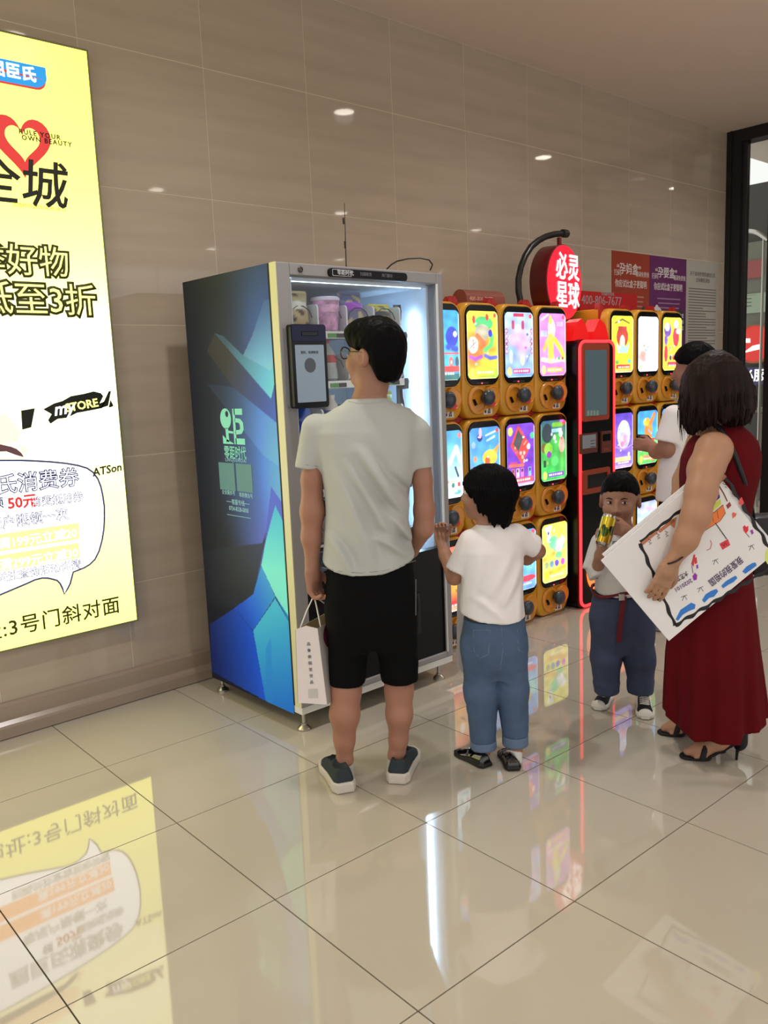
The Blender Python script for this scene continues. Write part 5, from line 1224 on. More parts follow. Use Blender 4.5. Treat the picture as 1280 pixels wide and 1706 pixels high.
    for h_, t_ in ((h1,t1),(h2,t2)):
        dv_ = (t_-h_); dv_ = dv_/np.linalg.norm(dv_)*.275
        up, loc, L, R2 = put_shoe(f, 'shoe', h_, h_+dv_, m_su, m_ss, w=.052, sole_t=.036, h=.098)
        lm = MB()
        for k in range(4): 
            y = L*(.50+.07*k); zz = .098*np.interp(y/L,[.42,.58,.8],[.86,.72,.5])
            lm.tube([tuple(loc(-.022,y,zz-.004)), tuple(loc(0,y+.004,zz+.002)), tuple(loc(.022,y,zz-.004))], .003, 6)
        lm.build('laces', m_black, up, True)
    return f
man = build_man()
# ----------------------------------------------------------------- child in white shirt and rolled jeans
def build_girl():
    f = Fig('person', 826, 3.06, 'small child seen from behind in white shirt and rolled blue jeans'); J = f.J
    c = J(811, 824, 0.0); R = rotm(1.2, 0.08); hd, W = head_sdf(c, R, 0.84, True)
    armL = [J(786,906,-.01), J(766,942,.0), J(757,962,.02), J(742,925,.10), J(736,905,.15)]; rL = [.026,.028,.028,.024,.020]
    armR = [J(866,892), J(885,905,.02), J(896,918,.05), J(878,930,.12), J(850,925,.17)]; rR = [.028,.029,.029,.026,.021]
    legL = [J(803,1050), J(800,1150,.0), J(803,1235,.0), J(804,1262,.0)]; legR = [J(845,1050), J(855,1150), J(858,1225,.0), J(857,1262,.0)]
    tor = secs(f, [(1070,784,864,0,.07),(1030,782,864,0,.075),(960,786,862,0,.07),(912,786,862,0,.065),(890,795,850,0,.05),(874,803,834,0,.042)])
    wr = J(736,903,.15)
    def body(P):
        d = s_loft(P, tor)
        d = smin(d, s_cone(P, W(0,-.012,-.05), J(815,880,.0), .040, .046), .025)
        d = smin(d, hd(P), .015)
        d = smin(d, s_chain(P, armL, rL, .012), .015); d = smin(d, s_chain(P, armR, rR, .012), .015)
        d = smin(d, s_chain(P, legL, [.06,.045,.036,.03], .02), .02); d = smin(d, s_chain(P, legR, [.06,.045,.036,.03], .02), .02)
        return smin(d, hand_sdf(P, wr, (-.05,.35,.9), (-.9,-.2,-.1), (.1,-.9,.35), .62, (.9,1.1,.7), -1), .008)
    lo, hi = bbox([J(725,1280,-.13), J(915,765,.24)], .02); hl, hh = bbox([J(720,920,.10), J(760,872,.25)], .01)
    hdl, hdh = c-np.array([.125,.125,.125]), c+np.array([.125,.125,.125])
    sdf('body', f.e, m_skin3, body, lo, hi, .007, [(hl, hh, .0028), (hdl, hdh, .0035)])
    def hair(P):
        q = ((P-c)@R)/.84
        ang = np.arctan2(q[:,0], -q[:,1])
        d = s_ell(P, W(0,-.014,.028), vec((.096,.122,.110))*.84, R)
        low = s_loft(np.c_[q[:,0],q[:,1],q[:,2]], [(-.15,0,-.025,.074,.078),(-.10,0,-.02,.090,.098),(-.03,0,-.015,.096,.112),(.03,0,-.014,.096,.12)], 2.0)*.84
        d = smin(d, low, .02)
        jag = .010*np.sin(ang*9+1)+.007*np.sin(ang*23)+.006*np.sin(ang*41+2)
        bot = np.interp(q[:,1], [-.13,-.06,-.01,.03,.06,.10], [-.128,-.118,-.08,-.03,.01,.04])
        d = smax(d, (bot+jag-q[:,2])*.75*.84, .006)
        d = smax(d, (q[:,1]-.078-.35*np.maximum(q[:,2],0)-.02*(np.abs(q[:,0])<.02))*.84, .012)
        return d+.0020*np.sin(ang*46+6*np.sin(q[:,2]*18))*np.clip(1.2-np.abs(q[:,2]-.11)*3,0.2,1)+.0018*wob(P*np.array([1,1,.3]),260,8)
    sdf('hair', f.e, m_hair, hair, hdl-.01, hdh+.01, .0036)
    ew, ei = mat('eye_white', (226,220,214), 0.2), mat('eye_iris', (26,16,12), 0.1)
    for sx in (-1,1):
        p = W(sx*.031,.082,.006); e = MB().lathe([(0.0001,-.010),(.006,-.008),(.0098,-.002),(.0098,.002),(.006,.008),(0.0001,.010)], tuple(p), 'z', 14).build('eye', ew, f.e, True)
        q = W(sx*.031,.0915,.006); MB().lathe([(0.0001,-.004),(.004,0),(0.0001,.004)], tuple(q), 'z', 12).build('iris', ei, e, True)
    # shirt
    ts = secs(f, [(1060,764,878,0,.112),(1030,766,875,0,.108),(980,768,872,0,.102),(945,769,873,0,.098),(915,768,873,0,.092),(897,774,868,0,.08),(885,782,858,0,.068),(874,793,842,0,.055),(868,797,838,0,.05)])
    uh = [J(p,q,-.10) for p,q in ((755,1024),(768,1030),(800,1038),(840,1041),(874,1038),(890,1034))]; us = np.array([u[0] for u in uh]); zs = np.array([u[2] for u in uh])
    zneck = J(815,874,-.04)[2]; sl0, sl1, sr0, sr1 = J(785,902,-.01), J(761,950,.0), J(860,893), J(893,912,.03)
    def tee(P):
        d = s_loft(P, ts, 2.3)
        a = s_cone(P, sl0, sl1, .044, .042); a = smax(a, half(P, sl1, sl1-sl0+np.array([.02,0,0])), .003)
        b = s_cone(P, sr0, sr1, .046, .042); b = smax(b, half(P, sr1, sr1-sr0+np.array([.035,0,.0])), .003)
        d = smin(d, np.minimum(a, b), .02); u, z, w = P[:,0], P[:,2], P[:,1]; back = smoothstep(.02,-.04,w)
        for (px0,py0,px1,py1,amp,wd) in ((800,905,770,1000,.006,.014),(852,900,800,1000,.008,.016),(868,925,820,1010,.008,.014),(775,980,850,1035,.006,.014),(860,960,855,1040,.006,.012)):
            a0, b0 = J(px0,py0), J(px1,py1); t_ = np.array([b0[0]-a0[0], b0[2]-a0[2]]); L_ = np.linalg.norm(t_); t_ /= L_
            s_ = ((u-a0[0])*t_[0]+(z-a0[2])*t_[1])/L_; e = (u-a0[0])*t_[1]-(z-a0[2])*t_[0]+.008*np.sin(s_*3)
            m_ = back*np.clip(np.sin(np.pi*np.clip(s_,0,1)),0,1); d = d-amp*m_*np.exp(-(e/wd)**2)+.6*amp*m_*np.exp(-((e+1.8*wd)/wd)**2)
        d = d+.0025*wob(P*np.array([1,1,.5]),60,31)
        d = smax(d, np.interp(u, us, zs)-z, .003)
        return smax(d, z-zneck+np.where(w>0,w*.5,0), .004)
    lo, hi = bbox([J(735,1050,-.14), J(910,862,.14)], .01)
    so_ = sdf('shirt', f.e, mat('cotton_white', (234,230,230), 0.85, bump=(600,0.12)), tee, lo, hi, .0052)
    seam(f, tee, [(797,877),(805,880),(818,881),(830,878),(837,873)], .0022, 'collar_rib', mat('cotton_white', (234,230,230), 0.85), so_)
    ps = secs(f, [(1125,795,856,0,.06),(1105,780,870,0,.085),(1085,773,875,0,.095),(1055,770,876,0,.10),(1020,773,872,0,.09)])
    l0, l1, q0, q1 = J(800,1090), J(806,1262), J(848,1090), J(859,1254)
    hl0, hr0 = J(806,1256,-.05)[2], J(859,1250,-.05)[2]; hl1, hr1 = J(806,1241,-.05)[2], J(859,1233,-.05)[2]; zc = J(830,1110)[2]
    def jeans(P):
        d = s_loft(P, ps)
        a = smax(s_chain(P, [J(799,1075), J(802,1150), J(805,1240)], [.068,.064,.048], .02), hl1-.004-P[:,2], .003); b = smax(s_chain(P, [J(848,1075), J(854,1150), J(859,1232)], [.068,.062,.048], .02), hr1-.004-P[:,2], .003)
        d = smin(d, np.minimum(a, b), .03); return d+.003*wob(P*np.array([1,1,.8]),55,33)+.0015*wob(P,140,34)
    m_den = mat('denim_blue', (72,94,124), 0.8, bump=(420,0.25), var=(7,0.18)); lo, hi = bbox([J(760,1262,-.13), J(890,1015,.13)], .01)
    jo = sdf('jeans', f.e, m_den, jeans, lo, hi, .0055)
    for cx, z0, z1 in ((806,hl0,hl1),(859,hr0,hr1)):
        p = J(cx,1248); 
        fn = lambda P, p=p, z0=z0, z1=z1: smax(smax(smax(np.hypot(P[:,0]-p[0],P[:,1]-p[1])-.050, P[:,2]-z1, .003), z0-P[:,2], .003), -(np.hypot(P[:,0]-p[0],P[:,1]-p[1])-.040), .002)
        lo, hi = p-.07, p+.07; lo[2] = z0-.02; hi[2] = z1+.02; sdf('turn_up', jo, mat('denim_pale', (96,116,144), 0.85, bump=(420,0.25)), fn, lo, hi, .004)
    ms_ = mat('stitch_tan', (120,128,146), 0.8)
    for pts in (((789,1050),(790,1084),(800,1097),(814,1090),(817,1050)), ((789,1050),(817,1050)), ((836,1045),(838,1085),(834,1115)), ((862,1046),(864,1082),(874,1088))): seam(f, jeans, pts, .0010, 'stitching', ms_, jo)
    m_ws = mat('sock_white', (224,224,222), 0.9)
    for p0, p1 in ((J(802,1250), J(801,1274,-.005)), (J(857,1246), J(856,1277,-.02))):
        lo, hi = bbox([p0, p1], .05); sdf('sock', f.e, m_ws, lambda P, p0=p0, p1=p1: s_cone(P, p0, p1, .031, .0325), lo, hi, .004)
    m_pat = mat('patent_black', (10,10,11), 0.08, coat=0.8); m_ps = mat('shoe_sole_black', (16,16,16), 0.5)
    for h_, t_ in ((floorpt(f,812,1279), floorpt(f,769,1256)), (floorpt(f,856,1285), floorpt(f,842,1250))):
        dv_ = t_-h_; dv_ = dv_/np.linalg.norm(dv_)*.178; up, loc, L, R2 = put_shoe(f, 'shoe', h_, h_+dv_, m_pat, m_ps, vox=.0032, w=.036, sole_t=.016, h=.056, opening=False)
        MB().tube([tuple(loc(-.033,L*.45,.03)), tuple(loc(-.026,L*.44,.050)), tuple(loc(0,L*.43,.058)), tuple(loc(.026,L*.44,.050)), tuple(loc(.033,L*.45,.03))], .005, 8).build('strap', m_pat, up, True)
        MB().lathe([(.002,-.004),(.0055,-.003),(.0055,.003),(.002,.004)], tuple(loc(.028,L*.45,.052)), 'x', 12).build('buckle', m_chrome, up, True)
    return f
girl = build_girl()

# ----------------------------------------------------------------- boy drinking
def build_boy():
    f = Fig('person', 1038, 3.47, 'small boy facing the camera in white top and jeans, drinking from a can'); J = f.J
    c = J(1033, 833, 0.0); R = rotm(math.pi-0.42, -0.06); hd, W = head_sdf(c, R, 0.93, True)
    armA = [J(1006,912), J(993,940,-.01), J(994,953,-.03), J(1001,925,-.11), J(1004,912,-.13)]; rA = [.022,.026,.027,.024,.020]
    armB = [J(1072,908), J(1082,930,-.03), J(1070,918,-.08), J(1052,893,-.12), J(1045,884,-.13)]; rB = [.024,.027,.026,.022,.019]
    legA = [J(1012,1010), J(1010,1080), J(1010,1150,.01), J(1008,1172,.02)]; legB = [J(1060,1010), J(1066,1080), J(1069,1155), J(1072,1180,.0)]
    tor = secs(f, [(1010,1002,1076,0,.07),(980,1002,1076,0,.075),(930,1004,1074,0,.07),(905,1008,1068,0,.055),(889,1018,1056,0,.042)])
    wa, wb = J(1004,914,-.13), J(1046,885,-.135)
    def body(P):
        d = s_loft(P, tor); d = smin(d, s_cone(P, W(0,-.01,-.06), J(1036,892,.0), .043, .048), .02); d = smin(d, hd(P), .015)
        d = smin(d, s_chain(P, armA, rA, .012), .012); d = smin(d, s_chain(P, armB, rB, .012), .012)
        d = smin(d, s_chain(P, legA, [.06,.045,.036,.032], .02), .02); d = smin(d, s_chain(P, legB, [.06,.045,.036,.032], .02), .02)
        d = smin(d, hand_sdf(P, wa, (-.15,-.1,.95), (-.5,.85,.0), (.85,.5,.1), .66, (.65,.9,.6), -1, thick=.9), .008)
        return smin(d, hand_sdf(P, wb, (-.93,-.18,.32), (.25,.1,.95), (-.1,.95,.0), .66, (.25,.5,.5), 1, thick=.9), .008)
    lo, hi = bbox([J(970,1190,-.27), J(1105,782,.14)], .02); hl, hh = bbox([J(985,930,-.24), J(1058,855,-.05)], .01)
    hdl, hdh = c-np.array([.13,.13,.13]), c+np.array([.13,.13,.13])
    sdf('body', f.e, m_skin3, body, lo, hi, .007, [(hl, hh, .0028), (hdl, hdh, .0032)])
    def hair(P):
        q = ((P-c)@R)/.93
        d = s_ell(P, W(0,-.013,.032), vec((.085,.104,.099))*.93, R)
        cut = np.interp(q[:,1], [-.1,-.06,-.03,.0,.04,.07,.1], [-.085,-.07,-.01,.012,.036,.05,.058])-q[:,2]
        d = smax(d, cut*.7+.002*wob(P,200,3), .012)
        for sx in (-1,1): d = smax(d, -s_ell(P, W(sx*.088,-.006,-.008), vec((.02,.03,.036))*.93, R), .008)
        return d+.0018*wob(P,330,41)
    sdf('hair', f.e, m_hair, hair, hdl, hdh, .0034)
    ew, ei = mat('eye_white', (226,220,214), 0.2), mat('eye_iris', (26,16,12), 0.1)
    for sx in (-1,1):
        p = W(sx*.031,.0800,.005)
        e = sdf('eye', f.e, ew, lambda P, p=p: s_ell(P, p, vec((.0125,.0085,.0056))*.93, R), p-.016, p+.016, .0012)
        q0 = W(sx*.031-.0025,.0836,.005); sdf('iris', e, ei, lambda P, q0=q0: s_ell(P, q0, vec((.0066,.0060,.0058))*.93, R), q0-.010, q0+.010, .001)
        MB().tube([tuple(W(sx*.017,.0872,.0075)), tuple(W(sx*.025,.0890,.0118)), tuple(W(sx*.033,.0885,.0122)), tuple(W(sx*.045,.0825,.0080))], [.0008,.0014,.0014,.0008], 6).build('upper_lid', mat('lid_dark', (46,28,24), 0.6), f.e, True)
        MB().tube([tuple(W(sx*.018,.094,.022)), tuple(W(sx*.032,.093,.027)), tuple(W(sx*.046,.085,.023))], [.0015,.0026,.0012], 6).build('eyebrow', m_hair, f.e, True)
    # top
    ts = secs(f, [(1005,992,1088,0,.105),(985,992,1088,0,.108),(950,994,1084,0,.10),(920,994,1082,0,.092),(903,1000,1076,0,.078),(892,1012,1064,0,.06),(884,1018,1056,0,.052)])
    s0, s1, t0, t1 = J(1003,905), J(991,948,-.02), J(1073,905), J(1082,938,-.05)
    zb, zn = J(1038,996,-.1)[2], J(1038,888,-.05)[2]
    def top(P):
        d = s_loft(P, ts, 2.3)
        a = smax(s_chain(P, [s0, s1], [.046,.050]), half(P, s1, np.array([-.1,-.2,-1.])), .004); b = smax(s_cone(P, t0, t1, .046,.046), half(P, t1, np.array([.1,-.4,-1.])), .004)
        cuff = s_cone(P, J(993,948,-.035), J(996,962,-.05), .040, .036); cuff = smax(cuff, half(P, J(996,962,-.05), np.array([.3,-.6,-1.])), .003); cuff = np.minimum(cuff, 1)
        d = smin(d, np.minimum(np.minimum(a, b), cuff), .02); d = d+.0035*wob(P*np.array([1,1,.6]),55,51)+.0015*wob(P,120,52)
        d = smax(d, zb+.015*np.sin((P[:,0])*40)*.2-P[:,2], .006); return smax(d, P[:,2]-zn-.006, .004)
    lo, hi = bbox([J(970,1005,-.16), J(1105,875,.15)], .01)
    sdf('top', f.e, mat('cotton_offwhite', (214,212,212), 0.9, bump=(500,0.2), var=(12,0.05)), top, lo, hi, .005)
    # jeans
    ps = secs(f, [(1085,1012,1064,0,.06),(1065,998,1078,0,.085),(1035,988,1087,0,.10),(1000,987,1086,0,.10),(985,990,1084,0,.095)]); zc = J(1038,1045)[2]
    zA, zB = J(1010,1162,-.05)[2], J(1068,1166,-.05)[2]
    def jeans(P):
        d = s_loft(P, ps)
        a = smax(s_chain(P, [J(1011,1030), J(1010,1095), J(1011,1165)], [.066,.064,.047], .02), zA-P[:,2], .004); b = smax(s_chain(P, [J(1062,1030), J(1066,1095), J(1068,1168)], [.066,.064,.050], .02), zB-P[:,2], .004)
        d = smin(d, np.minimum(a, b), .03); d = d+.004*wob(P*np.array([1,1,1.0]),50,53)+.002*wob(P,110,54)
        z = P[:,2]; return d-.003*smoothstep(.028,.022,np.abs(z-zA-.03))
    lo, hi = bbox([J(975,1175,-.13), J(1105,978,.13)], .01)
    sdf('jeans', f.e, mat('denim_navy', (58,68,96), 0.8, bump=(420,0.25), var=(7,0.2)), jeans, lo, hi, .0052)
    zbl = J(1038,993,-.1)[2]
    bl = MB(); ring_ = [(J(1037,993)[0]+.127*math.cos(a), .104*math.sin(a), zbl+.004*math.sin(3*a)) for a in [2*math.pi*k/40 for k in range(40)]]
    mbr = mat('belt_red', (104,20,32), 0.6, bump=(300,0.2))
    v_ = []; 
    for x,y,z in ring_: v_ += [(x,y,z-.011),(x,y,z+.011),(x*1.0,y*1.02,z)]
    bl.tube([(x,y,z*2.2) for x,y,z in ring_], .0055, 8, closed=True); bl.xf(Matrix.Diagonal((1,1,1/2.2*1.0,1))); bl.v = [(x,y,zbl+(z-zbl)*3.2) for x,y,z in bl.v]; bo = bl.build('belt', mbr, f.e, True)
    a0 = J(1040,994,-.108); sp_ = [a0, J(1036,1020,-.118), J(1033,1045,-.112), J(1031,1070,-.10)]
    bs = MB()
    for k in range(len(sp_)-1): pass
    vs = []; 
    for p in sp_: vs += [(p[0]-.011,p[1]-.004,p[2]),(p[0]+.011,p[1]-.004,p[2]),(p[0]+.011,p[1],p[2]),(p[0]-.011,p[1],p[2])]
    fs = [(0,1,2,3),(15,14,13,12)]
    for k in range(3):
        for q in range(4): fs.append((4*k+q,4*k+(q+1)%4,4*k+4+(q+1)%4,4*k+4+q))
    bs.add(vs, fs); bs.build('belt_end', mbr, bo)
    MB().box(-.012,.012,-.006,.004,-.014,.014,.002).build('belt_buckle', m_chrome, bo, False, T(*(a0+np.array([-.012,-.006,0]))))
    # chest tag
    a, b = J(1020,901,-.10), J(1046,921,-.10)
    tg_ = MB().box(a[0], b[0]+.02, -.1085, -.106, b[2], a[2], .001).build('name_tag', mat('tag_white', (226,228,232), 0.6), f.e)
    mbt = mat('tag_blue', (40,84,160), 0.6)
    MB().ring([(a[0],b[2]),(b[0]+.02,b[2]),(b[0]+.02,a[2]),(a[0],a[2])], [(a[0]+.002,b[2]+.002),(b[0]+.018,b[2]+.002),(b[0]+.018,a[2]-.002),(a[0]+.002,a[2]-.002)], -.1095, -.1084).build('tag_border', mbt, tg_)
    text('5号楼', .015, mat('ink_black', (22,24,10), 0.5), tg_, T(a[0]+.012, -.1095, a[2]-.015)); text('1号A1', .015, mat('ink_black', (22,24,10), 0.5), tg_, T(a[0]+.012, -.1095, a[2]-.034))
    # canvas shoes
    m_cv = mat('canvas_black', (24,26,34), 0.8, bump=(400,0.2)); m_rub = mat('rubber_white', (222,218,210), 0.5)
    for h_, t_ in ((floorpt(f,1014,1160), floorpt(f,995,1186)), (floorpt(f,1072,1172), floorpt(f,1076,1200))):
        dv_ = t_-h_; dv_ = dv_/np.linalg.norm(dv_)*.185; up, loc, L, R2 = put_shoe(f, 'shoe', h_, h_+dv_, m_cv, m_rub, vox=.0034, w=.036, sole_t=.024, h=.075)
        cap = lambda P, loc=loc, R2=R2, L=L: smax(s_ell(P, loc(0,L*.93,.014), (.033,L*.10,.030), R2), .012-P[:,2], .003)
        p = loc(0,L*.93,.02); sdf('toe_cap', up, m_rub, cap, p-.05, p+.05, .0034)
        lm = MB()
        for k in range(4):
            y = L*(.46+.07*k); zz = .075*np.interp(y/L,[.42,.58,.8],[.90,.78,.60])
            lm.tube([tuple(loc(-.02,y,zz-.006)), tuple(loc(0,y+.006,zz+.003)), tuple(loc(.02,y,zz-.006))], .0028, 6).tube([tuple(loc(.018,y,zz-.004)), tuple(loc(-.016,y+.012,zz-.004))], .0025, 6)
        lm.build('laces', m_rub, up, True)
    # the can
    k0, k1 = J(1002.5,909,-.185), J(1015,864,-.150); ax_ = Vector(k1-k0).normalized()
    can = empty('drink_can'); wq = f.G+FU*k0[0]+FW*k0[1]+np.array([0,0,k0[2]])
    axw = Vector(FU*ax_.x+FW*ax_.y+np.array([0,0,ax_.z])); can.matrix_basis = Matrix.Translation(wq) @ axw.to_track_quat('Z','Y').to_matrix().to_4x4()
    r = .0285; H = .125
    P = Print(2*math.pi*r, H-.02, 80, 40, (226,190,30)); P.vgrad([(0,(196,150,20)),(0.5,(226,196,40)),(1,(232,204,60))])
    for k in range(6): P.ell(.03+.03*k, .03+.012*(k%3), .014, .02, (60,86,30)); P.ell(.02+.03*k, .06, .008, .012, (40,50,26))
    me = P.mesh('can_body')
    for v in me.vertices: a_ = v.co.x/r; v.co = (r*math.cos(a_), r*math.sin(a_), v.co.z+.01)
    shade(me, 60); link('can_body', me, mat('can_print', attr=True, rough=0.2, metal=0.55, coat=0.5), can)
    MB().lathe([(.018,.004),(.022,0),(.025,.003),(r,.0105),(r-.0005,.012)], seg=28).build('can_base', m_chrome, can, True)
    MB().lathe([(r,H-.011),(.0255,H-.001),(.0262,H+.002),(.024,H+.002),(.023,H-.002)], seg=28).build('can_top', m_chrome, can, True)
    tag(can, 'yellow and gold drink can held to the mouth of the small boy', 'can')
    return f
boy = build_boy()
# ----------------------------------------------------------------- woman in the red dress
def build_woman():
    f = Fig('person', 1190, 3.04, 'person with long brown hair in a long dark red sleeveless dress'); J = f.J
    c = J(1188, 655, 0.0); R = rotm(1.25, -0.12); hd, W = head_sdf(c, R, 0.93)
    sh = J(1190,742,-.12)
    arm = [J(1190,750,-.09), J(1176,782,-.14), J(1168,820,-.19), J(1160,860,-.225), J(1143,900,-.232), J(1123,932,-.228)]; ra = [.066,.056,.049,.045,.037,.026]
    arm2 = [J(1165,735,.14), J(1140,800,.17), J(1130,860,.12)]
    wr = J(1117,941,-.226)
    def body(P):
        d = s_ell(P, J(1192,770,0), (.09,.08,.14)); d = smin(d, s_cone(P, W(0,-.01,-.06), J(1190,725,.0), .047, .055), .03); d = smin(d, hd(P), .02)
        d = smin(d, s_chain(P, arm, ra, .03), .03); d = smin(d, s_chain(P, arm2, [.045,.04,.036], .02), .03)
        d = smin(d, s_chain(P, [J(1185,900), J(1185,1100,.0), J(1205,1225,-.03), J(1214,1238,-.04)], [.06,.055,.035,.03], .03), .03)
        d = smin(d, s_chain(P, [J(1165,900,.1), J(1160,1100,.1), J(1155,1200,.12)], [.06,.05,.035], .03), .03)
        return smin(d, hand_sdf(P, wr, (-.40,.02,-.9), (.88,.05,-.42), (.0,1,.0), .84, (.12,.35,.45), 1, .05), .012)
    lo, hi = bbox([J(1080,1250,-.30), J(1275,590,.25)], .02); hl, hh = bbox([J(1075,1000,-.30), J(1145,925,-.10)], .0)
    sdf('body', f.e, m_skin2, body, lo, hi, .0075, [(hl, hh, .003)])
    # hair
    H = [(1192,582,1.0)]
    hs = secs(f, [(728,1152,1210,-.02,.05),(705,1141,1250,-.01,.10),(680,1136,1255,-.005,.115),(650,1136,1252,0,.12),(625,1140,1245,0,.115),(605,1152,1232,0,.10),(592,1168,1216,0,.07),(583,1185,1202,0,.03)])
    ub = [J(p,q,-.08) for p,q in ((1130,690),(1140,705),(1150,727),(1160,724),(1175,712),(1195,702),(1215,704),(1235,703),(1250,704),(1258,690),(1265,680))]; us = np.array([u[0] for u in ub]); zs = np.array([u[2] for u in ub]); cu = J(1194,660)
    def hair(P):
        u, w, z = P[:,0], P[:,1], P[:,2]
        d = s_loft(P, hs, 2.1); ang = np.arctan2(u-cu[0], -(w-.0))
        d = smax(d, (np.interp(u, us, zs)+.010*np.sin(ang*17)+.008*np.sin(ang*37+1)-z)*.7, .01)
        low = np.clip((cu[2]+.08-z)/.2, 0, 1)
        return d+(.0035*np.sin(ang*30+3*np.sin(z*9))+.0022*np.sin(ang*67+4*np.sin(z*13+1)))*(.25+low)+.002*wob(P*np.array([1,1,.25]),200,61)
    lo, hi = bbox([J(1125,740,-.15), J(1268,575,.15)], .01); ho = sdf('hair', f.e, m_hairb, hair, lo, hi, .0045)
    rng = np.random.default_rng(5); sb = MB()
    for k in range(150):
        a = rng.uniform(-1.7, 1.7); rx, ry = .128, .118
        x, y = math.sin(a), -math.cos(a)
        top = np.array([cu[0]+x*rx*.86, y*ry*.9, cu[2]+rng.uniform(-.02,.08)]); u1 = cu[0]+x*rx*rng.uniform(.9,1.06)+rng.normal(0,.006)
        bot = np.array([u1, y*ry*rng.uniform(.8,1.02), np.interp(u1, us, zs)-rng.uniform(-.015,.028)]); mid = (top+bot)/2+np.array([x*.012, y*.014, 0])
        sb.tube([tuple(top), tuple(mid), tuple(bot)], [.0012,.0018,.0004], 4)
    sb.build('loose_strands', m_hairb, ho, True)['kind'] = 'stuff'
    # dress: bodice and long skirt
    bs = secs(f, [(1262,1130,1262,.0,.17),(1235,1117,1266,.0,.185),(1200,1113.5,1268,.0,.19),(1150,1114,1264,0,.185),(1100,1115,1260,0,.18),(1060,1118,1256,0,.172),(1010,1124,1252,0,.16),(960,1130,1248,0,.15),(910,1134,1244,0,.138),(870,1138,1244,0,.125),(830,1137,1252,0,.125),(790,1136,1262,0,.13),(760,1139,1264,0,.125),(735,1150,1258,0,.105),(715,1168,1240,0,.075),(702,1180,1222,0,.05)])
    hb_ = [J(p,q,-.16) for p,q in ((1100,1195),(1114,1206),(1135,1222),(1165,1243),(1180,1246),(1225,1240),(1232,1226),(1268,1217),(1285,1212))]; hu = np.array([u[0] for u in hb_]); hz = np.array([u[2] for u in hb_])
    ac = J(1188,760,-.14)
    def dress(P):
        u, w, z = P[:,0], P[:,1], P[:,2]; d = s_loft(P, bs, 2.2); ang = np.arctan2(w, u-.02)
        low = smoothstep(.75, .1, z)
        d = d+(.010*np.sin(ang*9+1.5)+.006*np.sin(ang*17+z*2))*low+.003*wob(P*np.array([1,1,.4]),40,71)
        hem = np.interp(u, hu, hz)-smoothstep(-.05,.12,w)*.0
        d = smax(d, hem-z, .003)
        # arm hole on the near side
        d = smax(d, -s_ell(P, ac, (.072,.075,.085)), .012)
        return d
    lo, hi = bbox([J(1105,1255,-.24), J(1282,695,.22)], .01)
    sdf('dress', f.e, mat('crepe_maroon', (88,6,15), 0.8, bump=(350,0.1), var=(4,0.1), spec=0.15), dress, lo, hi, .007)
    st_ = []
    for px_, py_ in ((1190,701),(1200,704),(1212,712),(1222,726),(1231,742),(1239,760),(1246,780),(1253,800),(1260,822),(1265,838)):
        ws = np.linspace(-.30, .12, 211); dd = dress(np.array([J(px_, py_, w_) for w_ in ws])); k_ = np.argmax(dd < .003); k_ = k_ if dd.min() < .003 else int(np.argmin(dd))
        st_.append(J(px_, py_, ws[k_]-.004))
    # bag with strap, worn on the shoulder
    bg = empty('shoulder_bag', tuple(f.G+FU*J(1278,900)[0]+FW*.06+np.array([0,0,J(1278,900,.06)[2]])), -YAW); tag(bg, 'black shoulder bag with thin strap behind the woman in red', 'bag')
    o_ = np.array([J(1278,900,.06)[0], .06, J(1278,900,.06)[2]])
    MB().tube([tuple(p-o_) for p in st_], .009, 8).build('strap', mat('strap_black', (18,16,17), 0.5), bg, True)
    a, b = J(1272,862,.0)-o_, J(1330,960,.0)-o_
    MB().box(a[0], b[0], -.05, .06, b[2], a[2], .02).build('pouch', mat('bag_black', (20,18,19), 0.4), bg, True)
    MB().tube([tuple(st_[-1]-o_), (a[0]+.02, 0, a[2]-.01)], .006, 8).build('strap', mat('strap_black', (18,16,17), 0.5), bg, True)
    # feet with strappy heels
    m_su = mat('suede_black', (12,11,12), 0.7)
    def foot(heel_px, toe_px, post_px, w0, nm='sandal'):
        hp = J(*heel_px, w0); tp_ = floorpt(f, *toe_px); te = np.array([tp_[0], tp_[1], .012]); po = floorpt(f, *post_px)
        ball = te*.68+np.array([po[0],po[1],0])*.32; ball[2] = .02; hc = np.array([po[0]+.012, po[1]+.0, .075])
        def ft(P):
            d = s_chain(P, [hc+np.array([0,0,.035]), (hc+ball)/2+np.array([0,0,.02]), ball+np.array([0,0,.018]), te+np.array([0,0,.012])], [.030,.028,.030,.016], .02)
            f_ = (te-ball); f_[2] = 0; f_ /= np.linalg.norm(f_); r_ = np.array([f_[1],-f_[0],0])
            for k in range(5):
                o2 = te+r_*(.030-.014*k)+f_*(-.002-.007*abs(k-.6)); d = smin(d, s_cone(P, o2-f_*.035+np.array([0,0,.012]), o2+np.array([0,0,.004]), .009, .0085 if k else .0095), .004)
            return smin(d, s_cone(P, hc+np.array([0,0,.03]), hc+np.array([.0,0,.12]), .028, .03), .02)
        lo, hi = bbox([hc, te, ball], .05); lo[2] = 0; hi[2] = .2
        fo = sdf('foot', f.e, m_skin2, ft, lo, hi, .0042)
        sole = lambda P: s_chain(P*np.array([1,1,1.0]), [hc-np.array([0,0,.004]), (hc+ball)/2-np.array([0,0,.012]), ball-np.array([0,0,.010]), te-np.array([0,0,.006])], [.024,.022,.026,.022])
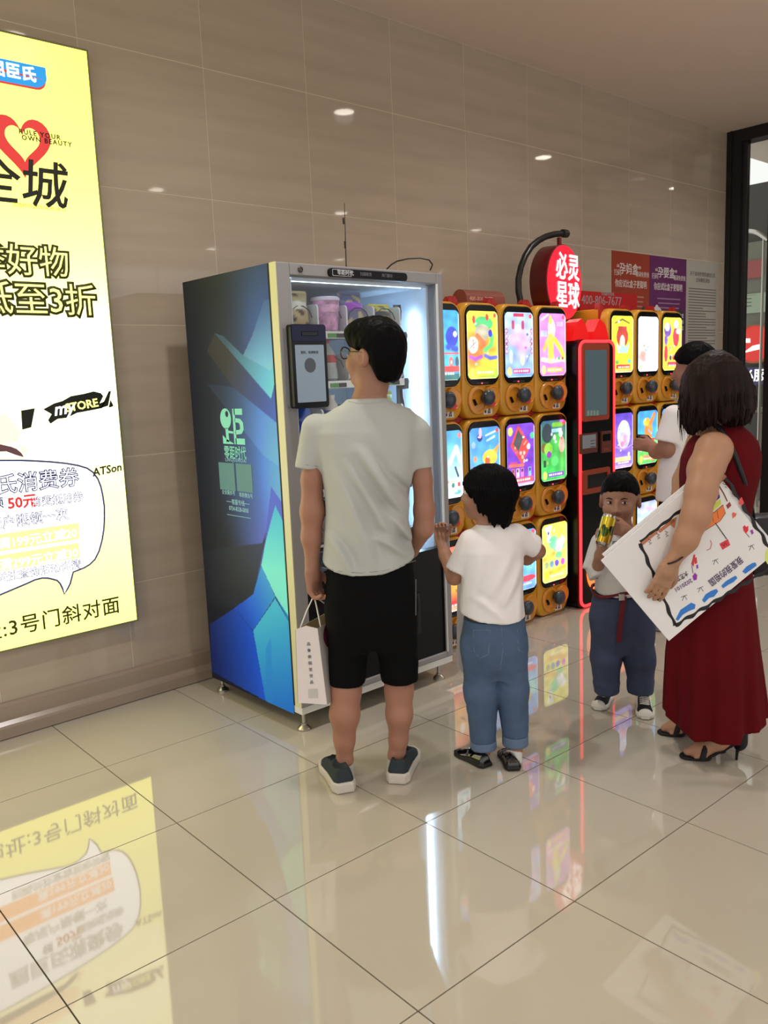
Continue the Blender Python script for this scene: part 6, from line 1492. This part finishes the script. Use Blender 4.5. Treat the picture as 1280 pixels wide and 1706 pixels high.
        def so(P):
            base = [hc+np.array([0,0,.002]), (hc+ball)/2-np.array([0,0,.012]), ball-np.array([0,0,.012]), te-np.array([0,0,.006])]
            best = None
            for i in range(3):
                a_, b_ = base[i], base[i+1]; ba = b_-a_; ba2 = ba*np.array([1,1,0]); pa = (P-a_); h_ = np.clip((pa[:,:2]@ba2[:2])/(ba2@ba2),0,1)
                q = pa-h_[:,None]*ba; r = np.interp(i+h_,[0,1,2,2.7,3],[.026,.024,.034,.034,.030]); d = np.maximum(np.hypot(q[:,0],q[:,1])-r, np.abs(q[:,2])-.005); best = d if best is None else np.minimum(best, d)
            return best
        so_ = sdf(nm, f.e, m_su, so, lo-np.array([0,0,.01]), hi, .0035)
        MB().tube([tuple(hc+np.array([.012,0,0])), (po[0]+.014, po[1], .03), (po[0]+.012, po[1], .0)], [.012,.006,.005], 8).build('heel_post', m_su, so_, True)
        f_ = (te-ball); f_[2] = 0; f_ /= np.linalg.norm(f_); r_ = np.array([f_[1],-f_[0],0]); mid = ball+f_*.005
        MB().tube([tuple(mid+r_*.040+np.array([0,0,-.008])), tuple(mid+r_*.034+np.array([0,0,.025])-f_*.008), tuple(mid+np.array([0,0,.055])-f_*.014), tuple(mid-r_*.034+np.array([0,0,.025])-f_*.008), tuple(mid-r_*.040+np.array([0,0,-.008]))], .0105, 8).build('toe_strap', m_su, so_, True)
        cup_ = lambda P: smax(smax(np.abs(s_cone(P, hc, hc+np.array([0,0,.07]), .034, .034))-.004, -(P[:,0]-hc[0])-.004+0*P[:,2], .003), P[:,2]-hc[2]-.075, .004)
        sdf('heel_cup', so_, m_su, cup_, hc-.06, hc+np.array([.06,.06,.11]), .0042)
    foot((1225,1240), (1146,1262), (1222,1266), 0)
    foot((1170,1215), (1108,1222), (1172,1228), 0)
    MB().tube([tuple(J(1124,930,-.228)+np.array([.034*math.cos(a)*.9+.012*math.sin(a)*0, -.034*math.sin(a), .016*math.cos(a)])) for a in [2*math.pi*k/22 for k in range(22)]], .0034, 6, closed=True).build('bracelet', mat('cord_dark', (40,18,18), 0.6), f.e, True)
    rg = J(1110,968,-.222)
    MB().tube([tuple(rg+np.array([.0105*math.cos(a), .0105*math.sin(a), -.003*math.cos(a)])) for a in [2*math.pi*k/18 for k in range(18)]], .0016, 6, closed=True).build('ring', mat('gold', (214,176,110), 0.2, 1.0), f.e, True)
    # two drawing boards under the arm
    A, B, D = J(1042,900,-.19), J(1218,752,-.172), J(1115,1068,-.205)
    def board(sh_, z, nm, lab, deco):
        t = empty(nm); ex = Vector(B-A); wd = ex.length; ex.normalize(); ey = Vector(D-A); ey = ey-ex*ey.dot(ex); hg = ey.length; ey.normalize()
        org = Vector(D)+ex*sh_[0]-ey*sh_[1]*-1; up_ = -ey; nrm = up_.cross(ex)
        M = Matrix.Identity(4); o2 = f.G+FU*org.x+FW*org.y+np.array([0,0,org.z])
        def ww(v): return FU*v.x+FW*v.y+np.array([0,0,v.z])
        cx_, cy_, cz_ = ww(ex), ww(nrm), ww(up_)
        for r in range(3): M[r][0], M[r][1], M[r][2], M[r][3] = cx_[r], cy_[r], cz_[r], o2[r]
        t.matrix_basis = M @ T(0, z, 0)
        MB().box(0, wd*1.02, 0, .006, 0, hg, .001).build('board', mat('board_white', (228,226,226), 0.55), t)
        if deco: decorate(t, wd, hg, A, B, D, J)
        return tag(t, lab, 'drawing board')
    board((0,0), 0.0, 'drawing_board', 'white board with a coloured marker drawing in a wavy black border', True)
    board((.018,-.012), 0.008, 'drawing_board', 'plain white board behind the decorated drawing board', False)
    return f
def decorate(t, wd, hg, A, B, D, J):
    """marker drawing: points are given in board coordinates read off along its two edges"""
    ex = (B-A); ey = (A-D); 
    def q(px, py):                                         # pixel -> board coordinates through the board's own plane
        n = np.cross(B-A, D-A); n /= np.linalg.norm(n)
        p0, p1 = J(px, py, -.235), J(px, py, -.15); s = ((A-p0)@n)/((p1-p0)@n); p = p0+(p1-p0)*s-D
        x = p@(ex/np.linalg.norm(ex)); e2 = ey-ex*(ey@ex)/(ex@ex); z = p@(e2/np.linalg.norm(e2)); return x, z
    def blob(name, pts, col, y=-.0008): MB().prism([q(*p) for p in pts], y, 0.0).build(name, mat('marker_%d_%d_%d' % col, col, 0.5), t)
    def stroke(name, pts, wd_, col, y=-.0004): MB().tube([(q(*p)[0], y, q(*p)[1]) for p in pts], wd_, 6).build(name, mat('marker_%d_%d_%d' % col, col, 0.5), t)
    K = (22,20,24)
    # wavy border: left, bottom, right, top
    def wavy(a, b, n, amp, w0, w1):
        a, b = np.array(a, float), np.array(b, float); d = b-a; L = np.hypot(*d); nn = np.array([-d[1], d[0]])/L; up, dn = [], []
        for k in range(n*6+1):
            s = k/(n*6); c = a+d*s+nn*amp*math.sin(2*math.pi*n*s); w_ = w0+(w1-w0)*(.5+.5*math.sin(2*math.pi*n*s+1)); up.append(tuple(c+nn*w_)); dn.append(tuple(c-nn*w_))
        sides.append([[q(*up[k]), q(*up[k+1]), q(*dn[k+1]), q(*dn[k])] for k in range(len(up)-1)])
    sides = []
    wavy((1067,905),(1125,1042),5,1.0,2.0,3.4); wavy((1125,1042),(1288,944),7,1.4,1.6,3.6); wavy((1205,788),(1290,925),5,1.8,1.8,3.6); wavy((1067,903),(1150,838),4,1.0,1.8,3.0); wavy((1180,805),(1206,788),2,.8,2.0,3.4)
    for sg_ in sides:
        mb = MB()
        for s in sg_: mb.prism(s, -.0007, 0.0)
        mb.build('border', mat('marker_%d_%d_%d' % K, K, 0.5), t)
    blue = (48,122,206)
    for pts in (((1126,1032),(1134,1016),(1146,1008),(1152,1004),(1159,1007),(1158,1014),(1148,1018),(1138,1024),(1130,1034)), ((1170,1000),(1176,990),(1186,984),(1194,981),(1197,985),(1190,994),(1182,996),(1174,1004)), ((1202,976),(1210,968),(1220,962),(1226,959),(1229,963),(1222,970),(1214,974),(1205,980)), ((1237,952),(1244,944),(1254,938),(1259,937),(1261,942),(1252,949),(1242,956))): blob('cloud', pts, blue)
    blob('book', ((1163,876),(1205,841),(1209,855),(1200,868),(1167,889)), (238,128,60)); blob('page', ((1171,862),(1180,846),(1201,831),(1202,840),(1171,866)), (196,214,84)); blob('strip', ((1178,842),(1199,823),(1200,829),(1178,848)), (70,40,130)); blob('roof', ((1180,838),(1183,812),(1195,804),(1196,812),(1199,822)), (214,66,60))
    for k in range(4): stroke('page_line', ((1171+8*k,869-6*k),(1173+8*k,882-6*k)), .0009, (90,40,20))
    stroke('book_edge', ((1163,876),(1205,841),(1209,855),(1200,868),(1167,889),(1163,876)), .001, (70,30,20)); stroke('pole', ((1192,871),(1211,898)), .0018, (70,76,70)); blob('flag', ((1199,906),(1213,898),(1217,908),(1204,916)), (214,60,70)); stroke('flag_scribble', ((1203,907),(1207,910),(1208,904),(1212,908)), .0012, (60,20,30))
    stroke('stick', ((1197,807),(1206,822),(1212,835)), .0022, (120,90,64)); blob('tag_shape', ((1210,842),(1216,836),(1219,842),(1213,848)), (150,60,56)); blob('twig', ((1197,803),(1207,790),(1211,794),(1200,806)), (150,100,70))
    blob('fence', ((1068,904),(1094,884),(1096,888),(1072,908)), (186,120,84)); blob('fence', ((1096,884),(1122,864),(1125,868),(1100,888)), (186,120,84)); blob('fence', ((1118,866),(1128,861),(1124,880),(1116,874)), (196,130,84))
    for px, py in ((1083,902),(1097,893),(1111,889)): stroke('scribble', ((px-3,py-4),(px+2,py-2),(px-2,py+1),(px+3,py+3),(px-1,py+5)), .0012, (60,66,60))
    for px, py in ((1206,803),(1210,809)): stroke('scribble', ((px-3,py-2),(px+3,py),(px-2,py+2),(px+2,py+4)), .0012, (50,50,50))
    blob('leaf', ((1139,926),(1146,906),(1155,895),(1154,908),(1146,922)), (206,220,120)); blob('heart', ((1220,856),(1222,853),(1225,855),(1228,855),(1226,860),(1221,864)), (226,104,90)); blob('heart', ((1232,832),(1236,828),(1240,838),(1236,842),(1232,840)), (226,80,90))
    blob('flower', ((1238,878),(1241,875),(1244,878),(1247,876),(1247,884),(1243,889),(1239,884)), (216,50,60)); blob('flower', ((1250,884),(1254,882),(1256,888),(1253,891)), (150,60,170)); blob('flower', ((1152,940),(1156,924),(1159,924),(1156,944)), (206,60,70)); blob('flower', ((1157,930),(1161,928),(1162,938),(1158,940)), (206,60,70)); blob('flower', ((1154,960),(1158,954),(1162,958),(1161,966),(1156,967)), (150,50,170)); blob('flower', ((1160,942),(1163,940),(1164,946),(1161,948)), (150,70,190)); stroke('flower_stem', ((1153,942),(1155,955)), .001, (90,60,60)); stroke('flower_stem', ((1243,888),(1249,895)), .001, (90,60,60)); stroke('curl', ((1178,917),(1184,914),(1186,906),(1184,900)), .0014, (200,120,130))
    blob('sun', ((1276,920),(1280,912),(1287,912),(1290,925),(1287,938),(1279,940),(1275,932)), (214,224,110))
    for px, py in ((1252,912),(1192,936),(1167,982),(1140,996)): stroke('mark', ((px-5,py-1),(px+5,py-5)), .0008, K); stroke('mark', ((px,py-3),(px-3,py+5)), .0008, K); stroke('mark', ((px+1,py-3),(px+5,py+3)), .0008, K)
    def wr(body, px0, py0, px1, py1, size, col):
        a, b = np.array(q(px0,py0)), np.array(q(px1,py1)); an_ = math.atan2(b[1]-a[1], b[0]-a[0])
        text(body, size, mat('marker_%d_%d_%d' % col, col, 0.5), t, T(a[0], -.0012, a[1]) @ Matrix.Rotation(-an_, 4, 'Y'), xs=np.hypot(*(b-a))/(size*len(body)*1.0) if not body.isascii() else 1.0)
    wr('我爱我的祖国', 1236, 930, 1182, 972, .030, (74,40,96)); wr('2020101', 1153, 966, 1130, 980, .020, (120,70,140)); wr('大艺文', 1146, 954, 1127, 966, .020, K)
woman = build_woman()

# ----------------------------------------------------------------- person in white T-shirt at the far machines
def build_far():
    f = Fig('person', 1130, 4.66, 'person in white T-shirt and black shorts looking at the machines, holding a phone'); J = f.J
    c = J(1156, 612, 0.0); R = rotm(1.05, -0.15); hd, W = head_sdf(c, R, 1.04)
    arm = [J(1125,690,-.05), J(1112,730,-.06), J(1112,748,-.05), J(1094,752,.05), J(1086,744,.12)]; ra = [.04,.042,.046,.04,.028]
    armb = [J(1205,700), J(1215,760,.02), J(1180,775,.15)]
    wr = J(1087,744,.12)
    tor = secs(f, [(850,1108,1190,0,.11),(780,1106,1196,0,.11),(710,1112,1200,0,.10),(680,1130,1190,0,.07)])
    def body(P):
        d = s_loft(P, tor); d = smin(d, s_cone(P, W(0,-.012,-.05), J(1160,672,.0), .055, .06), .03); d = smin(d, hd(P), .02)
        d = smin(d, s_chain(P, arm, ra, .02), .02); d = smin(d, s_chain(P, armb, [.04,.04,.035], .02), .02)
        d = smin(d, s_chain(P, [J(1125,850), J(1118,940), J(1108,1000), J(1105,1030)], [.08,.06,.052,.034], .03), .03); d = smin(d, s_chain(P, [J(1180,850), J(1185,940), J(1185,1000), J(1183,1035)], [.08,.06,.052,.034], .03), .03)
        return smin(d, hand_sdf(P, wr, (-.75,.55,.15), (.0,.3,.9), (-.1,.5,-.3), .9, (.5,.7,.6), 1), .012)
    lo, hi = bbox([J(1065,1045,-.17), J(1235,570,.3)], .02); sdf('body', f.e, m_skin, body, lo, hi, .009, [(c-.14, c+.14, .005)])
    def hair(P):
        q = ((P-c)@R)/1.04; d = s_ell(P, W(0,-.012,.03), vec((.089,.112,.104))*1.04, R); d = smin(d, s_ell(P, W(0,-.055,-.03), vec((.07,.05,.075))*1.04, R), .03)
        d = smax(d, (np.interp(q[:,1], [-.1,-.055,-.022,.02,.06,.09,.11], [-.105,-.09,.0,.018,.03,.062,.08])-q[:,2])*.7, .012)
        for sx in (-1,1): d = smax(d, -s_ell(P, W(sx*.088,-.006,-.01), (.02,.03,.036), R), .01)
        return d+.002*wob(P,240,81)
    sdf('hair', f.e, m_hair, hair, c-.15, c+.15, .005)
    ts = secs(f, [(850,1094,1206,0,.135),(800,1096,1206,0,.13),(750,1104,1206,0,.125),(715,1108,1210,0,.12),(690,1116,1206,0,.10),(675,1130,1192,0,.08),(662,1140,1178,0,.065)])
    s0, s1 = J(1124,693,-.04), J(1111,736,-.055); b0, b1 = J(1200,700), J(1214,745); zh = J(1120,838,-.1)[2]; zn = J(1158,666,-.04)[2]
    def tee(P):
        d = s_loft(P, ts, 2.3); a = smax(s_cone(P, s0, s1, .062, .066), half(P, s1, np.array([-.25,0,-1.])), .004); b = smax(s_cone(P, b0, b1, .06, .06), half(P, b1, np.array([.25,0,-1.])), .004)
        d = smin(d, np.minimum(a, b), .03)+.004*wob(P*np.array([1,1,.5]),45,91); return smax(smax(d, zh-P[:,2], .004), P[:,2]-zn, .004)
    lo, hi = bbox([J(1080,855,-.17), J(1240,655,.17)], .01); sdf('t_shirt', f.e, mat('cotton_white', (226,222,220), 0.85, bump=(600,0.12)), tee, lo, hi, .007)
    ps = secs(f, [(905,1125,1180,0,.09),(880,1106,1196,0,.12),(850,1099,1203,0,.13),(820,1104,1200,0,.12)]); zk = J(1130,948)[2]
    def sh(P):
        d = s_loft(P, ps); a = np.minimum(s_cone(P, J(1124,870), J(1118,960), .09, .085), s_cone(P, J(1178,870), J(1184,960), .09, .085)); return smax(smin(d, a, .04), zk-P[:,2], .004)+.003*wob(P,50,95)
    lo, hi = bbox([J(1085,960,-.17), J(1225,815,.17)], .01); sdf('shorts', f.e, mat('cloth_black', (17,18,21), 0.8), sh, lo, hi, .008)
    m_ws = mat('sock_white', (224,224,222), 0.9)
    for a, b in ((J(1105,1018), J(1104,1040,.01)), (J(1184,1020), J(1183,1042,.01))):
        lo, hi = bbox([a, b], .06); sdf('sock', f.e, m_ws, lambda P, a=a, b=b: smax(s_cone(P, a, b, .04, .042), P[:,2]-a[2], .003), lo, hi, .006)
    h1 = floorpt(f,1106,1052)
    for h_ in (h1, h1+np.array([.26,.02])): put_shoe(f, 'shoe', h_, h_+np.array([-.10,.25]), mat('shoe_black', (20,20,22), 0.5), mat('shoe_sole_grey', (120,118,116), 0.6), vox=.005, w=.05, sole_t=.03, h=.095)
    ph = empty('mobile_phone'); p = J(1078,735,.20); wq = f.G+FU*p[0]+FW*p[1]+np.array([0,0,p[2]])
    ph.matrix_basis = Matrix.Translation(wq) @ Matrix.Rotation(-YAW+.35, 4, 'Z') @ Matrix.Rotation(-1.15, 4, 'X') @ Matrix.Rotation(.25, 4, 'Y')
    MB().prism(rrect(-.037,.037,-.077,.077,.009), -.004, .004).build('phone_body', mat('phone_black', (14,14,16), 0.25, coat=0.4), ph); MB().prism(rrect(-.034,.034,-.073,.073,.007), .004, .0046).build('phone_screen', mat('phone_glass', (30,34,40), 0.08, coat=0.6), ph)
    tag(ph, 'black mobile phone held by the person in the white T-shirt', 'phone')
build_far()

# ----------------------------------------------------------------- paper bags
def paper_bag(f, corners, dep, h_pts, m_side, label, txt):
    """corners: near face px (tl, tr, br, bl) at depth w; dep = (du, dw) of the bag's depth direction in metres"""
    J = f.J; w0 = corners[4]; tl, tr, br, bl = [J(*p, w0) for p in corners[:4]]
    dv = np.array([dep[0], dep[1], 0.0]); n = 8
    o_ = (bl+br)/2+dv/2; e = empty('paper_bag', tuple(f.G+FU*o_[0]+FW*o_[1]+np.array([0,0,o_[2]])), -YAW); tag(e, label, 'bag')
    def q(p): return tuple(np.asarray(p)-o_)
    m_p = mat('bag_paper', (226,218,216), 0.6)
    def slab(a, b, c_, d_, name, m, th):
        v = np.cross(np.asarray(b)-a, np.asarray(d_)-a); v = v/np.linalg.norm(v)*th
        MB().add([q(a),q(b),q(c_),q(d_),q(a+v),q(b+v),q(c_+v),q(d_+v)], [(0,1,2,3),(7,6,5,4),(0,4,5,1),(1,5,6,2),(2,6,7,3),(3,7,4,0)]).build(name, m, e)
    return e, q, slab, (tl, tr, br, bl), dv, m_p
def bag_man():
    f = man; J = f.J
    e, q, slab, (tl,tr,br,bl), dv, m_p = paper_bag(f, ((492,1049),(529,1047),(545,1174),(496,1171),-.05), (.095,.20), None, None, 'white paper carrier bag with cord handles hanging from the hand', None)
    inner = mat('bag_kraft', (176,156,116), 0.8)
    mid = (tl+tr)/2+np.array([-.0,0,.012])
    v = .0015
    MB().add([q(tl),q(mid),q(tr),q(br),q(bl)]+[tuple(np.array(q(p))+np.array([0,v,0])) for p in (tl,mid,tr,br,bl)], [(0,4,3,2,1),(5,6,7,8,9)]+[(i,(i+1)%5,(i+1)%5+5,i+5) for i in range(5)]).build('gusset', m_p, e)
    slab(tr, tr+dv, br+dv, br, 'front_sheet', mat('bag_side', (168,160,158), 0.6), -.0015)
    slab(tl+dv+np.array([0,0,.0]), tl, bl, bl+dv, 'back_sheet', inner, .0015)
    slab(tl+dv, tr+dv, br+dv, bl+dv, 'gusset', inner, .0015)
    slab(bl, br, br+dv, bl+dv, 'base', m_p, .002)
    # dark round print on the side
    cpt = tr*.55+br*.45*1.0; nrm = np.cross(dv, br-tr); nrm /= np.linalg.norm(nrm)
    if nrm[0] < 0: nrm = -nrm
    ctr = tr+dv*.45+(br-tr)*.16; ax1 = dv/np.linalg.norm(dv); ax2 = (br-tr)/np.linalg.norm(br-tr)
    pts = [ctr+ax1*.07*math.cos(a)+ax2*.055*math.sin(a)+nrm*.002 for a in [2*math.pi*k/20 for k in range(20)]]
    MB().add([q(p) for p in pts]+[q(p+nrm*.0006) for p in pts], [tuple(range(20)), tuple(range(39,19,-1))]+[(i,(i+1)%20,(i+1)%20+20,i+20) for i in range(20)]).build('round_print', mat('print_plum', (96,34,52), 0.6), e)
    hd = J(523,992,-.01); cord = mat('cord_white', (226,224,220), 0.7); cm = MB()
    for a, b in ((tl+dv*.12, tl+dv*.8), (tr+dv*.12, tr+dv*.8)):
        pa = [a+np.array([0,0,-.012]), a*.5+hd*.5+np.array([0,0,.0]), hd+np.array([0,0,.0]), b*.5+hd*.5, b+np.array([0,0,-.012])]
        MB().tube([q(p) for p in pa], .0026, 8).build('cord_handle', cord, e, True)
    x_ = (br-bl)/np.linalg.norm(br-bl); up_ = np.array([0.01,0,1.0])
    Mx = Matrix.Identity(4); yv = np.cross(up_, x_)
    for k, ch in enumerate('品鲁泰糕至世品'):
        p = tl*.5+tr*.5+(bl+br-tl-tr)*.5*(.20+.085*k)+np.array([.004,-.0012,0])
        text(ch, .014, mat('print_soft_grey', (120,120,124), 0.6), e, T(*q(p)), ax='CENTER')
    p = tl*.5+tr*.5+(bl+br-tl-tr)*.5*.86+np.array([.006,-.001,0]); a = .017
    MB().box(-a, a, -.0006, 0, -a, a).build('code_plate', mat('plate_soft', (196,192,190), 0.6), e, False, T(*q(p)))
def bag_girl():
    f = girl; e, q, slab, (tl,tr,br,bl), dv, m_p = paper_bag(f, ((762,963),(800,967),(800,1155),(761,1108),.16), (.12,.10), None, None, 'white paper bag hanging in front of the small child in jeans', None)
    slab(tl, tr, br, bl, 'front_sheet', m_p, -.0015); slab(tl+dv, tr+dv, br+dv, bl+dv, 'back_sheet', m_p, .0015); slab(tl, bl, bl+dv, tl+dv, 'gusset', mat('bag_side', (168,160,158), 0.6), .0015); slab(tr, br, br+dv, tr+dv, 'gusset', mat('bag_side', (168,160,158), 0.6), .0015); slab(bl, br, br+dv, bl+dv, 'base', m_p, .0015)
    hd = f.J(850,925,.19)
    for a in (tl*.3+tr*.7, tl*.3+tr*.7+dv):
        MB().tube([q(a+np.array([-.03,0,-.01])), q(hd), q(a+np.array([.03,0,-.01]))], .0022, 6).build('cord_handle', mat('cord_white', (226,224,220), 0.7), e, True)
bag_man(); bag_girl()
